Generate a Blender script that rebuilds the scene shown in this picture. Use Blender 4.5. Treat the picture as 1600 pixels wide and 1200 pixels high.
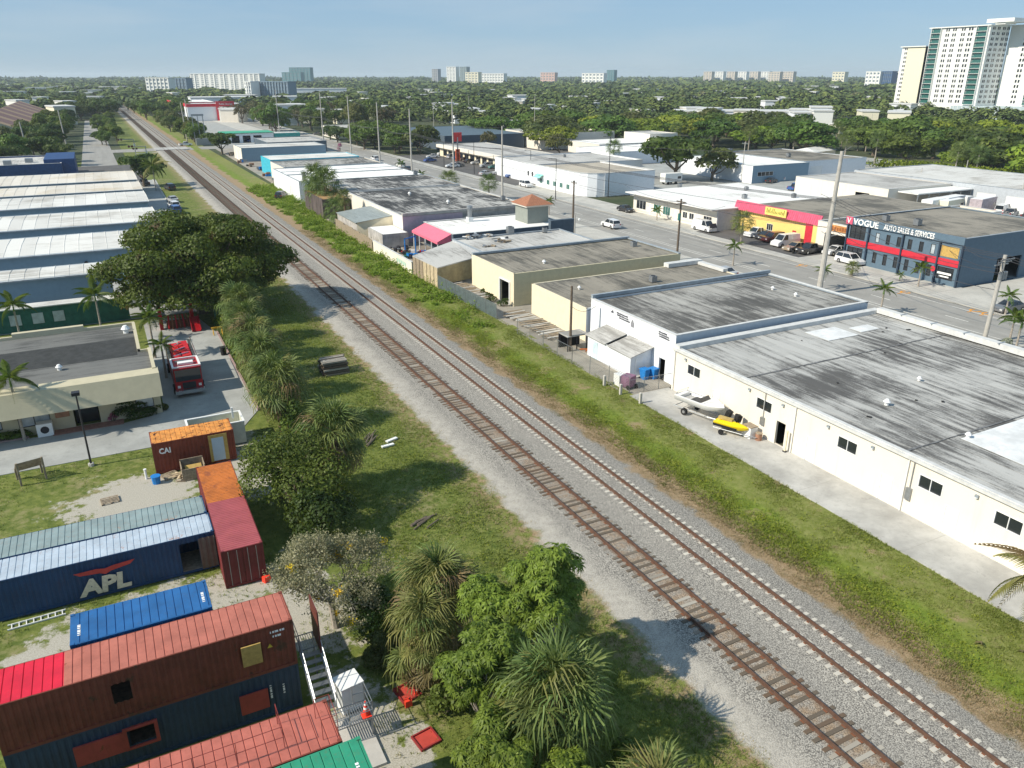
import bpy, math, random
import numpy as np
from mathutils import Vector, Matrix
R = math.radians
rnd = random.Random(7)
nr = np.random.RandomState(11)
for o in list(bpy.data.objects): bpy.data.objects.remove(o)
sc = bpy.context.scene
COL = sc.collection

# ------------------------------------------------------------------ camera
# the world axes follow the place: +Y runs along the railway, +X across it; the drone hovers 29 m up at the origin
F_PX, HOR, YAW, CAM_H = 1220.0, 118.0, R(27.16), 29.0
PITCH = math.atan((600 - HOR) / F_PX)
cam_d = bpy.data.cameras.new('camera'); cam = bpy.data.objects.new('camera', cam_d); COL.objects.link(cam)
cam.location = (0, 0, CAM_H); cam.rotation_euler = (math.pi / 2 - PITCH, 0, -YAW)
cam_d.sensor_width = 36; cam_d.lens = F_PX / 1600 * 36; cam_d.clip_end = 40000; cam_d.clip_start = 0.5
sc.camera = cam

# ------------------------------------------------------------------ sky and sun
SUN_EL, SUN_AZ = R(39), R(274)          # azimuth clockwise from +Y: the sun stands over -X, a little towards +Y
w = bpy.data.worlds.new('World'); sc.world = w; w.use_nodes = True
nt = w.node_tree; bg = nt.nodes['Background']
sky = nt.nodes.new('ShaderNodeTexSky'); sky.sky_type = 'NISHITA'; sky.sun_disc = False
sky.sun_elevation = SUN_EL; sky.sun_rotation = SUN_AZ
sky.air_density = 1.0; sky.dust_density = 0.0; sky.ozone_density = 6.0; sky.altitude = 0
tint = nt.nodes.new('ShaderNodeMix'); tint.data_type = 'RGBA'; tint.inputs[0].default_value = .70; tint.inputs[7].default_value = (2.75, 4.35, 6.1, 1)   # thin high haze evens the blue
cn = nt.nodes.new('ShaderNodeTexNoise'); cm = nt.nodes.new('ShaderNodeMapping'); ct = nt.nodes.new('ShaderNodeTexCoord'); cr = nt.nodes.new('ShaderNodeMapRange'); cl = nt.nodes.new('ShaderNodeMix'); cl.data_type = 'RGBA'
nt.links.new(ct.outputs['Generated'], cm.inputs[0]); cm.inputs['Scale'].default_value = (1.6, 1.6, 11); nt.links.new(cm.outputs[0], cn.inputs['Vector']); cn.inputs['Scale'].default_value = 2.2; cn.inputs['Detail'].default_value = 7
nt.links.new(cn.outputs['Fac'], cr.inputs['Value']); cr.inputs['From Min'].default_value = .48; cr.inputs['From Max'].default_value = .75; cr.inputs['To Max'].default_value = .32; nt.links.new(cr.outputs[0], cl.inputs[0]); cl.inputs[7].default_value = (5.6, 6.2, 6.6, 1)
nt.links.new(sky.outputs[0], tint.inputs[6]); nt.links.new(tint.outputs[2], cl.inputs[6]); nt.links.new(cl.outputs[2], bg.inputs[0]); bg.inputs[1].default_value = 0.09
sd = bpy.data.lights.new('sun', 'SUN'); sd.energy = 4.6; sd.angle = R(0.53); sd.color = (1, 0.925, 0.79)
so = bpy.data.objects.new('sun', sd); COL.objects.link(so)
sdir = Vector((math.sin(SUN_AZ) * math.cos(SUN_EL), math.cos(SUN_AZ) * math.cos(SUN_EL), math.sin(SUN_EL)))
so.rotation_euler = sdir.to_track_quat('Z', 'Y').to_euler(); so.location = (-200, 100, 200)
sc.view_settings.view_transform = 'Standard'; sc.view_settings.look = 'None'
sc.view_settings.gamma = 1; sc.view_settings.use_curve_mapping = False; sc.view_settings.exposure = 0.30
try:
    sc.cycles.volume_bounces = 1; sc.cycles.max_bounces = 6; sc.cycles.transparent_max_bounces = 12
    sc.cycles.diffuse_bounces = 3; sc.cycles.glossy_bounces = 3
    sc.cycles.volume_step_rate = 4; sc.cycles.use_denoising = True
except Exception: pass

# ------------------------------------------------------------------ surveying: where a sight line meets the level z
_cp, _sp, _cy, _sy = math.cos(PITCH), math.sin(PITCH), math.cos(YAW), math.sin(YAW)
def at(px, py, z=0.0):
    u, v = px - 800, py - 600
    t = (CAM_H - z) / (F_PX * _sp + v * _cp)
    X, Y = u * t, (F_PX * _cp - v * _sp) * t
    return (X * _cy + Y * _sy, -X * _sy + Y * _cy)
def height_at(px, py, X, Y):
    d = X * _sy + Y * _cy; v = py - 600
    return CAM_H - (F_PX * _sp + v * _cp) / (F_PX * _cp - v * _sp) * d

# ------------------------------------------------------------------ object helpers
def tag(o, label=None, cat=None, group=None, kind=None):
    if label: o['label'] = label
    if cat: o['category'] = cat
    if group: o['group'] = group
    if kind: o['kind'] = kind
    return o
def thing(name, label, cat, loc=(0, 0, 0), rz=0.0, group=None):
    o = bpy.data.objects.new(name, None); COL.objects.link(o)
    o.location = loc if len(loc) == 3 else (loc[0], loc[1], 0); o.rotation_euler = (0, 0, rz); o.empty_display_size = .3
    return tag(o, label, cat, group)
def link(name, me, parent=None, loc=(0, 0, 0), rot=(0, 0, 0), color=None):
    o = bpy.data.objects.new(name, me); COL.objects.link(o); o.parent = parent
    o.location = loc; o.rotation_euler = rot
    if color: o.color = (*color, 1)
    return o
def copy_tree(o, parent=None, loc=None, rz=None, label=None, group=None, color=None, scale=None):
    c = o.copy(); COL.objects.link(c); c.parent = parent
    if loc is not None: c.location = loc if len(loc) == 3 else (loc[0], loc[1], 0)
    if rz is not None: c.rotation_euler = (0, 0, rz)
    if scale is not None: c.scale = (scale,) * 3 if not isinstance(scale, tuple) else scale
    if label: c['label'] = label
    if group: c['group'] = group
    if color: c.color = (*color, 1)
    for ch in KIDS.get(o.name, []):
        k = copy_tree(bpy.data.objects[ch], c, color=color)
    return c
KIDS = {}
def remember(o):
    """note the children of a prototype once, so copies do not search the scene"""
    def walk(p):
        KIDS[p.name] = [c.name for c in p.children]
        for c in p.children: walk(c)
    bpy.context.view_layer.update(); walk(o); return o

class MB:
    def __init__(s): s.v = []; s.f = []; s.m = []; s.smooth = False
    def add(s, vs, fs, mi=0):
        n = len(s.v); s.v += [tuple(p) for p in vs]
        s.f += [tuple(i + n for i in f) for f in fs]; s.m += [mi] * len(fs); return s
    def box(s, x0, x1, y0, y1, z0, z1, mi=0):
        return s.add([(x0,y0,z0),(x1,y0,z0),(x1,y1,z0),(x0,y1,z0),(x0,y0,z1),(x1,y0,z1),(x1,y1,z1),(x0,y1,z1)],
              [(0,3,2,1),(4,5,6,7),(0,1,5,4),(1,2,6,5),(2,3,7,6),(3,0,4,7)], mi)
    def cbox(s, c, size, rot=None, mi=0):
        h = Vector(size) / 2; Mx = rot or Matrix.Identity(3); c = Vector(c); vs = []
        for k in ((-1,-1,-1),(1,-1,-1),(1,1,-1),(-1,1,-1),(-1,-1,1),(1,-1,1),(1,1,1),(-1,1,1)):
            vs.append(c + Mx @ Vector((k[0]*h.x, k[1]*h.y, k[2]*h.z)))
        return s.add(vs, [(0,3,2,1),(4,5,6,7),(0,1,5,4),(1,2,6,5),(2,3,7,6),(3,0,4,7)], mi)
    def quad(s, a, b, c, d, mi=0): return s.add([a, b, c, d], [(0,1,2,3)], mi)
    def prism(s, poly, z0, z1, mi=0, top=True, bottom=True):
        n = len(poly); vs = [(x, y, z0) for x, y in poly] + [(x, y, z1) for x, y in poly]
        fs = [(i, (i+1) % n, n + (i+1) % n, n + i) for i in range(n)]
        if top: fs.append(tuple(range(n, 2*n)))
        if bottom: fs.append(tuple(range(n-1, -1, -1)))
        return s.add(vs, fs, mi)
    def cyl(s, p0, p1, r0, r1=None, n=8, caps=True, mi=0):
        r1 = r0 if r1 is None else r1
        p0, p1 = Vector(p0), Vector(p1); d = (p1 - p0)
        if d.length < 1e-6: return s
        d.normalize(); a = d.orthogonal().normalized(); b = d.cross(a); vs = []
        for p, r in ((p0, r0), (p1, r1)):
            for i in range(n):
                t = 2 * math.pi * i / n; vs.append(p + a * (math.cos(t) * r) + b * (math.sin(t) * r))
        fs = [(i, (i+1) % n, n + (i+1) % n, n + i) for i in range(n)]
        if caps: fs += [tuple(range(n-1, -1, -1)), tuple(range(n, 2*n))]
        return s.add(vs, fs, mi)
    def tube(s, pts, r, n=5, mi=0):
        for i in range(len(pts) - 1): s.cyl(pts[i], pts[i+1], r if not isinstance(r, (list, tuple)) else r[i], r if not isinstance(r, (list, tuple)) else r[i+1], n, False, mi)
        return s
    def build(s, name, mats, parent=None, local=False, smooth=False, color=None):
        me = bpy.data.meshes.new(name); v = s.v
        if parent is not None and not local:
            off = Vector((0, 0, 0)); p = parent
            while p is not None: off += p.location; p = p.parent
            v = [(a - off.x, b - off.y, c - off.z) for a, b, c in v]
        me.from_pydata(v, [], s.f)
        for m in (mats if isinstance(mats, (list, tuple)) else [mats]): me.materials.append(m)
        if any(s.m): me.polygons.foreach_set('material_index', s.m)
        if smooth or s.smooth: me.polygons.foreach_set('use_smooth', [True] * len(s.f))
        me.update()
        o = bpy.data.objects.new(name, me); COL.objects.link(o); o.parent = parent
        if color: o.color = (*color, 1)
        return o
def np_mesh(name, V, nper, mats, parent=None, mi=None, kind=None):
    """mesh of separate n-gons: V is (k*nper, 3)"""
    me = bpy.data.meshes.new(name); k = len(V) // nper
    me.vertices.add(len(V)); me.vertices.foreach_set('co', np.asarray(V, dtype=np.float32).ravel())
    me.loops.add(len(V)); me.loops.foreach_set('vertex_index', np.arange(len(V), dtype=np.int32))
    me.polygons.add(k); me.polygons.foreach_set('loop_start', np.arange(0, len(V), nper, dtype=np.int32))
    try: me.polygons.foreach_set('loop_total', np.full(k, nper, dtype=np.int32))
    except Exception: pass
    for m in (mats if isinstance(mats, (list, tuple)) else [mats]): me.materials.append(m)
    if mi is not None: me.polygons.foreach_set('material_index', np.asarray(mi, dtype=np.int32))
    me.update(calc_edges=True); me.validate()
    return me

# ------------------------------------------------------------------ materials
class G:
    """small node graph helper"""
    def __init__(s, name):
        s.mat = bpy.data.materials.new(name); s.mat.use_nodes = True; s.t = s.mat.node_tree
        s.b = s.t.nodes['Principled BSDF']; s.out = s.t.nodes['Material Output']
        s.b.inputs['Specular IOR Level'].default_value = 0.3
        s._pos = None; s._obj = None
    def n(s, typ, **kw):
        nd = s.t.nodes.new('ShaderNode' + typ)
        for k, v in kw.items():
            if k in nd.inputs.keys(): s.set(nd.inputs[k], v)
            else: setattr(nd, k, v)
        return nd
    def set(s, sock, v):
        if isinstance(v, bpy.types.NodeSocket): s.t.links.new(v, sock)
        elif isinstance(v, bpy.types.Node): s.t.links.new(v.outputs[0], sock)
        elif isinstance(v, (tuple, list)) and len(v) == 3 and sock.type == 'RGBA': sock.default_value = (*v, 1)
        else: sock.default_value = v
    def pos(s):
        if s._pos is None: s._pos = s.n('NewGeometry').outputs['Position']
        return s._pos
    def obj(s):
        if s._obj is None: s._obj = s.n('TexCoord').outputs['Object']
        return s._obj
    def noise(s, scale, detail=5, rough=.6, stretch=None, vec=None, seed=0):
        v = vec or s.obj()
        if stretch or seed:
            mp = s.n('Mapping'); s.t.links.new(v, mp.inputs[0]); mp.inputs['Scale'].default_value = stretch or (1,1,1)
            mp.inputs['Location'].default_value = (seed * 3.7, seed * 1.3, seed * 2.1); v = mp.outputs[0]
        nd = s.n('TexNoise'); s.t.links.new(v, nd.inputs['Vector'])
        nd.inputs['Scale'].default_value = scale; nd.inputs['Detail'].default_value = detail; nd.inputs['Roughness'].default_value = rough
        return nd.outputs['Fac']
    def ramp(s, fac, lo, hi):
        nd = s.n('MapRange'); s.set(nd.inputs['Value'], fac); nd.inputs['From Min'].default_value = lo; nd.inputs['From Max'].default_value = hi
        nd.interpolation_type = 'SMOOTHSTEP'; return nd.outputs[0]
    def mix(s, fac, a, b, mode='MIX'):
        nd = s.n('Mix', data_type='RGBA', blend_type=mode); s.set(nd.inputs[0], fac); s.set(nd.inputs[6], a); s.set(nd.inputs[7], b); return nd.outputs[2]
    def math(s, op, a, b=0.0, clamp=False):
        nd = s.n('Math', operation=op, use_clamp=clamp); s.set(nd.inputs[0], a); s.set(nd.inputs[1], b); return nd.outputs[0]
    def bump(s, h, strength=.3, dist=.02):
        nd = s.n('Bump'); s.set(nd.inputs['Height'], h); nd.inputs['Strength'].default_value = strength; nd.inputs['Distance'].default_value = dist
        s.t.links.new(nd.outputs[0], s.b.inputs['Normal']); return s
    def done(s, col, rough=.8, metal=0.0, spec=None):
        s.set(s.b.inputs['Base Color'], col); s.set(s.b.inputs['Roughness'], rough); s.b.inputs['Metallic'].default_value = metal
        if spec is not None: s.b.inputs['Specular IOR Level'].default_value = spec
        return s.mat
def hexc(h):
    h = h.lstrip('#'); c = [int(h[i:i+2], 16) / 255 for i in (0, 2, 4)]
    return tuple((x / 12.92 if x <= .04045 else ((x + .055) / 1.055) ** 2.4) for x in c)
def sh(c, k): return tuple(min(.95, x * k) for x in c)
def simple(name, col, rough=.7, metal=0.0, var=.18, scale=1.5, bump=0, bscale=40, spec=None, stretch=None, rustc=None, rust=.62):
    g = G(name); f = g.noise(scale, 6, .65, stretch)
    c = g.mix(g.ramp(f, .3, .7), sh(col, 1 - var), sh(col, 1 + var))
    if rustc:
        c = g.mix(g.math('MULTIPLY', g.ramp(g.noise(7, 5, .7, (1, 1, .12), seed=6), .5, .75), .35), c, sh(rustc, .8))
        c = g.mix(g.math('MULTIPLY', g.ramp(g.noise(.5, 4, .6, seed=12), .4, .7), .28), c, sh(col, 1.5)); c = g.mix(g.ramp(g.noise(scale * .9, 8, .7, seed=3), rust, rust + .07), c, rustc); c = g.mix(g.ramp(g.noise(scale * 5, 6, .7, seed=7), rust + .06, rust + .1), c, sh(rustc, .6))
    if bump: g.bump(g.noise(bscale, 3, .6), bump, .02)
    return g.done(c, rough, metal, spec)
def painted(name, spec=.5, rough=.3):
    """colour of the object itself: cars and the like"""
    g = G(name); oi = g.n('ObjectInfo'); f = g.noise(3, 4)
    c = g.mix(g.ramp(f, .3, .8), oi.outputs['Color'], g.mix(.12, oi.outputs['Color'], (.35, .33, .3)))
    g.b.inputs['Coat Weight'].default_value = .5; g.b.inputs['Coat Roughness'].default_value = .08
    return g.done(c, rough, 0, spec)
def roofing(name, light, dark, amt=.5, axis='Y', seam=1.0, spots=True, streak=.10):
    """weathered flat roof: rolls of membrane, mildew in streaks"""
    g = G(name); st = (1, streak, 1) if axis == 'Y' else (streak, 1, 1)
    oi = g.n('ObjectInfo').outputs['Random']
    big = g.noise(.10, 5, .62, vec=g.pos(), seed=2)
    streaks = g.noise(1.7, 9, .78, st, vec=g.pos(), seed=5)
    fine = g.noise(9, 5, .7, vec=g.pos())
    a = g.math('ADD', g.math('MULTIPLY', big, .72), g.math('MULTIPLY', streaks, .85))
    a = g.math('ADD', a, g.math('MULTIPLY', fine, .22))
    m = g.ramp(a, .84 + (0.5 - amt) * .34, 1.05 + (0.5 - amt) * .34)
    c = g.mix(m, light, dark)
    tone = g.math('MULTIPLY', g.math('SUBTRACT', oi, .5), .16)
    c = g.mix(g.math('ADD', .5, tone), sh(c if isinstance(c, tuple) else light, 1) if False else c, c)
    hsv = g.n('HueSaturation'); g.set(hsv.inputs['Value'], g.math('ADD', 1.0, tone)); g.set(hsv.inputs['Color'], c); c = hsv.outputs[0]
    if spots: c = g.mix(g.ramp(g.noise(.9, 7, .75, vec=g.pos(), seed=9), .66, .72), c, sh(dark, .55))
    g.bump(fine, .25, .02)
    return g.done(c, .85)

def foliage(name, dark, light, trans=.25, hue=.05, val=.35, patch=.35, patchc=None):
    g = G(name)
    isl = g.n('NewGeometry').outputs['Random Per Island']; oi = g.n('ObjectInfo').outputs['Random']
    nz = g.noise(patch, 3, .6)
    f = g.math('ADD', g.math('MULTIPLY', isl, .55), g.math('MULTIPLY', g.ramp(nz, .3, .7), .45))
    c = g.mix(f, dark, light)
    if patchc: c = g.mix(g.ramp(g.noise(patch * 2.2, 3, .6, seed=4), .58, .68), c, patchc)
    hs = g.n('HueSaturation'); g.set(hs.inputs['Color'], c)
    g.set(hs.inputs['Hue'], g.math('ADD', .5 - hue / 2, g.math('MULTIPLY', oi, hue)))
    g.set(hs.inputs['Value'], g.math('ADD', 1 - val / 2, g.math('MULTIPLY', g.math('FRACT', g.math('MULTIPLY', oi, 7.31)), val)))
    c = hs.outputs[0]
    g.set(g.b.inputs['Base Color'], c); g.b.inputs['Roughness'].default_value = .55; g.b.inputs['Specular IOR Level'].default_value = .25
    tr = g.n('BsdfTranslucent'); g.set(tr.inputs['Color'], g.mix(.35, c, (.30, .42, .03)))
    mx = g.n('MixShader'); mx.inputs[0].default_value = trans
    g.t.links.new(g.b.outputs[0], mx.inputs[1]); g.t.links.new(tr.outputs[0], mx.inputs[2]); g.t.links.new(mx.outputs[0], g.out.inputs[0])
    return g.mat

MT = {}
g = G('white_wall'); dr = g.noise(1.1, 7, .72, (1, 1, .10), vec=g.pos(), seed=3); bl_ = g.noise(.35, 4, .6, vec=g.pos(), seed=4)
c = g.mix(g.math('MULTIPLY', g.ramp(dr, .50, .78), .42), (.78, .72, .62), (.52, .46, .38)); c = g.mix(g.math('MULTIPLY', g.ramp(bl_, .45, .7), .15), c, (.62, .55, .44)); g.bump(g.noise(30, 3), .08, .02); MT['white_wall'] = g.done(c, .8)
MT['cream_wall'] = simple('cream_wall', (.78, .69, .50), .8, var=.05, bump=.08)
MT['cool_white'] = simple('cool_white_wall', (.76, .78, .80), .8, var=.04, bump=.06)
MT['tan_wall'] = simple('tan_wall', (.62, .55, .36), .85, var=.06, bump=.1)
MT['beige_wall'] = simple('beige_wall', (.52, .47, .33), .85, var=.05, bump=.12)
MT['grey_wall'] = simple('grey_wall', (.44, .47, .50), .85, var=.08, bump=.1)
MT['block_wall'] = simple('block_wall', (.42, .40, .37), .9, var=.25, scale=.8, bump=.2)
MT['dark_wall'] = simple('slate_wall', (.085, .115, .145), .8, var=.1)
MT['vogue_wall'] = simple('blue_grey_wall', (.105, .16, .21), .75, var=.06)
MT['pink_wall'] = simple('lilac_wall', (.50, .40, .46), .85, var=.08)
MT['blue_metal'] = simple('blue_metal_wall', (.21, .31, .39), .5, .0, var=.05)
MT['turq'] = simple('turquoise_wall', (.05, .42, .55), .7)
MT['yellow_wall'] = simple('yellow_wall', (.85, .60, .20), .7, var=.05)
MT['red_wall'] = simple('red_wall', (.55, .03, .05), .6, var=.08)
MT['pink_metal'] = simple('pink_metal', (.62, .10, .17), .5, var=.12)
MT['coral'] = simple('pink_awning', (.78, .17, .24), .55, var=.05)
MT['green_wall'] = simple('green_wall', (.03, .13, .10), .7)
MT['navy_wall'] = simple('navy_wall', (.02, .06, .17), .6)
MT['brick_wall'] = simple('brick_wall', (.36, .19, .12), .85)
MT['glass'] = G('glass').done((.02, .025, .03), .06, 0, .8)
MT['glass_green'] = G('green_glass').done((.03, .13, .11), .1, 0, .8)
MT['glass_pale'] = simple('blinds_behind_glass', (.42, .47, .50), .2, spec=.6)
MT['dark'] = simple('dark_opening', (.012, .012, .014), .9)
MT['white_frame'] = simple('white_metal', (.8, .8, .78), .45, var=.03)
MT['dark_frame'] = simple('dark_metal', (.03, .03, .035), .5)
MT['steel'] = simple('galvanised_steel', (.32, .335, .345), .4, .6, var=.15, scale=4)
MT['concrete_pole'] = simple('concrete_pole', (.42, .40, .36), .9, var=.12)
MT['wood_pole'] = simple('timber_pole', (.13, .10, .075), .9, var=.25, scale=5)
MT['wire'] = G('wire').done((.06, .06, .065), .6)
MT['coping'] = simple('roof_coping', (.30, .34, .37), .6, var=.15)
MT['white_coping'] = simple('white_coping', (.60, .60, .58), .6, var=.1)
MT['roof_A'] = roofing('grey_membrane', (.44, .435, .41), (.10, .097, .092), .60)
MT['roof_B'] = roofing('worn_grey_membrane', (.37, .36, .33), (.095, .092, .085), .62)
MT['roof_brown'] = roofing('brown_grey_roofing', (.27, .245, .20), (.10, .095, .08), .6)
MT['roof_mottle'] = roofing('mottled_roofing', (.46, .45, .42), (.045, .045, .045), .72)
MT['roof_dark'] = roofing('dark_gravel_roof', (.155, .155, .145), (.07, .07, .066), .6, 'X')
MT['roof_white'] = roofing('white_roof_coating', (.82, .81, .77), (.45, .43, .39), .22)
MT['roof_metalw'] = roofing('pale_metal_roof', (.66, .65, .61), (.40, .38, .34), .45, 'X')
MT['roof_buff'] = roofing('buff_gravel_roof', (.46, .41, .33), (.30, .27, .22), .5)
MT['roof_grey'] = roofing('light_grey_roof', (.50, .49, .46), (.26, .25, .23), .45)
MT['roof_greymetal'] = simple('grey_metal_roof', (.27, .30, .29), .5, var=.12, stretch=(1, .2, 1))
MT['patch'] = simple('white_roof_patch', (.68, .69, .68), .7, var=.14, scale=.8)
MT['tar'] = simple('tar', (.02, .02, .02), .7)
MT['terracotta'] = simple('terracotta_tile', (.34, .15, .085), .8, var=.25, scale=6)
MT['rust'] = simple('rusty_steel', (.20, .085, .045), .85, var=.3, scale=6)
MT['rail'] = simple('rusty_rail', (.135, .078, .055), .6, .25, var=.2, scale=3)
MT['rubber'] = G('rubber').done((.018, .018, .018), .85)
MT['plywood'] = simple('plywood', (.50, .33, .10), .8, var=.15, scale=4)
MT['bleached_ply'] = simple('sun_bleached_plywood', (.50, .41, .27), .85, var=.2, scale=2)
MT['timber'] = simple('old_timber', (.30, .24, .17), .9, var=.3, scale=5)
MT['bark'] = simple('bark', (.15, .12, .09), .95, var=.3, scale=8, bump=.4, bscale=20)
MT['palebark'] = simple('pale_bark', (.34, .30, .25), .95, var=.25, scale=8)
MT['thatch'] = simple('palm_boot_fibre', (.17, .12, .07), .95, var=.35, scale=12)
MT['blue_plastic'] = simple('blue_plastic', (.02, .20, .55), .5)
MT['orange_plastic'] = simple('orange_plastic', (.85, .06, .03), .5, var=.05)
MT['text_white'] = G('white_lettering').done((.82, .82, .80), .6)
MT['chrome'] = G('chrome').done((.6, .6, .6), .2, .9)
MT['paint'] = painted('car_paint')
MT['lampglass'] = G('lamp_lens').done((.75, .75, .72), .15, 0, .8)
MT['taillens'] = G('red_lens').done((.35, .01, .01), .2, 0, .6)
MT['cement'] = simple('cement', (.50, .48, .44), .9, var=.12, scale=.8)
MT['tintbox'] = painted('box_paint', .3, .6)
# ================================================================== THE GROUND
def grass_col(g, seed=0, dry=.45):
    n1 = g.noise(.16, 5, .6, vec=g.pos(), seed=seed + 1); n2 = g.noise(1.6, 6, .7, vec=g.pos(), seed=seed + 2); n3 = g.noise(14, 3, .7, vec=g.pos())
    green = g.mix(g.ramp(n2, .32, .68), (.090, .125, .020), (.195, .220, .048))
    tan = g.mix(g.ramp(n3, .3, .7), (.21, .18, .085), (.36, .31, .17))
    f = g.ramp(g.math('ADD', g.math('MULTIPLY', n1, .7), g.math('MULTIPLY', n2, .5)), .60 + (.5 - dry) * .3, .78 + (.5 - dry) * .3)
    c = g.mix(f, green, tan)
    return g.mix(g.math('MULTIPLY', g.ramp(n3, .35, .75), .35), c, sh((.03, .05, .01), 1)), n2, n3
def gravel_col(g):
    vo = g.n('TexVoronoi'); g.t.links.new(g.pos(), vo.inputs['Vector']); vo.inputs['Scale'].default_value = 16
    hs = g.n('SeparateColor'); g.t.links.new(vo.outputs['Color'], hs.inputs[0])
    c = g.mix(hs.outputs[0], (.235, .218, .19), (.53, .495, .43))
    c = g.mix(g.ramp(vo.outputs['Distance'], .42, .75), c, (.12, .112, .10))
    big = g.ramp(g.noise(.35, 5, .6, vec=g.pos(), seed=8), .3, .7)
    return g.mix(g.math('MULTIPLY', big, .35), c, (.25, .235, .21)), vo.outputs['Distance']

# far ground to the horizon: woodland floor, lawns and lots
g = G('far_ground'); nb = g.noise(.012, 6, .65, vec=g.pos()); nf = g.noise(.15, 5, .6, vec=g.pos())
c = g.mix(g.ramp(nb, .35, .65), (.030, .052, .018), (.075, .085, .038)); c = g.mix(g.math('MULTIPLY', g.ramp(nf, .45, .7), .5), c, (.13, .12, .08))
MT['far_ground'] = g.done(c, .95)
m = MB(); m.quad((-14000, -400, -.10), (16000, -400, -.10), (16000, 24000, -.10), (-14000, 24000, -.10))
tag(m.build('ground', MT['far_ground']), kind='structure')

# railway corridor: verges, shoulders and the two ballast beds in one shaped sheet
g = G('corridor_ground'); gc, n2, n3 = grass_col(g, 0, .42); rv, vd = gravel_col(g)
sx = g.n('SeparateXYZ'); g.t.links.new(g.pos(), sx.inputs[0]); X = sx.outputs[0]
wob = g.math('MULTIPLY', g.math('SUBTRACT', g.noise(.45, 6, .62, vec=g.pos(), seed=3), .5), 3.2)
wob2 = g.math('MULTIPLY', g.math('SUBTRACT', g.noise(.22, 4, .6, vec=g.pos(), seed=13), .5), 5.0)
xw = g.math('ADD', X, wob); xw2 = g.math('ADD', X, wob2)
tan = 0; lush = g.mix(g.ramp(n2, .3, .7), (.095, .145, .014), (.205, .265, .034))
mown = g.mix(g.ramp(n2, .35, .75), (.155, .185, .034), (.250, .250, .085))
tan = g.mix(g.ramp(n3, .3, .7), (.23, .155, .085), (.40, .30, .18))
sand = g.mix(g.ramp(n3, .3, .8), (.36, .33, .28), (.56, .53, .47))
right = g.mix(g.ramp(xw2, 35.3, 36.8), tan, lush); right = g.mix(g.ramp(xw2, 37.6, 39.2), right, mown)
right = g.mix(g.math('MULTIPLY', g.ramp(g.noise(.3, 5, .65, vec=g.pos(), seed=21), .56, .68), .8), right, tan)
col = g.mix(g.ramp(xw, 33.2, 33.8), rv, right)
left = g.mix(g.ramp(xw, 19.2, 22.2), gc, g.mix(g.ramp(n2, .4, .6), tan, gc))
lsh = g.mix(g.ramp(xw, 22.9, 24.6), g.mix(g.ramp(n2, .35, .65), sand, g.mix(.5, sand, rv)), rv)
left = g.mix(g.ramp(xw, 21.9, 22.6), left, lsh)
col = g.mix(g.ramp(X, 24.0, 24.6), left, col)
fx = g.math('SUBTRACT', 1.0, g.ramp(g.math('ABSOLUTE', g.math('SUBTRACT', X, 26.38)), .62, .78))
brown = g.mix(g.ramp(n3, .3, .7), (.20, .145, .09), (.34, .27, .19))
col = g.mix(g.math('MULTIPLY', fx, g.ramp(n2, .25, .75)), col, g.mix(.6, brown, g.mix(1, rv, (1, .72, .5), 'MULTIPLY')))
for xc_ in (26.38, 30.70):
    nr1 = g.math('ABSOLUTE', g.math('SUBTRACT', g.math('ABSOLUTE', g.math('SUBTRACT', X, xc_)), .755)); col = g.mix(g.math('MULTIPLY', g.math('SUBTRACT', 1.0, g.ramp(nr1, .08, .34)), g.ramp(n2, .2, .8)), col, g.mix(.7, col, (.20, .13, .085)))
sp_ = g.ramp(g.noise(.5, 6, .7, (1, .12, 1), vec=g.pos(), seed=31), .56, .7); ct_ = g.math('SUBTRACT', 1.0, g.ramp(g.math('ABSOLUTE', g.math('SUBTRACT', X, 30.7)), .25, .6)); col = g.mix(g.math('MULTIPLY', g.math('MULTIPLY', sp_, ct_), .55), col, (.10, .09, .08))
g.bump(g.math('ADD', g.math('MULTIPLY', vd, -.8), n3), .55, .045)
MT['corridor'] = g.done(col, .95)
xs = [9.8, 11, 14, 18, 20, 21.4, 22.4, 23.4, 24.4, 25.0, 25.4, 25.62, 27.14, 27.4, 28.3, 29.0, 29.3, 29.95, 31.45, 32.1, 32.7, 33.5, 34.4, 35.5, 37, 39, 41, 42.7]
zs = [0, 0, 0, 0, 0, .02, .05, .12, .18, .20, .21, .22, .22, .21, .2, .22, .255, .255, .255, .255, .2, .08, .03, .03, .05, .06, .04, .02]
ys = [-12 + i * 2.0 for i in range(90)] + [170 + i * 12 for i in range(75)]
m = MB(); n = len(xs)
for j, y in enumerate(ys):
    for i, x in enumerate(xs):
        jit = (rnd.random() - .5) * (.10 if (x < 21 or x > 34.5) else .02) if y < 150 else 0
        m.v.append((x, y, zs[i] + jit + .01))
for j in range(len(ys) - 1):
    for i in range(n - 1): m.f.append((j*n+i, j*n+i+1, (j+1)*n+i+1, (j+1)*n+i)); m.m.append(0)
tag(m.build('railway_verge_and_ballast', MT['corridor'], smooth=True), kind='structure')

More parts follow.
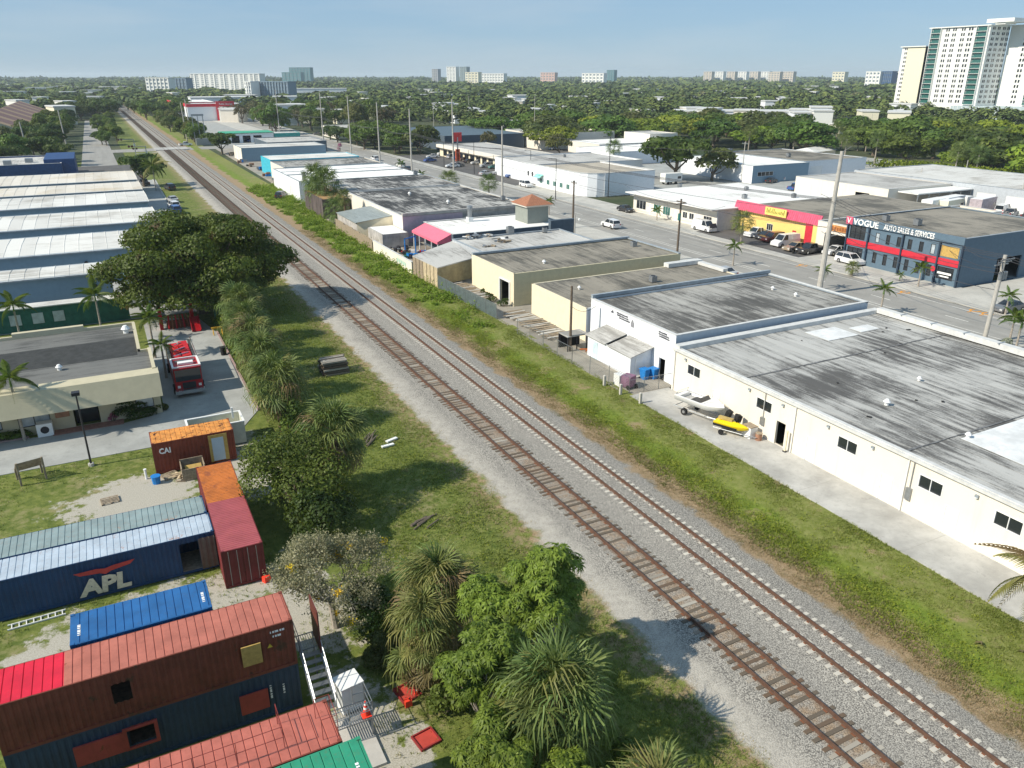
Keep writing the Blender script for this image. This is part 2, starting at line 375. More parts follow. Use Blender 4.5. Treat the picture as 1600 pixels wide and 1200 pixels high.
# container yard: lawn worn to sand
g = G('yard_ground'); gc, n2, n3 = grass_col(g, 0, .42)
sand = g.mix(g.ramp(n3, .25, .75), (.30, .275, .22), (.52, .49, .42))
sx = g.n('SeparateXYZ'); g.t.links.new(g.pos(), sx.inputs[0])
def blob(cx, cy, rx, ry):
    a = g.math('DIVIDE', g.math('SUBTRACT', sx.outputs[0], cx), rx); b = g.math('DIVIDE', g.math('SUBTRACT', sx.outputs[1], cy), ry)
    return g.math('SUBTRACT', 1.0, g.math('SQRT', g.math('ADD', g.math('MULTIPLY', a, a), g.math('MULTIPLY', b, b))))
bl = blob(-1.5, 57.5, 6, 5.0)
for q in ((0, 42.5, 9, 3.2), (6.6, 27, 3.2, 7), (6.6, 39, 3.0, 6), (-6, 41.5, 3.5, 1.8), (6.8, 60, 2.8, 8)): bl = g.math('MAXIMUM', bl, blob(*q))
f = g.ramp(g.math('ADD', g.math('MULTIPLY', bl, .75), g.math('MULTIPLY', g.math('SUBTRACT', g.noise(.7, 7, .72, vec=g.pos(), seed=6), .5), 1.9)), .10, .28)
g.bump(n3, .5, .04)
MT['yard'] = g.done(g.mix(f, gc, sand), .95)
m = MB(); m.quad((-60, -12, .004), (9.8, -12, .004), (9.8, 66.2, .004), (-60, 66.2, .004)); tag(m.build('yard_ground', MT['yard']), kind='structure')
m = MB(); m.quad((-60, 66.2, .0), (9.8, 66.2, .0), (9.8, 330, .0), (-60, 330, .0)); g = G('lawn'); gc, n2, n3 = grass_col(g, 9, .3); MT['lawn'] = g.done(gc, .95)
tag(m.build('lawn', MT['lawn']), kind='structure')
def pavement(name, poly, z, mat):
    m = MB(); m.prism(poly, z - .1, z, bottom=False); return tag(m.build(name, mat), kind='structure')
def slab_mat(name, base, joint=3.0, dark=.7, stain=.5):
    g = G(name); n1 = g.noise(.25, 6, .65, vec=g.pos()); n2 = g.noise(3, 6, .7, vec=g.pos()); n4 = g.noise(30, 2, .6, vec=g.pos()); ln = g.noise(.9, 4, .6, (1, .03, 1), vec=g.pos(), seed=17)
    c = g.mix(g.ramp(n1, .3, .7), sh(base, dark), sh(base, 1.1)); c = g.mix(g.math('MULTIPLY', g.ramp(n2, .5, .75), stain), c, sh(base, .6))
    c = g.mix(g.math('MULTIPLY', g.ramp(g.noise(.8, 8, .75, vec=g.pos(), seed=4), .60, .66), .35), c, sh(base, .45))
    if 'asphalt' in name: c = g.mix(g.math('MULTIPLY', g.ramp(ln, .42, .62), .3), c, sh(base, .68))
    g.bump(n4, .15, .01); return g.done(c, .9)
MT['concrete'] = slab_mat('concrete_paving', (.46, .45, .42)); MT['drive'] = slab_mat('driveway_paving', (.37, .375, .355), dark=.8)
MT['asphalt_light'] = slab_mat('worn_asphalt', (.31, .30, .275), dark=.9, stain=.2); MT['asphalt'] = slab_mat('dark_asphalt', (.12, .115, .11), dark=.8, stain=.3)
MT['sidewalk'] = slab_mat('sidewalk_concrete', (.48, .465, .42), dark=.85, stain=.3); MT['dirtyard'] = slab_mat('littered_yard', (.34, .31, .26), dark=.7)
MT['brickpave'] = simple('brick_paving', (.30, .16, .13), .9, var=.2, scale=4)
pavement('driveway', [(-60, 66.2), (7.2, 66.2), (9.35, 70), (9.35, 97), (8.2, 104), (3, 106.5), (1.7, 104), (1.7, 75.5), (.6, 73.2), (-1.8, 72.6), (-12, 72.9), (-60, 72.9)], .05, MT['drive'])
m = MB(); m.box(9.35, 9.55, 70, 97, 0, .16); m.box(-60, -9.2, 72.9, 73.1, 0, .16); tag(m.build('kerb', simple('pink_kerb', (.34, .24, .22), .9)), kind='structure')
pavement('parking_lot', [(-60, 107.5), (8.6, 107.5), (8.6, 190), (13.6, 190), (14.6, 262), (-60, 262)], .04, MT['drive'])
m = MB(); m.box(13.7, 13.9, 190, 262, .04, .18); tag(m.build('lot_kerb', MT['sidewalk']), kind='structure')
pavement('side_road', [(-5.2, 312), (6.2, 312), (5.2, 640), (-3.2, 640)], .05, MT['asphalt_light'])
pavement('lot_by_crossing', [(-8, 262), (11.5, 262), (12.5, 312), (-8, 312)], .045, MT['asphalt'])
pavement('crossing_road', [(5.9, 364), (88, 364), (88, 379), (5.9, 379)], .06, MT['asphalt_light'])
m = MB(); m.box(22.2, 35.0, 365, 378, .05, .40); tag(m.build('level_crossing_deck', MT['concrete']), kind='structure')
pavement('concrete_apron', [(42.6, 4), (46.9, 4), (46.9, 57.2), (42.2, 57.2)], .07, MT['concrete'])
pavement('back_yards', [(42.0, 57.2), (75, 57.2), (75, 200), (42.0, 200)], .05, MT['dirtyard'])
pavement('back_yards', [(43.5, 200), (75, 200), (75, 364), (45.5, 364)], .05, MT['dirtyard'])
pavement('back_yards', [(50, 379), (85, 379), (85, 700), (50, 700)], .05, MT['drive'])
pavement('sidewalk', [(75, 4), (87.4, 4), (87.4, 700), (75, 700)], .15, MT['sidewalk'])
pavement('street', [(87.4, 4), (101, 4), (101, 900), (87.4, 900)], .02, MT['asphalt_light'])
pavement('sidewalk', [(101, 4), (103.6, 4), (103.6, 900), (101, 900)], .15, MT['sidewalk'])
pavement('forecourts', [(103.6, 69), (109.5, 69), (109.5, 95), (103.6, 95)], .13, MT['sidewalk'])
pavement('parking_lot', [(103.6, 95), (122, 95), (122, 122), (103.6, 122)], .12, MT['asphalt'])
pavement('forecourts', [(103.6, 122), (109.5, 122), (109.5, 200), (103.6, 200)], .13, MT['sidewalk'])
pavement('parking_lot', [(103.6, 200), (121, 200), (136, 300), (103.6, 300)], .12, MT['asphalt'])
pavement('parking_lot', [(109.5, 69), (122, 69), (122, 60), (240, 60), (240, 230), (122, 230), (122, 122), (109.5, 122)][0:0] or [(103.6, 30), (240, 30), (240, 69), (103.6, 69)], .11, MT['sidewalk'])
pavement('parking_lot', [(122, 69), (260, 69), (260, 230), (122, 230)], .09, MT['drive'])
pavement('parking_lot', [(136, 230), (200, 230), (200, 320), (136, 320)], .08, MT['asphalt'])
# road paint
MT['lane_paint'] = simple('worn_road_paint', (.66, .65, .60), .8, var=.2, scale=2)
MT['orange_paint'] = simple('orange_marking', (.70, .30, .03), .8, var=.15, scale=2)
m = MB(); z = .026
for k in range(70): m.box(94.6, 94.75, 12 + k * 11.5, 15.2 + k * 11.5, z - .004, z)
m.box(90.5, 90.63, 4, 700, z - .004, z); m.box(91.35, 91.48, 4, 700, z - .004, z); m.box(99.3, 99.42, 4, 700, z - .004, z)
tag(m.build('road_markings', MT['lane_paint']), kind='structure')
m = MB()
def arc(cx, cy, r, a0, a1, wd=.22, zz=.155):
    for k in range(7):
        a, b = a0 + (a1 - a0) * k / 7, a0 + (a1 - a0) * (k + 1) / 7
        m.quad((cx+r*math.cos(a), cy+r*math.sin(a), zz), (cx+(r+wd)*math.cos(a), cy+(r+wd)*math.sin(a), zz), (cx+(r+wd)*math.cos(b), cy+(r+wd)*math.sin(b), zz), (cx+r*math.cos(b), cy+r*math.sin(b), zz))
for px, py in ((1413, 457), (1516, 487), (1540, 491), (1253, 415)):
    x, y = at(px, py); x = 100.2; arc(x, y, .45, .6, 5.4, .3, .03); m.box(x - 1.6, x - .8, y - .1, y + .12, .022, .03)
tag(m.build('utility_marks', MT['orange_paint']), kind='structure')
# expansion joints of the apron: real slabs
m = MB()
for y in range(9, 57, 9): m.box(42.5, 46.9, y, y + .02, .071, .075)
tag(m.build('apron_joints', simple('joint', (.33, .32, .29))), kind='structure')
m = MB()
for y in range(6, 420, 3):
    m.box(75, 87.4, y, y + .04, .151, .155)
    if y > 60: m.box(101, 103.6, y, y + .04, .151, .155)
tag(m.build('sidewalk_joints', simple('joint', (.25, .24, .21))), kind='structure')

# ================================================================== THE TWO TRACKS
def rail_bar(x, y0, y1, zb, parent):
    prof = [(-.075, 0), (.075, 0), (.075, .02), (.012, .035), (.012, .125), (.036, .14), (.036, .17), (-.036, .17), (-.036, .14), (-.012, .125), (-.012, .035), (-.075, .02)]
    m = MB(); n = len(prof)
    for y in (y0, y1): m.v += [(x + a, y, zb + b) for a, b in prof]
    m.f = [(i, (i+1) % n, n + (i+1) % n, n + i) for i in range(n)] + [tuple(range(n-1, -1, -1)), tuple(range(n, 2*n))]; m.m = [0] * len(m.f)
    return m.build('rail', MT['rail'], parent)
g = G('wooden_tie'); oi = g.n('ObjectInfo').outputs['Random']; nz = g.noise(3, 6, .7, (1, 6, 1))
c = g.mix(g.ramp(oi, .72, .80), g.mix(nz, (.06, .048, .038), (.19, .155, .115)), g.mix(nz, (.30, .27, .22), (.46, .43, .37)))
c = g.mix(g.math('MULTIPLY', g.ramp(g.math('FRACT', g.math('MULTIPLY', oi, 9.7)), .5, .9), .5), c, (.14, .08, .045)); MT['tie_wood'] = g.done(c, .95)
g = G('concrete_tie'); oi = g.n('ObjectInfo').outputs['Random']; c = g.mix(g.noise(4, 5), (.48, .45, .38), (.66, .62, .54)); c = g.mix(g.math('MULTIPLY', oi, .35), c, (.34, .31, .27)); MT['tie_conc'] = g.done(c, .9)
def track(label, xc, wood, zb):
    t = thing('railway_track', label, 'railway track', (xc, 0, 0), 0, None)
    for s in (-1, 1): rail_bar(xc + s * .755, -12, 1300, zb + .005, t)
    # ties
    if wood:
        m0 = MB(); m0.box(-1.3, 1.3, -.11, .11, -.17, 0); m0.box(-.9, -.6, -.13, .13, 0, .008, 1); m0.box(.6, .9, -.13, .13, 0, .008, 1)
        mats = [MT['tie_wood'], MT['rust']]; sp = .535
    else:
        m0 = MB()
        for s in (-1, 1):
            m0.prism([(s*.44, -.12), (s*1.29, -.12), (s*1.29, .12), (s*.44, .12)] if s > 0 else [(-1.29, -.12), (-.44, -.12), (-.44, .12), (-1.29, .12)], -.2, 0)
            m0.cbox((s*.755 - .13, 0, .015), (.08, .16, .04), mi=1); m0.cbox((s*.755 + .13, 0, .015), (.08, .16, .04), mi=1)
        m0.box(-.5, .5, -.1, .1, -.2, -.05)
        mats = [MT['tie_conc'], MT['rust']]; sp = .61
    first = m0.build('tie', mats, t, local=True); first.location = (0, 8.0, zb)
    tr = random.Random(5)
    for k in range(1, 300):
        o = first.copy(); COL.objects.link(o); o.parent = t
        o.location = (tr.uniform(-.06, .06) if wood else 0, 8.0 + k * sp + (tr.uniform(-.09, .09) if wood else 0), zb - (tr.choice([0, 0, .0, .01, .02, .03, .045]) if wood else 0))
        if wood: o.rotation_euler = (0, 0, tr.uniform(-.025, .025))
    far = MB()
    for k in range(300, 1500):
        y = 8 + k * sp
        if y > 800: break
        if wood: far.box(xc - 1.3, xc + 1.3, y - .11, y + .11, zb - .1, zb)
        else:
            far.box(xc - 1.29, xc - .44, y - .12, y + .12, zb - .1, zb); far.box(xc + .44, xc + 1.29, y - .12, y + .12, zb - .1, zb)
    tag(far.build('tie', mats[0], t), kind='stuff')
    return t
track('left railway track, rusty rails on uneven old wooden ties', 26.38, True, .26)
track('right railway track, rusty rails on pale concrete ties sunk in ballast', 30.70, False, .285)
# ================================================================== BUILDINGS
SIDES = {'S': ((0, -1), (1, 0)), 'E': ((1, 0), (0, 1)), 'N': ((0, 1), (1, 0)), 'W': ((-1, 0), (0, 1))}
def wall_side(m, side, x0, x1, y0, y1, h, holes, th=.22, mi=0, z0=0.0):
    (nx, ny), (ux, uy) = SIDES[side]
    o = {'S': (x0, y0), 'N': (x0, y1), 'W': (x0, y0), 'E': (x1, y0)}[side]
    L = (x1 - x0) if ux else (y1 - y0)
    us = sorted({0, L, *[a for q in holes for a in q[:2]]}); zs = sorted({z0, h, *[a for q in holes for a in q[2:4]]})
    def pt(u, z, dep): return (o[0] + ux*u - nx*dep, o[1] + uy*u - ny*dep, z)
    flip = side in ('N', 'W')
    def q(a, b, c, d):
        m.quad(*( (d, c, b, a) if flip else (a, b, c, d)), mi)
    def solid(u, z): return not any(q_[0] - 1e-6 < u < q_[1] + 1e-6 and q_[2] - 1e-6 < z < q_[3] + 1e-6 for q_ in holes)
    for i in range(len(us) - 1):
        # merge vertically
        zz = []
        for j in range(len(zs) - 1):
            if solid((us[i] + us[i+1]) / 2, (zs[j] + zs[j+1]) / 2):
                if zz and abs(zz[-1][1] - zs[j]) < 1e-6: zz[-1][1] = zs[j+1]
                else: zz.append([zs[j], zs[j+1]])
        for a, b in zz:
            q(pt(us[i], a, 0), pt(us[i+1], a, 0), pt(us[i+1], b, 0), pt(us[i], b, 0))
            q(pt(us[i+1], a, th), pt(us[i], a, th), pt(us[i], b, th), pt(us[i+1], b, th))
    q(pt(0, h, 0), pt(L, h, 0), pt(L, h, th), pt(0, h, th))
    for H in holes:
        a, b, c, d = H[:4]
        q(pt(a, c, 0), pt(b, c, 0), pt(b, c, th), pt(a, c, th)); q(pt(a, d, th), pt(b, d, th), pt(b, d, 0), pt(a, d, 0))
        q(pt(a, c, 0), pt(a, c, th), pt(a, d, th), pt(a, d, 0)); q(pt(b, c, th), pt(b, c, 0), pt(b, d, 0), pt(b, d, th))
    return pt, L
def fill_hole(root, side, pt, H, frame, pane, wallmat):
    a, b, c, d, kind = H[:5]; nd = H[5] if len(H) > 5 else 2
    def bar(m, u0, u1, z0, z1, d0, d1):
        P = [pt(u, z, dd) for dd in (d0, d1) for (u, z) in ((u0, z0), (u1, z0), (u1, z1), (u0, z1))]
        m.add(P, [(0,1,2,3), (7,6,5,4), (0,4,5,1), (1,5,6,2), (2,6,7,3), (3,7,4,0)])
    t = .05
    if kind in ('win', 'pale', 'green', 'shop'):
        m = MB(); bar(m, a, b, c, c + t, -.03, .10); bar(m, a, b, d - t, d, -.03, .10); bar(m, a, a + t, c + t, d - t, -.03, .10); bar(m, b - t, b, c + t, d - t, -.03, .10)
        for k in range(1, nd):
            u = a + (b - a) * k / nd; bar(m, u - t/2, u + t/2, c + t, d - t, -.02, .09)
        if kind == 'win' and (d - c) > 1.3 and nd > 1: bar(m, a + t, b - t, (c + d)/2 - .02, (c + d)/2 + .02, -.01, .08)
        f = m.build('window', frame, root)
        p = MB(); bar(p, a + t, b - t, c + t, d - t, .05, .06); p.build('pane', {'win': MT['glass'], 'pale': MT['glass_pale'], 'green': MT['glass_green'], 'shop': MT['glass']}[kind], f)
    elif kind in ('door', 'garage', 'panel'):
        m = MB(); bar(m, a, b, d - .06, d, -.03, .12); bar(m, a, a + .06, c, d - .06, -.03, .12); bar(m, b - .06, b, c, d - .06, -.03, .12)
        dm = H[5] if len(H) > 5 and not isinstance(H[5], int) else MT['white_frame']
        dr = m.build('door_frame', dm, root); p = MB()
        if kind == 'garage':
            n = max(3, int((d - c) / .55))
            for k in range(n): bar(p, a + .06, b - .06, c + (d - .06 - c) * k / n + .015, c + (d - .06 - c) * (k+1) / n, .05, .09)
        else: bar(p, a + .06, b - .06, c + .02, d - .06, .03, .08)
        if kind == 'door': bar(p, b - .22, b - .12, c + 1.0, c + 1.06, -.04, .03)
        p.build('door', dm, dr)
def bld(name, label, cat, x0, y0, x1, y1, h, wall, roof, holes=None, rot=0, parapet=.35, coping='coping', side_mats=None, group=None, strips=None, seed=0, frame=None, overhang=0, rh=None):
    """a hollow box building: walls with real openings, a roof sheet between parapets, coping"""
    t = thing(name, label, cat, (x0, y0, 0), rot, group); holes = holes or {}; W, D = x1 - x0, y1 - y0
    frame = frame or MT['white_frame']; side_mats = side_mats or {}
    rz = h - parapet
    for s in 'SWEN':
        hs = []
        for H in holes.get(s, []):
            off = x0 if s in 'SN' else y0
            hs.append((H[0] - off, H[1] - off, *H[2:]))
        m = MB(); pt, L = wall_side(m, s, 0 if s in 'WE' or True else 0, W, 0, D, h, hs)
        m.build('wall', side_mats.get(s, wall), t, local=True)
        for H in hs:
            if H[4] != 'open':
                fill_local(t, s, pt, H, frame, wall)
    m = MB()
    if strips:
        wd = strips; k = 0; th = .012
        m.box(.2, W - .2, .2, D - .2, rz - .12, rz - .02); m.build('roof', roof, t, local=True)
        x = .2; rr = random.Random(seed)
        nseg = max(1, int(D / 14))
        proto = {}
        while x < W - .25:
            w_ = min(wd, W - .2 - x)
            cuts = sorted([.2] + [rr.uniform(2, D - 2) for _ in range(nseg)] + [D - .2])
            for a, b in zip(cuts[:-1], cuts[1:]):
                mm = MB(); mm.box(x + .004, x + w_ - .022, a + .004, b - .004, rz - .02, rz + rr.uniform(.0, .012)); mm.build('roof_sheet', roof, t, local=True)
            x += w_
    else:
        m.box(.2 - overhang, W - .2 + overhang, .2 - overhang, D - .2 + overhang, rz - .15, rz); m.build('roof', roof, t, local=True)
    if parapet > .02 and coping:
        m = MB(); a = .06; b = .30
        m.box(-a, W + a, -a, b, h, h + .06); m.box(-a, W + a, D - b, D + a, h, h + .06); m.box(-a, b, b, D - b, h, h + .06); m.box(W - b, W + a, b, D - b, h, h + .06)
        m.build('coping', MT[coping], t, local=True)
    return t
class _Loc:  # lets fill_hole build in local coordinates
    pass
def fill_local(t, s, pt, H, frame, wall):
    loc, rot = t.location.copy(), t.rotation_euler.copy()
    t.location = (0, 0, 0); fill_hole(t, s, pt, H, frame, None, wall); t.location = loc

# ---- A: long cream warehouse in the right foreground
wins = [(52.75, 54.6), (43.6, 45.4), (34.9, 36.7), (27.9, 29.7), (22.5, 24.3), (13.5, 15.3)]
drs = [(49.9, 50.9), (38.6, 39.6), (31.6, 32.6), (26.5, 27.5), (18.5, 19.5)]
A = bld('warehouse', 'long cream warehouse with a stained grey flat roof beside the grass verge', 'warehouse', 46.9, 5, 75.0, 56.8, 4.45, MT['white_wall'], MT['roof_A'],
    {'W': [(a, b, 2.45, 3.45, 'win', 2) for a, b in wins] + [(a, b, .08, 2.15, 'door') for a, b in drs] + [(41.9, 42.9, .08, 2.2, 'open')]}, parapet=.14, coping='white_coping', strips=1.05, seed=3)
m = MB(); m.box(46.9, 75, 56.0, 56.8, 4.3, 4.75); m.box(74.3, 75.05, 5, 55.99, 4.45, 5.0)
m.build('parapet', MT['white_coping'], A)
m = MB(); 
for k in range(14): m.box(74.1, 75.2, 6 + k * 3.6, 6.12 + k * 3.6, 5.0, 5.06)
m.build('parapet_joint', MT['coping'], A)
m = MB(); m.box(46.66, 46.9, 5, 56.8, 4.22, 4.44); m.build('gutter', MT['white_coping'], A)
for y in (56.5, 41.0, 30.6, 20.8):
    m = MB(); m.cyl((46.8, y, .1), (46.8, y, 4.25), .05, n=6); m.cyl((46.8, y, 4.25), (46.7, y, 4.3), .05, n=6); m.build('downpipe', MT['white_frame'], A)
m = MB(); zt = 4.345; MT['seam'] = simple('bitumen_seam', (.16, .16, .16), .7, var=.55, scale=2.5, stretch=(.5, 1, 1))
for yy in (47.4, 31.3, 16.2):
    x = 47.2
    while x < 74: l_ = rnd.uniform(.8, 2.4); m.box(x, min(74.2, x + l_), yy + rnd.uniform(-.05, .05), yy + rnd.uniform(.10, .22), zt, zt + .02); x += l_ + rnd.uniform(-.0, .12)
m.build('roof_seam', MT['seam'], A)
for pol in ([(52.5, 24.0), (60.2, 23.8), (60.4, 31.0), (52.7, 30.9)], [(62.0, 51.5), (66.2, 51.5), (66.2, 54.6), (62, 54.6)], [(67.2, 52.0), (70, 52.0), (70, 53.6), (67.2, 53.6)]):
    m = MB(); m.prism(pol, zt, zt + .025); m.build('roof_patch', MT['patch'], A)
for k in range(16):
    m = MB(); x, y = rnd.uniform(49, 73), rnd.uniform(14, 54); m.cbox((x, y, zt + .02), (rnd.uniform(.15, .5), rnd.uniform(.08, .25), .04), Matrix.Rotation(rnd.random() * 3, 3, 'Z')); m.build('tar_patch', MT['tar'], A)
m = MB(); m.cbox((46.3, 16.9, .14), (.18, 1.8, .14)); tag(m.build('parking_stop', MT['cement']), 'white concrete wheel stop against the cream warehouse wall', 'wheel stop')

# ---- B: white building with black lettering and a lean-to
B = bld('workshop', 'white workshop with black lettering and vents above its lean-to', 'workshop', 47.6, 57.5, 74.6, 72.9, 5.3, MT['cool_white'], MT['roof_B'],
    {'W': [(58.9, 59.9, .05, 2.3, 'open')]}, parapet=.25, coping='white_coping', strips=1.0, seed=5, side_mats={'S': simple('pale_blue_wall', (.50, .55, .60), .85, var=.05)})
m = MB(); m.box(47.6, 74.6, 72.6, 73.0, 5.3, 5.75); m.box(74.2, 74.65, 57.5, 72.55, 5.3, 5.19); m.build('parapet', MT['coping'], B)
L_ = thing('lean_to_shed', 'white lean-to shed with a sloping grey roof against the lettered workshop', 'shed', (45.0, 61.0, 0))
m = MB()
m.add([(45, 61.2, 0), (47.6, 61.2, 0), (47.6, 61.2, 3.0), (45, 61.2, 2.35)], [(0,1,2,3)]); m.quad((45, 69.3, 0), (45, 61.2, 0), (45, 61.2, 2.35), (45, 69.3, 2.35)); m.quad((47.6, 69.3, 0), (45, 69.3, 0), (45, 69.3, 2.35), (47.6, 69.3, 3.0))
m.build('wall', MT['cool_white'], L_)
for a, b in ((60.8, 65.19), (65.65, 69.6)):
    m = MB(); m.add([(44.75, a, 2.33), (47.6, a, 3.05), (47.6, b, 3.05), (44.75, b, 2.33), (44.75, a, 2.41), (47.6, a, 3.13), (47.6, b, 3.13), (44.75, b, 2.41)], [(0,3,2,1), (4,5,6,7), (0,1,5,4), (2,3,7,6), (3,0,4,7), (1,2,6,5)]); m.build('roof', MT['roof_grey'], L_)
m = MB(); m.box(44.95, 45.0, 67.3, 68.2, .05, 2.0); m.build('door', simple('pale_blue_door', (.55, .68, .72)), L_)
m = MB(); m.box(45.6, 46.5, 61.15, 61.2, .05, 2.05); m.build('door', MT['white_frame'], L_)
m = MB(); m.box(45.5, 46.6, 60.75, 61.15, .05, .18); m.build('step', MT['cement'], L_)

# ---- C, D: the cream pair in the middle
C_ = bld('workshop', 'narrow cream building with brown roofing between the lettered workshop and the tan one', 'workshop', 47.3, 73.4, 74.4, 86.6, 4.0, MT['cream_wall'], MT['roof_brown'], {}, parapet=.08, coping=None, strips=1.0, seed=7, side_mats={'S': MT['cool_white']})
m = MB(); m.box(68.5, 74.5, 85.6, 86.7, 4.0, 4.55); m.box(73.6, 74.4, 80.2, 85.55, 4.0, 4.4); m.build('parapet', MT['white_coping'], C_)
D_ = bld('workshop', 'tan workshop with an open roll-up bay facing the fence', 'workshop', 46.6, 90.3, 74.3, 103.8, 4.55, MT['tan_wall'], MT['roof_brown'], {'W': [(91.5, 94.3, .05, 3.1, 'open')]}, parapet=.12, coping=None, strips=1.0, seed=8, side_mats={'W': MT['cream_wall']})
m = MB(); m.box(46.6, 74.3, 103.3, 103.85, 4.55, 4.85); m.box(73.9, 74.3, 90.3, 103.25, 4.55, 4.7); m.build('parapet', MT['coping'], D_)
m = MB(); m.box(46.45, 46.6, 91.3, 91.5, 0, 3.25); m.box(46.45, 46.6, 94.3, 94.5, 0, 3.25); m.box(46.45, 46.6, 91.5, 94.3, 3.1, 3.25); m.build('bay_frame', MT['white_frame'], D_)
# ---- E: patched shed by the fence, F: grey roof with junk
E_ = thing('timber_shed', 'low shed with a tarred roof and plywood walls beside the chain-link fence', 'shed', (40.9, 104.0, 0))
m = MB(); m.add([(40.9, 113.5, 2.95), (41.3, 104.2, 2.95), (48.0, 106.2, 3.35), (50.2, 119.0, 3.5), (40.9, 113.5, 3.07), (41.3, 104.2, 3.07), (48.0, 106.2, 3.47), (50.2, 119.0, 3.62)], [(3,2,1,0), (4,5,6,7), (0,1,5,4), (1,2,6,5), (2,3,7,6), (3,0,4,7)]); m.build('roof', MT['roof_grey'], E_)
for k in range(7):
    y = 104.2 + k * 1.33
    m = MB(); m.box(41.25 - k*.055, 41.33 - k*.055, y + .03, y + 1.3, .05, 2.93); m.build('wall_panel', MT['bleached_ply'] if k < 4 else MT['timber'], E_)
m = MB(); m.add([(41.4, 104.3, .4), (47.6, 106.1, .4), (47.6, 106.1, 3.3), (41.4, 104.3, 2.9)], [(0,1,2,3)]); m.build('wall', simple('ochre_wall', (.36, .30, .17), .8, var=.2), E_)
F_ = bld('workshop', 'low grey workshop roof strewn with scrap next to the dark blue building', 'workshop', 49.8, 104.2, 70.2, 118.6, 3.95, MT['grey_wall'], MT['roof_grey'], {}, parapet=.15, coping='coping', strips=1.2, seed=9)
# ---- G: dark building with white roof, pink awning and hip-roofed turret
G_ = bld('shop', 'dark slate building with a bright white roof and a pink awning', 'shop', 51.2, 121.5, 73.8, 135.3, 4.1, MT['dark_wall'], MT['roof_white'], {}, parapet=.1, coping='white_coping')
m = MB(); m.add([(51.2, 122.3, 4.05), (51.2, 134.5, 4.05), (48.6, 134.5, 2.9), (48.6, 122.3, 2.9), (48.6, 122.3, 2.5), (48.6, 134.5, 2.5), (51.2, 122.3, 2.6), (51.2, 134.5, 2.6)], [(0,1,2,3), (3,2,5,4), (0,3,4,6), (1,7,5,2)]); m.build('awning', MT['coral'], G_)
for k in range(5):
    m = MB(); m.box(48.7, 48.85, 122.4 + k * 2.9, 122.55 + k * 2.9, 0, 2.6); m.build('post', MT['white_frame'], G_)
m = MB(); m.box(69.6, 74.6, 120.6, 121.45, 0, 5.1); m.build('parapet', MT['dark_wall'], G_)
m = MB(); m.box(67.4, 71.7, 125.2, 130.0, 4.0, 7.0); tw = m.build('turret', simple('sage_grey_wall', (.25, .27, .24), .8, var=.05), G_)
m = MB(); m.box(66.9, 72.2, 124.7, 130.5, 7.0, 7.28); m.build('cornice', MT['white_wall'], tw)
m = MB(); m.add([(66.7, 124.5, 7.28), (72.4, 124.5, 7.28), (72.4, 130.7, 7.28), (66.7, 130.7, 7.28), (69.55, 127.6, 8.9)], [(0,1,4), (1,2,4), (2,3,4), (3,0,4), (3,2,1,0)]); m.build('tile_roof', MT['terracotta'], tw)
# ---- H, I, J ... : the row of workshops running back along the railway
H_ = bld('warehouse', 'wide warehouse with a mottled black and white roof behind the pink awning shop', 'warehouse', 48.0, 137.6, 75.2, 173.2, 5.0, MT['white_wall'], MT['roof_mottle'],
    {'W': [(160, 162, 2, 3.3, 'pale', 2), (143, 144, 2.5, 3.5, 'win', 1), (152, 153.5, 2.4, 3.4, 'pale', 2)]}, parapet=.12, coping='white_coping', strips=1.6, seed=11, side_mats={'S': MT['block_wall']})
m = MB(); m.box(48.0, 60, 137.50, 137.59, .1, 4.9); m.build('painted_wall', MT['pink_wall'], H_)
m = MB(); m.box(48, 75.2, 137.4, 138.0, 5.0, 5.5); m.build('parapet', MT['block_wall'], H_)
I_ = bld('warehouse', 'warehouse with a smooth dark grey roof next beyond the mottled one', 'warehouse', 47.6, 173.8, 75.2, 196.5, 5.1, MT['block_wall'], MT['roof_mottle'], {}, parapet=.15, strips=2.2, seed=12)
S1 = thing('outbuilding', 'green metal-roofed outbuilding attached to the pink-walled warehouse by the weeds', 'outbuilding', (41.5, 144.5, 0))
m = MB(); m.add([(41.6, 145.2, .0), (48, 143.2, 0), (48, 143.2, 4.2), (41.6, 145.2, 3.2)], [(0,1,2,3)]); m.build('wall', MT['cream_wall'], S1)
m = MB(); m.quad((41.5, 158.5, 0), (41.6, 145.2, 0), (41.6, 145.2, 3.2), (41.5, 158.5, 3.2)); m.build('wall', MT['block_wall'], S1)
m = MB()
for k in range(9):
    y0_, y1_ = 144.9 + k*1.5, 146.34 + k*1.5
    m.add([(41.2, y0_, 3.15), (48, y0_ - 1.6, 4.25), (48, y1_ - 1.6, 4.25), (41.2, y1_, 3.15), (41.2, y0_, 3.22), (48, y0_ - 1.6, 4.32), (48, y1_ - 1.6, 4.32), (41.2, y1_, 3.22)], [(4,5,6,7), (0,1,5,4), (1,2,6,5), (2,3,7,6), (3,0,4,7)])
m.build('roof', MT['roof_greymetal'], S1)
S2 = bld('carport', 'low white-roofed carport in front of the pink wall', 'carport', 43.0, 134.5, 47.9, 143.0, 2.6, MT['block_wall'], MT['roof_white'], {}, parapet=.02, coping=None)
S3 = bld('annex', 'dark weather-stained annex with a rust-brown roof behind the palms', 'annex', 41.6, 170.5, 47.5, 186.8, 4.2, simple('stained_wall', (.10, .08, .075), .9, var=.5, stretch=(1, 1, .2)), roofing('orange_brown_roof', (.42, .24, .10), (.16, .12, .06), .5), {}, parapet=.05, coping=None)
J_ = bld('warehouse', 'long warehouse with a bright white coated roof in the middle distance', 'warehouse', 42.8, 197.2, 75.0, 228.5, 5.0, MT['cool_white'], MT['roof_white'], {'W': [(205, 208, .05, 3, 'garage')]}, parapet=.1, coping='coping')
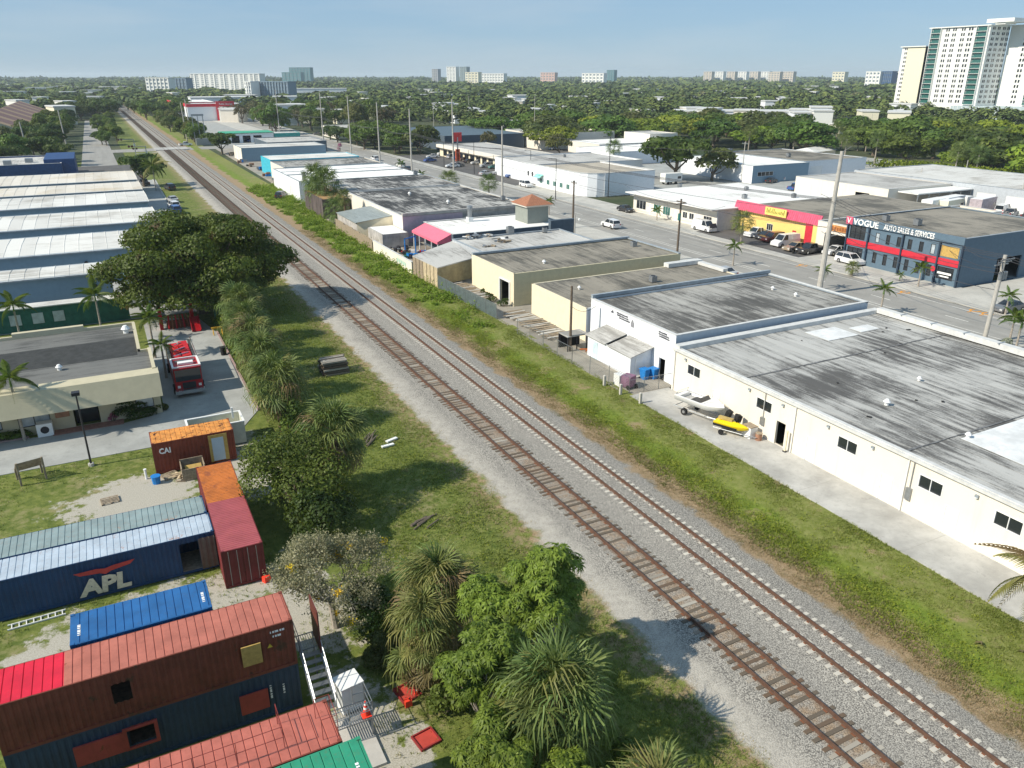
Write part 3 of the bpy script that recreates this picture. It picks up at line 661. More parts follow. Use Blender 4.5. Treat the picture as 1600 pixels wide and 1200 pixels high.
m = MB(); m.box(43, 74.9, 211.6, 212.1, 4.93, 5.1); m.box(43, 74.9, 219.5, 219.9, 4.93, 5.0); m.build('roof_seam', MT['coping'], J_)
J2 = bld('warehouse', 'warehouse with a mildewed greenish grey roof beyond the white roof', 'warehouse', 46.0, 229.5, 75.0, 248.0, 5.1, MT['white_wall'], MT['roof_B'], {'W': [(232, 235.5, .05, 3.4, 'garage'), (238, 241.5, .05, 3.4, 'garage')]}, parapet=.2)
K_ = bld('workshop', 'narrow turquoise workshop with a pale roof', 'workshop', 47.0, 253.5, 75.0, 269.0, 5.0, MT['turq'], MT['roof_metalw'], {}, parapet=.08, coping=None)
L2 = bld('warehouse', 'blue grey metal warehouse with a pale roof near the level crossing', 'warehouse', 46.5, 303.0, 77.0, 320.5, 4.8, MT['blue_metal'], MT['roof_metalw'], {'W': [(305, 309, .05, 3.4, 'garage'), (312, 316, .05, 3.4, 'garage')]}, parapet=.1, side_mats={'W': MT['white_wall']})
M1 = bld('warehouse', 'wide low grey-roofed warehouse with a slate parapet beside the street', 'warehouse', 60.5, 328.5, 84.0, 357, 4.5, MT['dark_wall'], MT['roof_grey'], {}, parapet=.2)
N_ = bld('garage', 'white garage with a green roof edge and three open bays', 'garage', 53.0, 392.0, 75.5, 406.0, 4.2, MT['cool_white'], MT['roof_grey'], {'S': [(56.5, 60.0, .05, 3.2, 'open'), (61.5, 65, .05, 3.2, 'open'), (66.3, 70, .05, 3.2, 'open')]}, parapet=.1, coping=None)
m = MB(); m.box(52.8, 75.7, 391.6, 406.3, 4.2, 4.5); m.build('roof_edge', simple('green_fascia', (.06, .36, .22)), N_)
N2 = bld('garage', 'teal annex on the street side of the green-edged garage', 'garage', 76, 392.5, 88, 404.0, 3.8, simple('teal_wall', (.04, .30, .28)), MT['roof_grey'], {}, parapet=.1, coping=None)
# self-storage block with red bands
for i, (a, lab) in enumerate([((60.5, 606, 86, 622), 0), ((59, 640, 84, 716), 1)]):
    pass
PS = bld('storage_building', 'three-storey self-storage building with red bands and a red corner tower', 'storage building', 60.0, 598.0, 90.0, 622.0, 11.0, MT['cool_white'], MT['roof_white'], {'S': [(80.5, 87.5, 2.5, 5, 'win', 5), (80.5, 87.5, 6, 8.6, 'win', 5)]}, parapet=.3, coping='white_coping')
m = MB(); m.box(59.7, 78.5, 597.7, 598.0, 9.2, 11.2); m.box(59.7, 60, 598, 622, 9.2, 11.2); m.build('red_band', MT['red_wall'], PS)
m = MB(); m.box(78.6, 80.3, 596.8, 598, 0, 12.6); m.box(80.3, 90.6, 596.8, 598, 9.3, 12.6); m.box(88.6, 90.6, 596.8, 598, 0, 9.3); m.build('red_portal', MT['red_wall'], PS)
PS2 = bld('storage_building', 'second self-storage block with a red cornice behind the first', 'storage building', 57, 640, 84, 715, 11.0, MT['cool_white'], MT['roof_white'], {}, parapet=.3, coping='white_coping')
m = MB(); m.box(56.7, 84, 639.7, 640, 9.4, 11.2); m.box(56.7, 57, 640, 715, 9.4, 11.2); m.build('red_band', MT['red_wall'], PS2)
def sign_text(parent, body, size, loc, rot, mat, ext=.03, sx=1.0, name='lettering', align='LEFT', bold=0.0, shear=0.0):
    cu = bpy.data.curves.new('lettering', 'FONT'); cu.body = body; cu.size = size; cu.extrude = ext; cu.align_x = align; cu.offset = bold; cu.resolution_u = 2; cu.shear = shear
    to = bpy.data.objects.new('tmp', cu); COL.objects.link(to); dg = bpy.context.evaluated_depsgraph_get(); dg.update()
    me = bpy.data.meshes.new_from_object(to.evaluated_get(dg)); bpy.data.objects.remove(to); bpy.data.curves.remove(cu)
    me.materials.clear(); me.materials.append(mat); me.name = name
    o = bpy.data.objects.new(name, me); COL.objects.link(o); o.parent = parent
    off = Vector((0, 0, 0)); p = parent
    while p is not None: off += p.location; p = p.parent
    o.location = Vector(loc) - off; o.rotation_euler = rot; o.scale = (sx, 1, 1); return o
FW = (R(90), 0, R(-90))   # on a wall facing -X
FS = (R(90), 0, 0)        # on a wall facing -Y
sign_text(PS, 'Public Storage', 1.7, (80.6, 596.7, 10.3), FS, MT['text_white'], .04, .9)
blk = simple('black_lettering', (.10, .10, .12), .7)
# lettering on the white workshop (mostly illegible in the photo): lines of sign writing and an emblem
sg = thing('wall_sign', 'black painted sign lines over the lean-to on the white workshop', 'sign', (47.55, 70.9, 3.6))
for zz, a, b in ((4.93, 67.7, 65.7), (4.70, 67.6, 65.5), (4.47, 67.2, 65.3)):
    m = MB(); y = a
    while y > b:
        ww = rnd.uniform(.08, .17); m.box(47.54, 47.57, y - ww, y, zz, zz + rnd.choice([.11, .14, .16])); y -= ww + rnd.uniform(.04, .07)
    m.build('lettering', blk, sg)
m = MB(); m.add([(47.55, 68.9, 4.75), (47.55, 68.3, 4.75), (47.55, 68.45, 5.1), (47.55, 68.65, 4.95)], [(0,1,2,3)]); m.build('emblem', blk, sg)
m = MB(); m.add([(47.55, 65.0, 4.15), (47.55, 64.5, 4.15), (47.55, 64.5, 4.6), (47.55, 64.75, 5.0), (47.55, 65.0, 4.6)], [(0,1,2,3,4)]); m.build('emblem', simple('grey_lettering', (.25, .25, .27)), sg)
sg = thing('wall_sign', 'small black sign writing above the pedestrian door of the white workshop', 'sign', (47.55, 62, 3.6))
for zz, a, b in ((4.90, 60.2, 58.9), (4.68, 60.2, 58.5), (4.46, 60.1, 58.5)):
    m = MB(); y = a
    while y > b:
        ww = rnd.uniform(.08, .16); m.box(47.54, 47.57, y - ww, y, zz, zz + rnd.choice([.12, .15])); y -= ww + .05
    m.build('lettering', blk, sg)
# ---- east side of the street
S_ = bld('shop_row', 'white row of shops with a bright white roof across the street', 'shop', 107.6, 120.5, 139, 148.8, 4.3, MT['white_wall'], MT['roof_white'],
    {'W': [(122, 124.5, .9, 2.6, 'shop', 3), (125.5, 126.4, .15, 2.5, 'door'), (127.5, 129.0, 1.2, 2.5, 'shop', 2), (129.6, 131.1, 1.2, 2.5, 'shop', 2), (133.0, 134, .15, 2.5, 'door'), (135.3, 137.8, .9, 2.7, 'green', 3), (138.8, 141.2, .9, 2.7, 'green', 3), (142.2, 143.0, .15, 2.6, 'door'), (144.0, 147.6, .9, 2.8, 'shop', 3)]}, parapet=.02, coping=None, overhang=0, frame=MT['white_frame'])
m = MB(); m.box(105.6, 139.2, 119.9, 149.4, 4.28, 4.48); m.build('roof_canopy', MT['roof_white'], S_)
m = MB(); m.box(107.5, 139.0, 120.3, 120.5, 0, 4.2); m.build('side_wall', MT['grey_wall'], S_)
def cur(ps): return ps
R_ = thing('showroom', 'white building with a rounded corner and a buff flat roof', 'showroom', (108.5, 171, 0))
poly = [(108.8, 197.5), (108.8, 177.5), (109.2, 175), (110.4, 173), (112.4, 171.6), (115, 171.0), (130.0, 171.0), (130.0, 197.5)]
m = MB(); m.prism(poly, 0, 5.9, top=False, bottom=False); m.build('wall', MT['cool_white'], R_)
m = MB(); m.prism([(x + (.25 if x < 120 else -.25), y + (.25 if y < 180 else -.25)) for x, y in poly], 5.3, 5.55); m.build('roof', MT['roof_buff'], R_)
m = MB(); m.prism(poly, 5.9, 6.0); m2 = MB()
for a, b in zip(poly, poly[1:] + poly[:1]):
    d = Vector((b[0]-a[0], b[1]-a[1], 0)); c = Vector(((a[0]+b[0])/2, (a[1]+b[1])/2, 5.92)); m2.cbox(c, (d.length + .1, .3, .1), Matrix.Rotation(math.atan2(d.y, d.x), 3, 'Z'))
m2.build('coping', MT['white_coping'], R_)
for y in (179, 182.5, 186, 189.5, 193.5):
    m = MB(); m.box(108.72, 108.8, y, y + 1.6, 1.2, 2.5); f = m.build('window', MT['white_frame'], R_); m = MB(); m.box(108.70, 108.72, y + .08, y + .76, 1.26, 2.44); m.box(108.70, 108.72, y + .84, y + 1.52, 1.26, 2.44); m.build('pane', MT['glass_green'], f)
m = MB(); m.add([(108.8, 193.0, 3.6), (108.8, 196.6, 3.6), (107.4, 196.6, 2.7), (107.4, 193, 2.7)], [(0,1,2,3)]); m.build('awning', simple('mint_awning', (.25, .65, .52)), R_)
m = MB(); m.box(114.3, 129.8, 170.9, 170.98, .1, 5.8); m.build('shaded_panel', MT['cool_white'], R_)
Q_ = bld('shop_row', 'white building with a pale grey roof behind the car park', 'shop', 110.5, 198.5, 146, 227, 5.5, MT['cool_white'], MT['roof_grey'], {'W': [(202, 203, 2, 3.4, 'win', 1), (204.5, 205.5, 2, 3.4, 'win', 1)]}, parapet=.3, coping='white_coping')
P_ = bld('shop_row', 'cream strip of shops with a white fascia behind the busy car park', 'shop', 118.5, 228, 138, 292, 4.4, MT['cream_wall'], MT['roof_grey'],
    {'W': [(230 + k * 5.0, 233.6 + k * 5.0, .5, 2.7, 'shop', 4) for k in range(12)]}, parapet=.1, coping='white_coping', frame=MT['dark_frame'])
m = MB(); m.box(117.0, 118.5, 228, 292, 3.4, 4.5); m.build('fascia', MT['white_wall'], P_)
sgn = thing('pylon_sign', 'red square pylon sign standing over the car park', 'sign', (113, 262, 0))
m = MB(); m.box(112.8, 113.2, 261.8, 262.2, 0, 9); m.build('post', MT['steel'], sgn); m = MB(); m.box(111.4, 114.6, 261.85, 262.15, 7.6, 10.6); m.build('panel', simple('red_sign_panel', (.60, .05, .05)), sgn)
m = MB(); m.box(112.2, 113.8, 261.8, 262.2, 1.0, 5.0); m.build('panel', simple('orange_sign_panel', (.65, .12, .05)), sgn)
# the yellow restaurant and its neighbour
T_ = bld('restaurant', 'yellow restaurant with a pink corrugated mansard fascia', 'restaurant', 113.1, 99.0, 150, 121.0, 4.4, MT['yellow_wall'], MT['roof_brown'],
    {'W': [(110.9, 112.5, 1.2, 2.5, 'win', 3), (105.0, 105.9, .15, 2.2, 'door', MT['red_wall'])]}, parapet=.1, coping=None, side_mats={'N': MT['grey_wall'], 'E': MT['grey_wall'], 'S': MT['grey_wall']})
m = MB()
for k in range(44):
    y = 99.2 + k * .5; m.add([(112.3, y, 4.1), (112.3, y + .45, 4.1), (112.9, y + .45, 5.8), (112.9, y, 5.8), (112.5, y, 4.1), (112.5, y + .45, 4.1), (113.1, y + .45, 5.8), (113.1, y, 5.8)], [(3,2,1,0), (4,5,6,7), (0,1,5,4), (2,3,7,6), (0,4,7,3), (1,2,6,5)])
tag(m.build('fascia_sheet', MT['pink_metal'], T_), kind='stuff')
m = MB(); m.box(113.1, 150, 99.0, 121.2, 4.45, 4.6); m.build('roof', MT['roof_brown'], T_)
m = MB(); m.box(112.6, 112.8, 120.6, 121.0, 0, 4.1); m.box(112.4, 113.05, 99.0, 100.6, 0, 4.2); m.build('pillar', MT['yellow_wall'], T_)
m = MB(); m.box(112.5, 113.05, 98.9, 102.4, 0, 4.1); m.build('red_bay', MT['red_wall'], T_)
sb = thing('fascia_sign', 'yellow sign board on the pink fascia of the restaurant', 'sign', (112.2, 108, 4.2)); m = MB(); m.box(112.1, 112.28, 107.0, 112.4, 4.3, 5.75); m.build('panel', simple('sign_yellow', (.85, .66, .18)), sb)
ol = simple('olive_script', (.28, .27, .05)); y = 112.0; m = MB()
for k in range(13):
    hh = rnd.choice([.45, .5, .9, .6]); m.add([(112.07, y, 4.7), (112.07, y - .16, 4.7), (112.07, y - .30, 4.7 + hh), (112.07, y - .12, 4.7 + hh)], [(0,1,2,3)]); y -= .36
m.build('lettering', ol, sb)
U2 = bld('garage', 'white open-fronted garage with an orange sign between restaurant and dealership', 'garage', 111.5, 90.2, 150, 98.8, 5.2, MT['white_wall'], MT['roof_brown'], {'W': [(91.5, 97, .1, 3.4, 'open')]}, parapet=.35, coping='white_coping')
os_ = thing('fascia_sign', 'weathered orange sign over the open garage front', 'sign', (111.4, 94, 4)); m = MB(); m.box(111.25, 111.45, 90.9, 95.8, 4.0, 5.0); m.build('panel', simple('orange_board', (.55, .25, .08), var=.3), os_)
rl_ = simple('faded_letters', (.30, .10, .03)); m = MB(); y = 95.5
for k in range(8): m.box(111.2, 111.24, y - .38, y, 4.2, 4.2 + rnd.choice([.5, .6])); y -= .55
m.build('lettering', rl_, os_)
# the two-storey dealership
fac = []
for a, b in ((78.8, 84.9),):
    for k in range(6):
        y = 73.9 + k * 1.95
        fac.append((y, y + .7, .9, 2.6, 'win', 1)); fac.append((y, y + .7, 4.2, 5.7, 'pale' if k in (0, 5) else 'win', 1))
fac += [(86.4, 89.4, 4.1, 6.2, 'win', 3), (86.4, 89.4, .6, 2.7, 'win', 3), (70.3, 72.9, .9, 2.7, 'win', 2)]
fac += [(70.1, 72.9, 4.2, 5.8, 'panel', MT['plywood'])]
U_ = bld('dealership', 'two-storey blue grey car dealership with a red band and white lettering', 'dealership', 108.6, 69.4, 134, 90.0, 7.3, MT['vogue_wall'], MT['roof_brown'], {'W': fac, 'S': [(117, 123, .1, 3.6, 'open')]}, parapet=.15, coping='coping', frame=MT['dark_frame'])
m = MB(); m.box(108.42, 108.6, 69.4, 90.0, 3.0, 3.95); m.build('red_band', MT['red_wall'], U_)
m = MB()
for y in (69.5, 73.1, 79.3, 85.6, 89.8): m.box(108.25, 108.6, y - .12, y + .12, .1, 6.3 if y > 69.6 else 6.3)
m.build('pilaster', simple('blue_black_pilaster', (.03, .05, .08)), U_)
m = MB(); m.box(108.3, 108.6, 69.4, 90.3, 6.35, 7.4); m.build('sign_band', MT['vogue_wall'], U_)
m = MB(); m.box(108.22, 108.3, 88.9, 90.2, 6.3, 7.5); m.build('logo_panel', MT['pink_metal'], U_)
sign_text(U_, 'V', 1.3, (108.2, 90.0, 6.45), FW, MT['text_white'], .03, 1)
sign_text(U_, 'VOGUE', 1.35, (108.28, 88.75, 6.42), FW, MT['text_white'], .06, 1.06, bold=.03)
sign_text(U_, 'AUTO SALES & SERVICES', 1.15, (108.28, 82.9, 6.48), FW, MT['text_white'], .06, .70, bold=.025)
m = MB(); m.cyl((108.2, 73.4, 2.2), (108.35, 73.4, 2.2), .4, n=12); m.build('logo_disc', MT['red_wall'], U_)
m = MB(); m.box(108.25, 108.3, 70.4, 72.6, 1.7, 2.0); m.box(108.25, 108.3, 70.7, 72.3, 1.3, 1.5); m.build('lettering', MT['text_white'], U_)
# yard buildings behind
V_ = bld('warehouse', 'white workshop with a red roofline and grey roof behind the dealership', 'warehouse', 160, 123, 182, 151, 4.8, MT['white_wall'], MT['roof_grey'], {'W': [(128, 132, .1, 3.2, 'open'), (138, 142, .1, 3.2, 'garage')]}, parapet=.1, coping='white_coping')
V2 = bld('warehouse', 'very wide pale-roofed warehouse with service bays at the right edge', 'warehouse', 182.5, 96, 214, 152, 5.2, MT['grey_wall'], MT['roof_metalw'], {'W': [(98 + 7*k, 102.5 + 7*k, .1, 3.6, 'garage') for k in range(3)]}, parapet=.1, coping='coping')
V3 = thing('canopy', 'flat white vehicle canopy on thin posts in the yard', 'canopy', (168, 112, 0)); m = MB(); m.box(163, 182.3, 117.5, 122.8, 4.0, 4.25); m.build('roof', MT['roof_white'], V3)
for k in range(6):
    m = MB(); m.box(163.3 + k * 3.7, 163.5 + k * 3.7, 117.7, 117.9, 0, 4); m.build('post', MT['steel'], V3)
W_ = bld('warehouse', 'white-roofed workshop with a shaded blue end wall left of the yard', 'warehouse', 166, 173, 188, 205, 5, MT['cool_white'], MT['roof_white'], {'S': [(168, 174, 2, 3.2, 'win', 4)]}, parapet=.1, side_mats={'S': MT['blue_metal']})
X_ = bld('warehouse', 'long pale workshop with a dark grey roof behind the white-roofed one', 'warehouse', 189, 176, 216, 212, 5.0, MT['cool_white'], MT['roof_brown'], {'S': [(192, 197, .1, 3.4, 'garage')]}, parapet=.15)
Y_ = bld('restaurant', 'low white restaurant with a dark glazed front among car parks', 'restaurant', 172, 262, 205, 285, 4.4, MT['white_wall'], MT['roof_white'], {'S': [(176 + 5*k, 180 + 5*k, .3, 2.8, 'shop', 2) for k in range(5)]}, parapet=.1, coping='white_coping')
Y2 = bld('shop_row', 'square white two-storey block with dark signs above the restaurant', 'shop', 200, 268, 214, 286, 7.0, MT['white_wall'], MT['roof_grey'], {'S': [(206, 211, 4, 5.8, 'shop', 3)]}, parapet=.2, coping='white_coping')
Y3 = bld('workshop', 'white workshop roof half hidden behind the large round tree', 'workshop', 158, 232, 186, 256, 4.5, MT['cool_white'], MT['roof_white'], {}, parapet=.1, coping='white_coping')
Z1 = bld('warehouse', 'long white warehouse with a low roof left of the wood', 'warehouse', 186, 372, 240, 400, 6.5, MT['white_wall'], MT['roof_white'], {}, parapet=.2, coping='white_coping')
Z2 = bld('shop', 'small white shop with tall dark windows among street trees', 'shop', 106.5, 398, 132, 424, 5, MT['white_wall'], MT['roof_grey'], {'W': [(400 + 3*k, 401.8 + 3*k, .5, 3.4, 'shop', 1) for k in range(7)], 'S': [(110 + 3.3*k, 112 + 3.3*k, .5, 3.4, 'shop', 1) for k in range(6)]}, parapet=.2, coping='white_coping')
Z4 = bld('warehouse', 'dark blue grey roofed hall behind the street trees', 'warehouse', 128, 310, 165, 372, 6.0, MT['dark_wall'], simple('slate_blue_roof', (.09, .13, .16)), {}, parapet=.1, coping=None)
# ---- west side: warehouses in a row
rows = [(220.5, 243, 'northernmost blue grey warehouse with a rust-tinged pale roof, farthest of the row'), (200.5, 216.5, 'second farthest warehouse of the row with a warm stained roof'), (180, 197.5, 'third farthest pale-roofed warehouse of the row'),
        (154.3, 171.5, 'pale-roofed warehouse in the middle of the row, end wall beside the small lot'), (130.6, 146.4, 'pale-roofed warehouse whose end is hidden by the big spreading tree'), (114.8, 121.4, 'nearest pale-roofed blue warehouse behind the green building')]
for k, (a, b, lab) in enumerate(rows):
    x1 = 7.8 if k < 4 else (6.5 if k == 4 else -1.0)
    t = thing('warehouse', lab, 'warehouse', (-58, a, 0), 0, 'row of blue grey warehouses')
    m = MB(); wall_side(m, 'S', -58, x1, a, b, 4.9, [] if k != 0 else [(30 + 3*j, 31 + 3*j, 1.5, 2.6) for j in range(10)]); m.build('wall', MT['blue_metal'], t)
    m = MB(); wall_side(m, 'N', -58, x1, a, b, 4.9, []); m.build('wall', MT['blue_metal'], t)
    mid = (a + b) / 2
    m = MB(); m.add([(x1, a, 0), (x1, b, 0), (x1, b, 4.9), (x1, mid, 5.1), (x1, a, 4.9)], [(0,1,2,3,4)]); m.build('end_wall', MT['blue_metal'], t)
    rm = MT['roof_metalw'] if k > 1 else roofing('rust_tinged_roof', (.64, .60, .53), (.52, .45, .34), .45, 'X', streak=.3)
    nr_ = 34; xs_ = [-58.3 + (x1 + .6 + 58) * j / nr_ for j in range(nr_ + 1)]
    for x_a, x_b in zip(xs_[:-1], xs_[1:]):
        m = MB()
        m.add([(x_a + .02, a - .35, 4.86), (x_b - .02, a - .35, 4.86), (x_b - .02, mid, 5.14), (x_a + .02, mid, 5.14), (x_b - .02, b + .35, 4.86), (x_a + .02, b + .35, 4.86)], [(0,1,2,3), (3,2,4,5)])
        m.add([(x_b - .03, a - .35, 4.86), (x_b + .0, a - .35, 4.90), (x_b, mid, 5.19), (x_b - .06, mid, 5.14), (x_b + .06, a - .35, 4.86), (x_b + .06, mid, 5.14), (x_b, b + .35, 4.93), (x_b - .06, b + .35, 4.86), (x_b + .06, b + .35, 4.86)], [(0,1,2,3), (1,4,5,2), (3,2,6,7), (2,5,8,6)])
        m.build('roof_sheet', rm, t)
    m = MB(); m.box(-58.3, x1 + .3, a - .5, a - .35, 4.72, 4.9); m.build('gutter', MT['coping'], t)
    m = MB(); m.cyl((-8 + k, a - .1, 3.2), (-8 + k, a - .25, 3.2), .25, n=8); m.build('vent', MT['dark_frame'], t)
GB = thing('outbuilding', 'long dark green metal building with posters on its wall behind the palms', 'outbuilding', (-30, 105, 0))
m = MB(); wall_side(m, 'S', -30, .4, 107.6, 109.2, 2.9, []); m.build('wall', MT['green_wall'], GB)
m = MB(); m.box(-30, .8, 107.2, 109.4, 2.92, 3.05); m.build('roof', MT['roof_metalw'], GB)
for k in range(28):
    m = MB(); m.box(-29.6 + k * 1.07, -29.54 + k * 1.07, 107.55, 107.6, 0, 2.9); m.build('rib', MT['green_wall'], GB)
for px in (33, 66, 97):
    x, y = at(px, 503); m = MB(); m.box(x - .6, x + .6, 107.5, 107.56, .9, 2.2); m.build('poster', MT['glass_pale'], GB)
# ---- beige office with a deep fascia
OF = thing('office', 'beige single-storey office with a deep sloping fascia and dark gravel roof', 'office', (-20, 73.6, 0))
hs = [(-12.9, -11.0, .9, 2.2, 'pale', 2), (-9.8, -7.4, .8, 2.2, 'pale', 2), (-5.6, -3.6, .05, 2.4, 'open'), (-.6, .9, .8, 2.2, 'pale', 1), (-19, -16, .8, 2.2, 'pale', 2)]
m = MB(); pt, L = wall_side(m, 'S', -20, 1.5, 73.6, 89.5, 3.0, [(a + 20, b + 20, *r) for a, b, *r in hs]); m.build('wall', MT['beige_wall'], OF)
for H in hs:
    if H[4] != 'open':
        Hs = (H[0] + 20, H[1] + 20, *H[2:]); fill_hole(OF, 'S', pt, Hs, MT['dark_frame'], None, None)
m = MB(); wall_side(m, 'E', -20, 1.5, 73.6, 79.6, 4.5, []); wall_side(m, 'E', -20, .6, 79.6, 89.5, 4.5, []); wall_side(m, 'N', -20, .6, 73.6, 89.5, 4.5, []); wall_side(m, 'W', -20, .6, 73.6, 89.5, 4.5, []); wall_side(m, 'N', .6, 1.5, 79, 79.6, 4.5, []); m.build('wall', MT['beige_wall'], OF)
m = MB(); m.add([(-20, 71.2, 2.55), (1.7, 71.2, 2.55), (1.7, 71.9, 4.5), (-20, 71.9, 4.5), (-20, 73.6, 2.55), (1.7, 73.6, 2.55), (1.7, 73.6, 4.5), (-20, 73.6, 4.5)], [(0,1,2,3), (3,2,6,7), (1,5,6,2), (0,4,5,1)]); m.build('fascia', MT['beige_wall'], OF)
m = MB(); m.box(-20, .6, 73.61, 89.4, 4.1, 4.28); m.box(.6, 1.5, 73.61, 79.5, 4.1, 4.28); m.build('roof', MT['roof_dark'], OF)
pp = [at(51, 577, 4.3), at(222, 554, 4.3), at(214, 526, 4.3), at(28, 546, 4.3)]; m = MB(); m.prism([(-19.8, pp[0][1]), (.3, pp[0][1]), (.3, pp[2][1]), (-19.8, pp[2][1])], 4.28, 4.295); m.build('roof_patch', simple('dark_roof_band', (.045, .047, .046), .9, var=.25), OF)  # band of darker tone across the office roof, just above its surface
m = MB(); m.box(-20, -10.6, 89.3, 89.6, 4.5, 4.58); m.box(-10.6, -4.2, 89.3, 89.9, 4.5, 4.85); m.box(-4.2, .6, 89.3, 89.6, 4.5, 4.58); m.box(.35, .65, 79.6, 89.3, 4.5, 4.58); m.box(1.25, 1.55, 73.3, 79.6, 4.5, 4.58); m.build('coping', MT['beige_wall'], OF)
m = MB(); m.box(-7.0, -5.9, 73.5, 73.56, 1.2, 2.3); m.build('brick_panel', MT['brick_wall'], OF)
m = MB(); m.box(-5.5, -3.7, 74.4, 74.5, .05, 2.35); m.build('glass_doors', MT['glass'], OF)
pavement('brick_porch', [(-7.4, 72.4), (-1.8, 72.4), (-1.8, 73.6), (-7.4, 73.6)], .085, MT['brickpave'])
# blue flat building beyond the warehouses
BB = bld('office', 'navy blue flat-roofed building cluttered with rooftop units', 'office', -60, 270, -9.5, 300, 5.2, MT['navy_wall'], MT['roof_grey'], {}, parapet=.4, coping='white_coping')
m = MB(); m.box(-14, -6, 272, 296, 0, 6.2); m.build('tower', MT['navy_wall'], BB)
for k in range(7):
    o = MB(); x = -40 + k * 5.2; o.box(x, x + 2, 275 + (k % 3) * 5, 277.4 + (k % 3) * 5, 4.8, 6.0); tag(o.build('rooftop_unit', MT['steel']), 'grey box unit standing on the roof of the navy building', 'rooftop unit', 'rooftop units on the navy building')
TR = thing('tiled_hall', 'long hall with a striped brown and buff hipped roof behind the trees on the left', 'hall', (-50, 440, 0))
m = MB(); m.box(-60, -26, 432, 700, 0, 5); m.build('wall', MT['beige_wall'], TR)
stripe = [simple('brown_tile', (.20, .11, .09)), simple('buff_tile', (.36, .24, .14))]
for k in range(22):
    y0_, y1_ = 430 + k * 12.2, 430 + (k + 1) * 12.2 - .2; m = MB(); m.add([(-25, y0_, 5), (-25, y1_, 5), (-43, y1_, 12), (-43, y0_, 12), (-61, y0_, 5), (-61, y1_, 5)], [(0,1,2,3), (3,2,5,4)]); m.build('roof_strip', stripe[0 if k % 3 else 1], TR)
m = MB(); m.add([(-25, 430, 5), (-43, 430, 12), (-61, 430, 5)], [(0,1,2)]); m.build('gable', MT['beige_wall'], TR)
# ================================================================== SHIPPING CONTAINERS
def corr(m, o, u, v, n, L, H, pitch, dep, mi=0, groove=False):
    """corrugated sheet from o along u (length L) and v (height H), pushed along n"""
    o, u, v, n = Vector(o), Vector(u), Vector(v), Vector(n); k = max(1, round(L / pitch)); p = L / k
    pts = []
    prof = [(0, 0), (.84, 0), (.88, -1), (.96, -1)] if groove else [(0, 0), (.32, 0), (.5, -1), (.82, -1)]
    for i in range(k):
        for a, b in prof: pts.append(((i + a) * p, b * dep))
    pts.append((L, 0)); base = len(m.v)
    for a, b in pts: m.v.append(tuple(o + u * a + n * b)); m.v.append(tuple(o + u * a + n * b + v * H))
    for i in range(len(pts) - 1): m.f.append((base + 2*i, base + 2*i + 2, base + 2*i + 3, base + 2*i + 1)); m.m.append(mi)
    return m
def rusty(name, col, rustc=(.16, .06, .025), rust=.62, var=.15, rough=.55, scale=1.2):
    return simple(name, col, rough, .0, var=var, scale=scale, rustc=rustc, rust=rust)
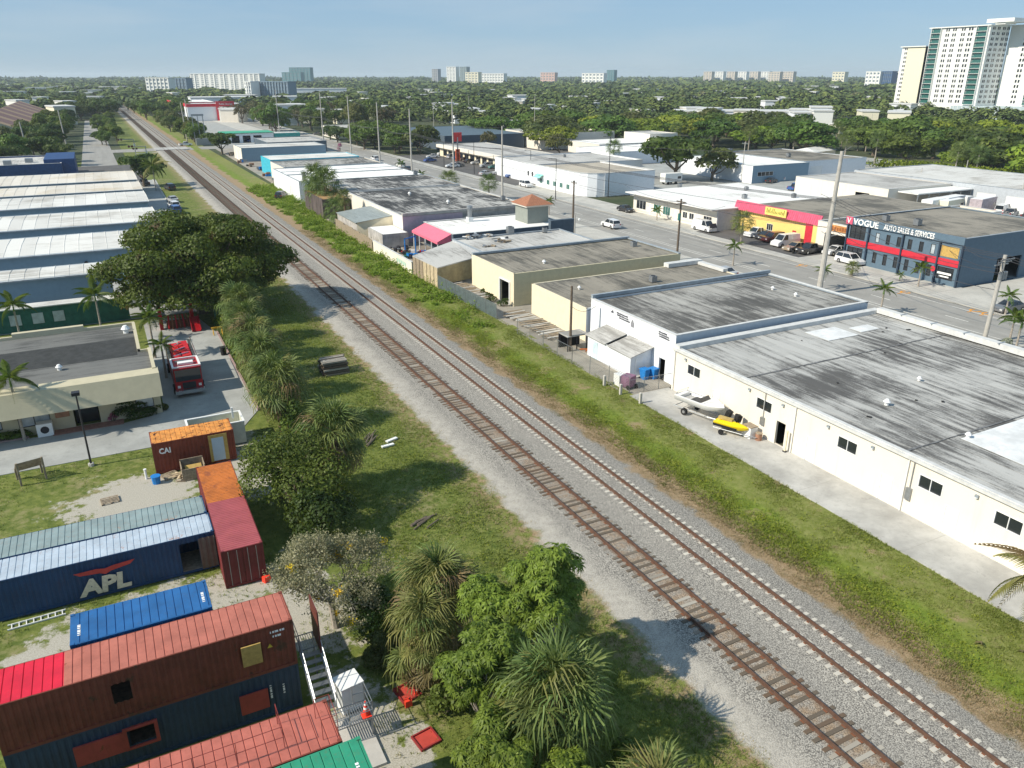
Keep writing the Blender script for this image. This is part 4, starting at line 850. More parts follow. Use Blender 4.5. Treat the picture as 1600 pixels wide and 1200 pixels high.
def container(x0, y0, z0, L, axis, label, roofm, sidem, framem=None, holes=None, roof_split=None, south=None, doors_at=None, top_rust=None, group=None):
    """axis 'X' or 'Y' is the long direction; W 2.44, H 2.59"""
    Wd, Hh = 2.44, 2.59; framem = framem or sidem
    X1, Y1 = (x0 + L, y0 + Wd) if axis == 'X' else (x0 + Wd, y0 + L)
    t = thing('shipping_container', label, 'container', (x0, y0, z0), 0, group)
    z1 = z0 + Hh; s = .07
    # frame: corner posts and rails
    m = MB()
    for x in (x0, X1 - .1):
        for y in (y0, Y1 - .1): m.box(x, x + .1, y, y + .1, z0, z1)
    m.box(x0 + .1, X1 - .1, y0, y0 + s, z0, z0 + .15); m.box(x0 + .1, X1 - .1, Y1 - s, Y1, z0, z0 + .15); m.box(x0, x0 + s, y0 + .1, Y1 - .1, z0, z0 + .15); m.box(X1 - s, X1, y0 + .1, Y1 - .1, z0, z0 + .15)
    m.box(x0 + .1, X1 - .1, y0, y0 + s, z1 - .09, z1 - .01); m.box(x0 + .1, X1 - .1, Y1 - s, Y1, z1 - .09, z1 - .01); m.box(x0, x0 + s, y0 + .1, Y1 - .1, z1 - .09, z1 - .01); m.box(X1 - s, X1, y0 + .1, Y1 - .1, z1 - .09, z1 - .01)
    m.build('frame', framem, t)
    for x in (x0, X1 - .18):
        for y in (y0, Y1 - .16):
            m = MB(); m.box(x, x + .18, y, y + .16, z1 - .005, z1 + .02); m.build('corner_casting', framem, t)
    # roof
    parts = roof_split or [(0, L, roofm)]
    for a, b, mt in parts:
        m = MB()
        if axis == 'X': corr(m, (x0 + a + (.07 if a == 0 else 0), y0 + .05, z1), (1, 0, 0), (0, 1, 0), (0, 0, 1), b - a - (.07 if a == 0 else 0) - (.07 if b == L else 0), Wd - .1, .36, .03, groove=True)
        else: corr(m, (X1 - .05, y0 + a + (.07 if a == 0 else 0), z1), (0, 1, 0), (-1, 0, 0), (0, 0, 1), b - a - (.07 if a == 0 else 0) - (.07 if b == L else 0), Wd - .1, .22, .03, groove=True)
        m.build('roof', mt, t)
    # long sides
    zb, zh = z0 + .15, Hh - .24
    def side(side_name, o, u, n, LL, hs):
        cur = 0.0; m = MB()
        for (a, b, za, zb_) in sorted(hs):
            if a > cur + .05: corr(m, o + u * cur, u, (0, 0, 1), n, a - cur, zh, .28, .045)
            if za > .03: corr(m, o + u * a, u, (0, 0, 1), n, b - a, za, .28, .045)
            if zb_ < zh - .02: corr(m, o + u * a + Vector((0, 0, zb_)), u, (0, 0, 1), n, b - a, zh - zb_, .28, .045)
            cur = b
        if cur < LL - .05: corr(m, o + u * cur, u, (0, 0, 1), n, LL - cur, zh, .28, .045)
        m.build('side_panel' if side_name != 'end' else 'end_panel', sidem, t)
    holes = holes or []
    if axis == 'X':
        side('s', Vector((x0 + .1, y0 + .02, zb)), Vector((1, 0, 0)), Vector((0, -1, 0)), L - .2, holes)
        side('n', Vector((X1 - .1, Y1 - .02, zb)), Vector((-1, 0, 0)), Vector((0, 1, 0)), L - .2, [])
        side('end', Vector((x0 + .02, Y1 - .1, zb)), Vector((0, -1, 0)), Vector((-1, 0, 0)), Wd - .2, [])
        ds = [(Vector((X1 - .02, y0 + .1, zb)), Vector((0, 1, 0)), Vector((1, 0, 0)))]
    else:
        side('w', Vector((x0 + .02, Y1 - .1, zb)), Vector((0, -1, 0)), Vector((-1, 0, 0)), L - .2, [])
        side('e', Vector((X1 - .02, y0 + .1, zb)), Vector((0, 1, 0)), Vector((1, 0, 0)), L - .2, [])
        side('end', Vector((X1 - .1, Y1 - .02, zb)), Vector((-1, 0, 0)), Vector((0, 1, 0)), Wd - .2, [])
        ds = [(Vector((x0 + .1, y0 + .02, zb)), Vector((1, 0, 0)), Vector((0, -1, 0)))]
    for o, u, n in ds:   # the two door leaves with locking bars
        for j in (0, 1):
            m = MB(); corr(m, o + u * (j * 1.12 + .01), u, (0, 0, 1), n, 1.10, zh, .36, .03); d = m.build('door', sidem, t)
            for q in (.3, .8):
                a = o + u * (j * 1.12 + q) + n * .03; mm = MB(); mm.cyl(a, a + Vector((0, 0, zh)), .018, n=5); mm.build('locking_bar', MT['steel'], d)
    # floor
    m = MB(); m.box(x0 + .08, X1 - .08, y0 + .08, Y1 - .08, z0 + .05, z0 + .14); m.build('floor', MT['timber'], t)
    return t
def marks(t, x, y, z, way, n=7):
    '''small worn code marks, too blurred to read'''
    m = MB()
    for k in range(n):
        w_ = .05 + .03 * ((k * 7) % 3)
        if way == 'top': m.box(x, x + .13, y + k * .13, y + k * .13 + w_, z, z + .004)
        elif way == 'down': m.box(x, x + .09, y - .004, y, z - k * .12 - w_, z - k * .12)
        else: m.box(x + k * .11, x + k * .11 + w_, y - .004, y, z, z + .11)
    tag(m.build('code_marks', MT['text_white'], t), kind='stuff')
orange_roof = rusty('orange_rusty_roof', (.66, .27, .06), (.10, .035, .015), .54, .2, scale=2.0)
brown_side = rusty('brown_container_side', (.22, .052, .030), (.07, .03, .02), .6)
navy = rusty('navy_container', (.018, .055, .135), (.10, .05, .03), .74, .12)
pale_roof = rusty('pale_blue_galvanised_roof', (.42, .49, .56), (.36, .15, .06), .615, .12, scale=.8)
green_roof = rusty('grey_green_roof', (.24, .31, .31), (.40, .16, .06), .62, .14, scale=.8)
rose_roof = rusty('faded_red_roof', (.42, .14, .10), (.24, .07, .04), .62, .14)
rose_roof2 = rusty('salmon_roof', (.43, .13, .095), (.24, .07, .04), .62, .14)
crimson = rusty('crimson_roof', (.62, .018, .045), (.35, .05, .05), .75, .1)
maroon_roof = rusty('maroon_roof', (.36, .085, .095), (.50, .16, .03), .66, .10)
amber_roof = rusty('amber_rusty_roof', (.52, .155, .025), (.34, .10, .03), .55, .2, rough=.35)
blue_c = rusty('blue_container', (.022, .115, .30), (.10, .09, .08), .70, .15)
green_c = rusty('green_container', (.03, .26, .15), (.25, .12, .05), .68, .12)
slate_c = rusty('slate_container', (.035, .060, .100), (.07, .06, .06), .7, .15)
redbrown = rusty('red_brown_side', (.20, .055, .035), (.10, .05, .03), .58, .2)

c1 = container(0.0, 60.7, .08, 6.06, 'X', 'short orange-roofed container lettered CAI with a pale door in its side', orange_roof, brown_side, holes=[(4.0, 5.4, .03, 2.2)])
sign_text(c1, 'CAI', .62, (.46, 60.63, 1.76), FS, MT['text_white'], .01, .86, bold=.02)
m = MB(); m.box(4.1, 4.32, 60.66, 60.72, .2, 2.5); m.box(5.22, 5.5, 60.66, 60.72, .2, 2.5); m.box(4.32, 5.22, 60.66, 60.72, 2.25, 2.5); m.build('door_surround', MT['plywood'], c1)
m = MB(); m.box(4.32, 5.22, 60.67, 60.71, .25, 2.25); m.build('side_door', simple('pale_blue_door', (.50, .58, .66), .5, var=.04), c1)
c2 = container(2.6, 43.0, .05, 12.19, 'Y', 'long container with a maroon front half and amber rusty rear half of roof', maroon_roof, rusty('dark_maroon', (.16, .028, .030)), roof_split=[(0, 6.4, maroon_roof), (6.4, 12.19, amber_roof)])
c3 = container(-9.62, 45.66, .08, 12.19, 'X', 'navy container lettered APL with a pale galvanised roof', pale_roof, navy, holes=[(10.0, 11.1, .03, 2.0)])
m = MB(); corr(m, (1.6, 45.60, .2), (1, 0, 0), (0, 0, 1), (0, -1, 0), .95, 2.2, .3, .03); m.build('open_door', simple('grey_brown_door', (.14, .11, .09), .7), c3)
cream_l = simple('cream_lettering', (.62, .57, .45), .7, var=.12, scale=6)
sign_text(c3, 'APL', 1.42, (-5.1, 45.56, .42), FS, cream_l, .01, 1.10, bold=.07, shear=.12)
m = MB(); y = 45.55   # the red eagle emblem above the letters
m.add([(-5.3, y, 2.02), (-4.1, y, 2.04), (-3.65, y, 1.94), (-3.2, y, 2.04), (-2.0, y, 2.12), (-2.3, y, 1.86), (-3.35, y, 1.70), (-3.65, y, 1.56), (-3.95, y, 1.70), (-5.0, y, 1.80)], [(0,9,1), (1,9,8,2), (2,8,7), (2,7,6,3), (3,6,5), (3,5,4)]); m.build('emblem', simple('red_emblem', (.50, .06, .05), .7), c3)
c4 = container(-9.7, 48.2, .08, 12.19, 'X', 'container with a grey green rust-spotted roof behind the one lettered APL', green_roof, navy)
c5a = container(-4.75, 34.15, .05, 6.06, 'X', 'short grey blue container underneath the bright blue one', blue_c, slate_c)
c5 = container(-4.75, 34.15, 2.64, 6.06, 'X', 'short bright blue container stacked next to the long red one', blue_c, blue_c)
for x in (-4.45, .95): marks(c5, x, 34.75, 5.236, 'top')
c6a = container(-7.65, 31.45, .05, 12.19, 'X', 'long dark slate container under the red-roofed one, with red window shutter', slate_c, slate_c, holes=[(4.55, 5.65, .9, 1.9)])
marks(c6a, 3.1, 31.38, 1.95, 'down'); marks(c6a, 3.7, 31.38, 1.8, 'down', 5)
m = MB(); m.box(1.7, 3.0, 31.33, 31.40, .75, 1.85); m.build('window_shutter', rusty('red_shutter', (.36, .06, .05)), c6a)
m = MB(); m.box(-3.25, -3.1, 31.3, 31.4, .95, 2.15); m.box(-1.98, -1.83, 31.3, 31.4, .95, 2.15); m.box(-3.1, -1.98, 31.3, 31.4, 2.02, 2.15); m.box(-3.1, -1.98, 31.3, 31.4, .95, 1.06); m.build('window_frame', rusty('red_frame', (.36, .06, .05)), c6a)
m = MB(); m.box(-5.2, -3.25, 31.33, 31.42, .95, 2.0); m.build('window_shutter', rusty('red_shutter', (.36, .06, .05)), c6a)
c6 = container(-7.65, 31.45, 2.64, 12.19, 'X', 'long faded red container with a crimson roof end, stacked over the slate one', rose_roof, redbrown, holes=[(4.25, 5.0, .75, 1.75)], roof_split=[(0, 2.7, crimson), (2.7, 12.19, rose_roof)])
m = MB(); m.box(2.1, 2.98, 31.33, 31.41, 3.45, 4.55); m.build('plywood_patch', MT['plywood'], c6)
marks(c6, 3.45, 31.38, 4.85, 'right', 6); marks(c6, 3.55, 31.38, 4.6, 'right', 4)
m = MB(); m.add([(3.25, 31.37, 4.1), (3.5, 31.37, 4.1), (3.375, 31.37, 4.32)], [(0, 1, 2)]); m.build('warning_mark', simple('yellow_mark', (.6, .45, .05)), c6)
m = MB(); m.box(5.7, 5.76, 31.6, 33.2, 2.7, 5.1); dr = m.build('open_door', rusty('dark_red_door', (.12, .03, .025)), c6)
c7a = container(-7.55, 23.3, .05, 12.19, 'X', 'lower dark container hidden beneath the salmon-roofed one', slate_c, slate_c)
c7 = container(-7.55, 23.3, 2.64, 12.19, 'X', 'salmon-roofed container with thin red guard rails on top at the bottom edge', rose_roof2, redbrown)
rl = MB()
def rail_box(m, pts, r=.014): m.tube(pts, r, 5)
for y in (24.0,):
    rail_box(rl, [(-3, y, 6.25), (2.6, y, 6.25), (2.6, y + 1.3, 6.25)]); rail_box(rl, [(-3, y, 5.75), (2.6, y, 5.75), (2.6, y + 1.3, 5.75)])
    for x in (-2.5, -.6, .9, 2.6): rail_box(rl, [(x, y, 5.23), (x, y, 6.25)])
rail_box(rl, [(2.6, 25.3, 5.23), (2.6, 25.3, 6.25)]); rail_box(rl, [(4.0, 23.7, 6.2), (4.6, 23.7, 6.2), (4.6, 24.9, 6.2), (4.0, 24.9, 6.2), (4.0, 23.7, 6.2)])
for x, y in ((4.0, 23.7), (4.6, 23.7), (4.6, 24.9), (4.0, 24.9)): rail_box(rl, [(x, y, 5.23), (x, y, 6.2)])
rl.build('guard_rail', rusty('red_rail', (.20, .035, .03)), c7)
c8a = container(-6.9, 20.8, .05, 12.19, 'X', 'lower container beneath the green-roofed one', slate_c, slate_c)
c8 = container(-6.9, 20.8, 2.64, 12.19, 'X', 'green-roofed container at the very bottom edge of the yard', green_c, green_c)
marks(c8, 4.75, 21.3, 5.236, 'top', 6)
# ---- steel stair, landing and slab
ST = thing('steel_stair', 'galvanised steel stair and landing beside the stacked containers', 'stair', (5, 28, 0))
def grating(m, x0, x1, y0, y1, z):
    n = int((x1 - x0) / .11)
    for i in range(n + 1): x = x0 + (x1 - x0) * i / n; m.box(x - .012, x + .012, y0, y1, z - .04, z)
    m.box(x0, x1, y0, y0 + .03, z - .05, z); m.box(x0, x1, y1 - .03, y1, z - .05, z); m.box(x0, x1, (y0+y1)/2 - .01, (y0+y1)/2 + .01, z - .045, z - .01)
zt = 2.72; zl = 1.15
m = MB(); grating(m, 4.75, 5.75, 32.2, 33.4, zt); m.build('landing', MT['steel'], ST)
m = MB(); grating(m, 4.85, 7.1, 28.0, 29.3, zl); m.build('landing', MT['steel'], ST)
for k in range(8):
    z = zt - (k + 1) * (zt - zl) / 9; y = 32.15 - (k + .5) * (32.15 - 29.3) / 8
    m = MB(); n = 5
    for j in range(n): m.box(4.85, 5.7, y - .13 + j * .055, y - .10 + j * .055, z - .03, z)
    m.box(4.85, 5.7, y - .15, y - .13, z - .06, z + .005); m.build('tread', MT['steel'], ST)
for x in (4.8, 5.75):
    m = MB(); m.add([(x - .02, 32.2, zt - .2), (x + .02, 32.2, zt - .2), (x + .02, 29.2, zl - .2), (x - .02, 29.2, zl - .2), (x - .02, 32.2, zt + .05), (x + .02, 32.2, zt + .05), (x + .02, 29.2, zl + .05), (x - .02, 29.2, zl + .05)], [(0,3,2,1), (4,5,6,7), (0,1,5,4), (1,2,6,5), (2,3,7,6), (3,0,4,7)]); m.build('stringer', MT['steel'], ST)
    m = MB(); m.tube([(x, 33.3, zt + 1), (x, 32.1, zt + 1), (x, 29.3, zl + 1)], .022); m.tube([(x, 33.3, zt + .5), (x, 32.1, zt + .5), (x, 29.3, zl + .5)], .018)
    for a, b in ((33.3, zt), (32.1, zt), (30.7, (zt + zl) / 2), (29.3, zl)): m.tube([(x, a, b), (x, a, b + 1)], .02)
    m.build('handrail', MT['steel'], ST)
m = MB(); pts = [(4.9, 28.0), (7.1, 28.0), (7.1, 29.3), (6.5, 29.3)]
for zz in (.5, 1.0): m.tube([(x, y, zl + zz) for x, y in pts], .022)
for x, y in pts + [(6.0, 28.0)]: m.tube([(x, y, zl), (x, y, zl + 1)], .02)
m.build('handrail', MT['steel'], ST)
for x, y in ((4.9, 28.05), (7.05, 28.05), (7.05, 29.25), (4.9, 29.25), (5.7, 33.3)):
    m = MB(); m.box(x - .04, x + .04, y - .04, y + .04, 0, zl if y < 30 else zt); m.build('post', MT['steel'], ST)
tag(MB().box(4.9, 7.1, 26.2, 29.6, 0, .14).build('concrete_slab', MT['cement']), 'pale concrete slab under the steel landing', 'slab')
tk = thing('tank', 'pale grey ribbed tank box lying beside the steel stair', 'tank', (6.5, 30.3, 0)); m = MB(); m.cbox((6.6, 30.4, .85), (1.1, 1.0, 1.5), Matrix.Rotation(.15, 3, 'Z')); m.build('body', MT['cool_white'], tk)
m = MB(); m.cbox((6.6, 30.4, 1.63), (1.2, 1.1, .06), Matrix.Rotation(.15, 3, 'Z')); m.build('lid', MT['white_frame'], tk)
def cone(x, y, z, lab, s=1.0, group=None):
    t = thing('traffic_cone', lab, 'traffic cone', (x, y, z), 0, group)
    m = MB(); m.box(-.2*s, .2*s, -.2*s, .2*s, 0, .04*s); m.build('base', MT['orange_plastic'], t, local=True)
    m = MB(); m.cyl((0, 0, .04*s), (0, 0, .75*s), .15*s, .03*s, 12); b = m.build('body', MT['orange_plastic'], t, local=True, smooth=False)
    for a in (.36, .56):
        m = MB(); r = .15 - .12 * (a - .04) / .71; m.cyl((0, 0, a*s), (0, 0, (a + .1)*s), (r + .004)*s, (r - .013)*s, 12, False); m.build('reflective_band', MT['text_white'], b, local=True)
    return t
cone(6.85, 28.3, zl, 'orange and white traffic cone on the steel landing', 1.1)
x, y = at(651, 1085); cone(x, y, .0, 'orange traffic cone standing in the shade beside the red plate', .8)
m = MB(); 
for x0, y0, x1, y1, lab, zz in ((8.75, 26.15, 9.75, 27.1, 'square red steel hatch cover lying on the sandy grass', .05), (9.0, 29.3, 10.0, 30.4, 'red steel plate lying in the shade under the bushes', .05)):
    t = thing('hatch_cover', lab, 'hatch cover', (x0, y0, 0), .15); m = MB(); w_, h_ = x1 - x0, y1 - y0; m.box(0, w_, 0, h_, 0, .06); m.build('plate', rusty('red_plate', (.45, .06, .045)), t, local=True)
    m = MB(); m.box(-.04, w_ + .04, -.04, .03, .0, .13); m.box(-.04, w_ + .04, h_ - .03, h_ + .04, 0, .13); m.box(-.04, .03, .03, h_ - .03, 0, .13); m.box(w_ - .03, w_ + .04, .03, h_ - .03, 0, .13); m.build('rim', rusty('dark_red_rim', (.25, .03, .03)), t, local=True)
x, y = at(638, 1103); t = thing('fuel_can', 'bright red plastic can lying under the bushes', 'can', (x, y, 0)); m = MB(); m.cbox((0, 0, .2), (.35, .25, .38)); m.build('body', MT['orange_plastic'], t, local=True); m = MB(); m.cyl((.05, 0, .39), (.12, 0, .5), .03); m.build('spout', MT['rubber'], t, local=True)
x, y = at(417, 908); t = thing('fuel_can', 'bright red plastic can on the sand beside the maroon container end', 'can', (x, y, 0), .5); m = MB(); m.cbox((0, 0, .2), (.45, .3, .4)); m.build('body', MT['orange_plastic'], t, local=True); m = MB(); m.cyl((.05, 0, .4), (.14, 0, .52), .03); m.build('spout', MT['rubber'], t, local=True)
# ladder on the grass
t = thing('ladder', 'aluminium ladder lying on the grass along the APL container', 'ladder', (-8.9, 44.6, 0), .05)
for s in (0, .45):
    m = MB(); m.box(0, 2.9, s, s + .05, .03, .11); m.build('rail', MT['white_frame'], t, local=True)
for k in range(8):
    m = MB(); m.box(.18 + k * .36, .23 + k * .36, .05, .45, .05, .09); m.build('rung', MT['white_frame'], t, local=True)
# pallets, boards, bins
def pallet(x, y, z, rz, lab):
    t = thing('pallet', lab, 'pallet', (x, y, z), rz)
    for k in range(5):
        m = MB(); m.box(0, 1.2, k * .22, k * .22 + .12, .12, .14); m.build('board', MT['timber'], t, local=True)
    for k in (0, .5, .92):
        m = MB(); m.box(k * 1.2, k * 1.2 + .09, 0, 1.0, 0, .12); m.build('bearer', MT['timber'], t, local=True)
pallet(-3.9, 57.4, 0, .1, 'wooden pallet lying on the sandy grass of the yard'); pallet(.6, 59.3, .05, .4, 'wooden pallet leaning in the pile of boards by the orange container')
t = thing('board_pile', 'heap of pale broken boards in front of the CAI container', 'pile of boards', (1.2, 59.3, 0))
for k in range(26):
    m = MB(); m.cbox((rnd.uniform(-.2, 2.2), rnd.uniform(-.6, .7), .06 + rnd.random() * .3), (rnd.uniform(.4, 1.2), .12, .03), Matrix.Rotation(rnd.random() * 3.1, 3, 'Z') @ Matrix.Rotation(rnd.uniform(-.2, .2), 3, 'Y')); m.build('board', rnd.choice([MT['timber'], simple('pale_board', (.55, .45, .30)) if k == 0 else bpy.data.materials['pale_board']]), t, local=True)
t = thing('crate', 'open brown box of plywood offcuts between the CAI container and the long one', 'crate', (1.75, 58.6, 0))
for b_ in ((0, 1.7, 0, .06, 0, 1.0), (0, 1.7, 1.5, 1.56, 0, 1.2), (0, .06, .06, 1.5, 0, 1.1), (1.64, 1.7, .06, 1.5, 0, 1.1)):
    m = MB(); m.box(*b_); m.build('side', MT['timber'], t, local=True)
m = MB(); m.cbox((.9, .7, .6), (1.2, .9, .05), Matrix.Rotation(.5, 3, 'X')); m.build('sheet', MT['plywood'], t, local=True)
x, y = at(245, 755); t = thing('bin', 'small blue plastic tub on the sand by the pile of boards', 'tub', (x, y, 0)); m = MB(); m.cyl((0, 0, 0), (0, 0, .6), .28, .34, 10, mi=0); m.build('body', MT['blue_plastic'], t, local=True); m = MB(); m.cyl((0, 0, .6), (0, 0, .64), .37, n=10); m.build('rim', MT['blue_plastic'], t, local=True)
x, y = at(233, 745); t = thing('pipe_stub', 'short white pipe standing at the corner of the CAI container', 'pipe', (x - .2, y - .3, 0)); m = MB(); m.cyl((0, 0, 0), (0, 0, .8), .09); m.build('pipe', MT['white_frame'], t, local=True); m = MB(); m.cyl((0, 0, .8), (0, 0, .86), .12); m.build('cap', MT['white_frame'], t, local=True)
# open skip behind the CAI container
t = thing('skip', 'open off-white steel skip behind the CAI container', 'skip', (2.9, 63.5, 0)); wt = simple('off_white_steel', (.60, .60, .50), .6, var=.1)
for b_ in ((0, 4.4, 0, .1, .1, 2.0), (0, 4.4, 2.3, 2.4, .1, 2.0), (0, .1, .1, 2.3, .1, 2.0), (4.3, 4.4, .1, 2.3, .1, 2.0), (.1, 4.3, .1, 2.3, .1, .2)):
    m = MB(); m.box(*b_); m.build('side', wt, t, local=True)
m = MB(); m.box(-.05, 4.45, -.05, .12, 2.0, 2.08); m.box(-.05, 4.45, 2.28, 2.45, 2.0, 2.08); m.box(-.05, .12, .12, 2.28, 2.0, 2.08); m.box(4.28, 4.45, .12, 2.28, 2.0, 2.08); m.build('rim', MT['white_frame'], t, local=True)
m = MB(); m.box(3.6, 3.75, 1.0, 1.15, 2.0, 3.0); m.build('post', MT['white_frame'], t, local=True)
# yard furniture
t = thing('lamp_post', 'tall dark bronze lamp post at the edge of the driveway', 'lamp post', (-4.5, 64.8, 0)); m = MB(); m.cyl((0, 0, .1), (0, 0, 6.2), .08, .06); m.build('pole', MT['dark_frame'], t, local=True); m = MB(); m.cyl((0, 0, 0), (0, 0, .25), .22); m.build('base', MT['cement'], t, local=True); m = MB(); m.box(-.28, .28, -.35, .2, 6.15, 6.4); m.build('lamp_head', MT['dark_frame'], t, local=True); m = MB(); m.box(-.22, .22, -.3, .15, 6.13, 6.15); m.build('lens', MT['lampglass'], t, local=True)
t = thing('planter_stand', 'weathered grey slatted stand at the driveway edge', 'stand', (-8.6, 64.4, 0), .25); t.scale = (1.7, 1.7, 1.9)
for k in range(9):
    m = MB(); m.cbox((0, -.35 + k * .09, .95 - k * .07), (1.1, .07, .03), Matrix.Rotation(-.5, 3, 'X')); m.build('slat', MT['timber'], t, local=True)
for x, y, h in ((-.5, -.4, 1.0), (.5, -.4, 1.0), (-.5, .4, .5), (.5, .4, .5)):
    m = MB(); m.box(x - .04, x + .04, y - .04, y + .04, 0, h); m.build('leg', MT['timber'], t, local=True)
t = thing('air_conditioner', 'white cube air conditioner by the office entrance', 'air conditioner', (-7.9, 73.0, .05)); m = MB(); m.box(-.6, .6, -.4, .45, 0, 1.15); m.build('casing', MT['white_frame'], t, local=True); m = MB(); m.cyl((0, -.4, .6), (0, -.42, .6), .33, n=14); m.build('grille', MT['dark_frame'], t, local=True)
def roof_vent(x, y, z, lab, s=.5):
    t = thing('roof_vent', lab, 'vent', (x, y, z)); m = MB(); m.cyl((0, 0, 0), (0, 0, .5*s), .28*s); m.build('stack', MT['white_frame'], t, local=True); m = MB(); m.cyl((0, 0, .5*s), (0, 0, .9*s), .5*s, .2*s, 10); m.build('cap', MT['white_frame'], t, local=True)
x, y = at(197, 520, 4.3); roof_vent(x, y, 4.28, 'white roof vent near the far corner of the office roof', .9)
x, y = at(93, 578, 4.3); roof_vent(x, y, 4.28, 'small white roof vent near the fascia of the office roof', .6)
def rooftop_ac(x, y, z, lab, s=1.0, cat='air conditioner', rz=0):
    t = thing('air_conditioner', lab, cat, (x, y, z), rz); m = MB(); m.box(-.45*s, .45*s, -.4*s, .4*s, .15*s, 1.0*s); m.build('casing', MT['steel'], t, local=True)
    m = MB(); m.cyl((0, 0, 1.0*s), (0, 0, 1.05*s), .33*s, n=12); m.build('fan_guard', MT['dark_frame'], t, local=True)
    for a in (-.4, .3): m = MB(); m.box(a*s, (a + .1)*s, -.4*s, .4*s, 0, .15*s); m.build('foot', MT['dark_frame'], t, local=True)
for px, py, z, s, lab in ((990, 385, 4.45, .9, 'twin grey condenser on the tan workshop roof by the street'), (1020, 440, 4.0, .9, 'round-topped vent unit on the narrow cream building roof'), (797, 364, 4.0, 1.2, 'white condenser on the scrap-strewn roof'), (851, 362, 4.0, .8, 'small grey unit near the street end of the scrap-strewn roof'), (786, 312, 5.0, .9, 'dark box unit at the street edge of the mottled roof'), (649, 273, 5.0, 1.1, 'dark box unit at the street edge of the smooth dark roof'), (527, 286, 5.0, 1.0, 'square unit on the dark roof near the railway'), (1163, 310, 4.5, 1.0, 'condenser at the corner of the white shop roof'), (1062, 292, 4.5, .9, 'small unit towards the far edge of the white shop roof'), (1166, 297, 4.5, .9, 'lone unit right of centre on the white shop roof'), (1240, 308, 4.6, .9, 'unit on the brown roof behind the pink fascia'), (1384, 345, 7.2, 1.0, 'grey unit at the joint of the dealership roof'), (1433, 352, 7.2, 1.1, 'dark upright unit in the middle of the dealership roof'), (882, 245, 5.3, .8, 'small unit on the pale grey roof over the white shops'), (1140, 238, 5.0, 1.4, 'box unit on the pale roof behind the round tree'), (1232, 245, 5.0, 1.2, 'unit with a tall flue on the dark grey roof')):
    x, y = at(px, py, z); rooftop_ac(x, y, z - .13, lab, s)
t = thing('exhaust_stack', 'tall galvanised kitchen exhaust stack on the bright white roof', 'exhaust', (*at(734, 345, 4.1), 4.0)); m = MB(); m.box(-.5, .5, -.5, .5, 0, .8); m.build('base', MT['white_frame'], t, local=True); m = MB(); m.cyl((0, 0, .8), (0, 0, 2.4), .42, n=12); m.build('flue', MT['steel'], t, local=True); m = MB(); m.cyl((0, 0, 2.4), (0, 0, 2.8), .6, .55, n=12); m.build('cowl', MT['steel'], t, local=True)
for x, y, z, lab in ((60.0, 201.0, 4.95, 'silver cylinder vent at the rail end of the white coated roof'),):
    t = thing('exhaust_stack', lab, 'exhaust', (44.5, 198.8, 4.9)); m = MB(); m.cyl((0, 0, 0), (0, 0, 1.8), .5, n=12); m.build('flue', MT['steel'], t, local=True); m = MB(); m.cyl((0, 0, 1.8), (0, 0, 2.1), .65, n=12); m.build('cowl', MT['steel'], t, local=True)
for k, (px, py, z, s, lab) in enumerate(((1207, 453, 5.05, .5, 'small pale vent left of its neighbour on the lettered workshop roof'), (1243, 463, 5.05, .5, 'small pale vent nearest the street parapet of the lettered workshop roof'), (1385, 633, 4.35, .6, 'small pale vent in the dark patch of the long cream warehouse roof'), (1512, 684, 4.35, .5, 'small pale vent in the white patch of the long cream warehouse roof'), (1436, 595, 4.35, .45, 'small pale vent towards the middle of the long cream warehouse roof'), (850, 412, 4.4, .6, 'small pale vent on the tan workshop roof'), (905, 452, 3.95, .5, 'small pale vent on the narrow cream building roof'), (700, 318, 4.9, .8, 'small vent on the mottled roof'), (640, 305, 4.9, .8, 'vent near the railway side of the mottled roof'), (905, 345, 4.0, .5, 'small vent beside the pin-shaped gap of the grey roof'))): 
    x, y = at(px, py, z); roof_vent(x, y, z, lab.replace(' beside the pin-shaped gap of the grey roof', ' at the street end of the scrap-strewn roof'), s)
for k, y in enumerate((54.9, 46.3, 42.4, 37.7, 33.6, 25.6)):
    t = thing('wall_lamp', ['wall lamp above the boat', 'wall lamp above the engines', 'wall lamp above the dark open doorway', 'wall lamp between second door and third window', 'wall lamp near the fourth window', 'wall lamp farthest right on the cream wall'][k], 'lamp', (46.9, y, 3.7)); m = MB(); m.box(-.16, 0, -.12, .12, 0, .16); m.build('housing', MT['coping'], t, local=True); m = MB(); m.box(-.2, -.04, -.1, .1, -.04, 0); m.build('lens', MT['lampglass'], t, local=True)
for y, h, lab in ((44.4, .7, 'grey electricity meter box beside the dark doorway'), (30.2, .9, 'grey electricity meter box by the right downpipe')):
    t = thing('meter_box', lab, 'meter box', (46.9, y, 1.2)); m = MB(); m.box(-.2, 0, -.2, .2, 0, h); m.build('case', MT['steel'], t, local=True); m = MB(); m.cyl((-.08, 0, h), (-.08, 0, 3.0), .03); m.build('conduit', MT['steel'], t, local=True)
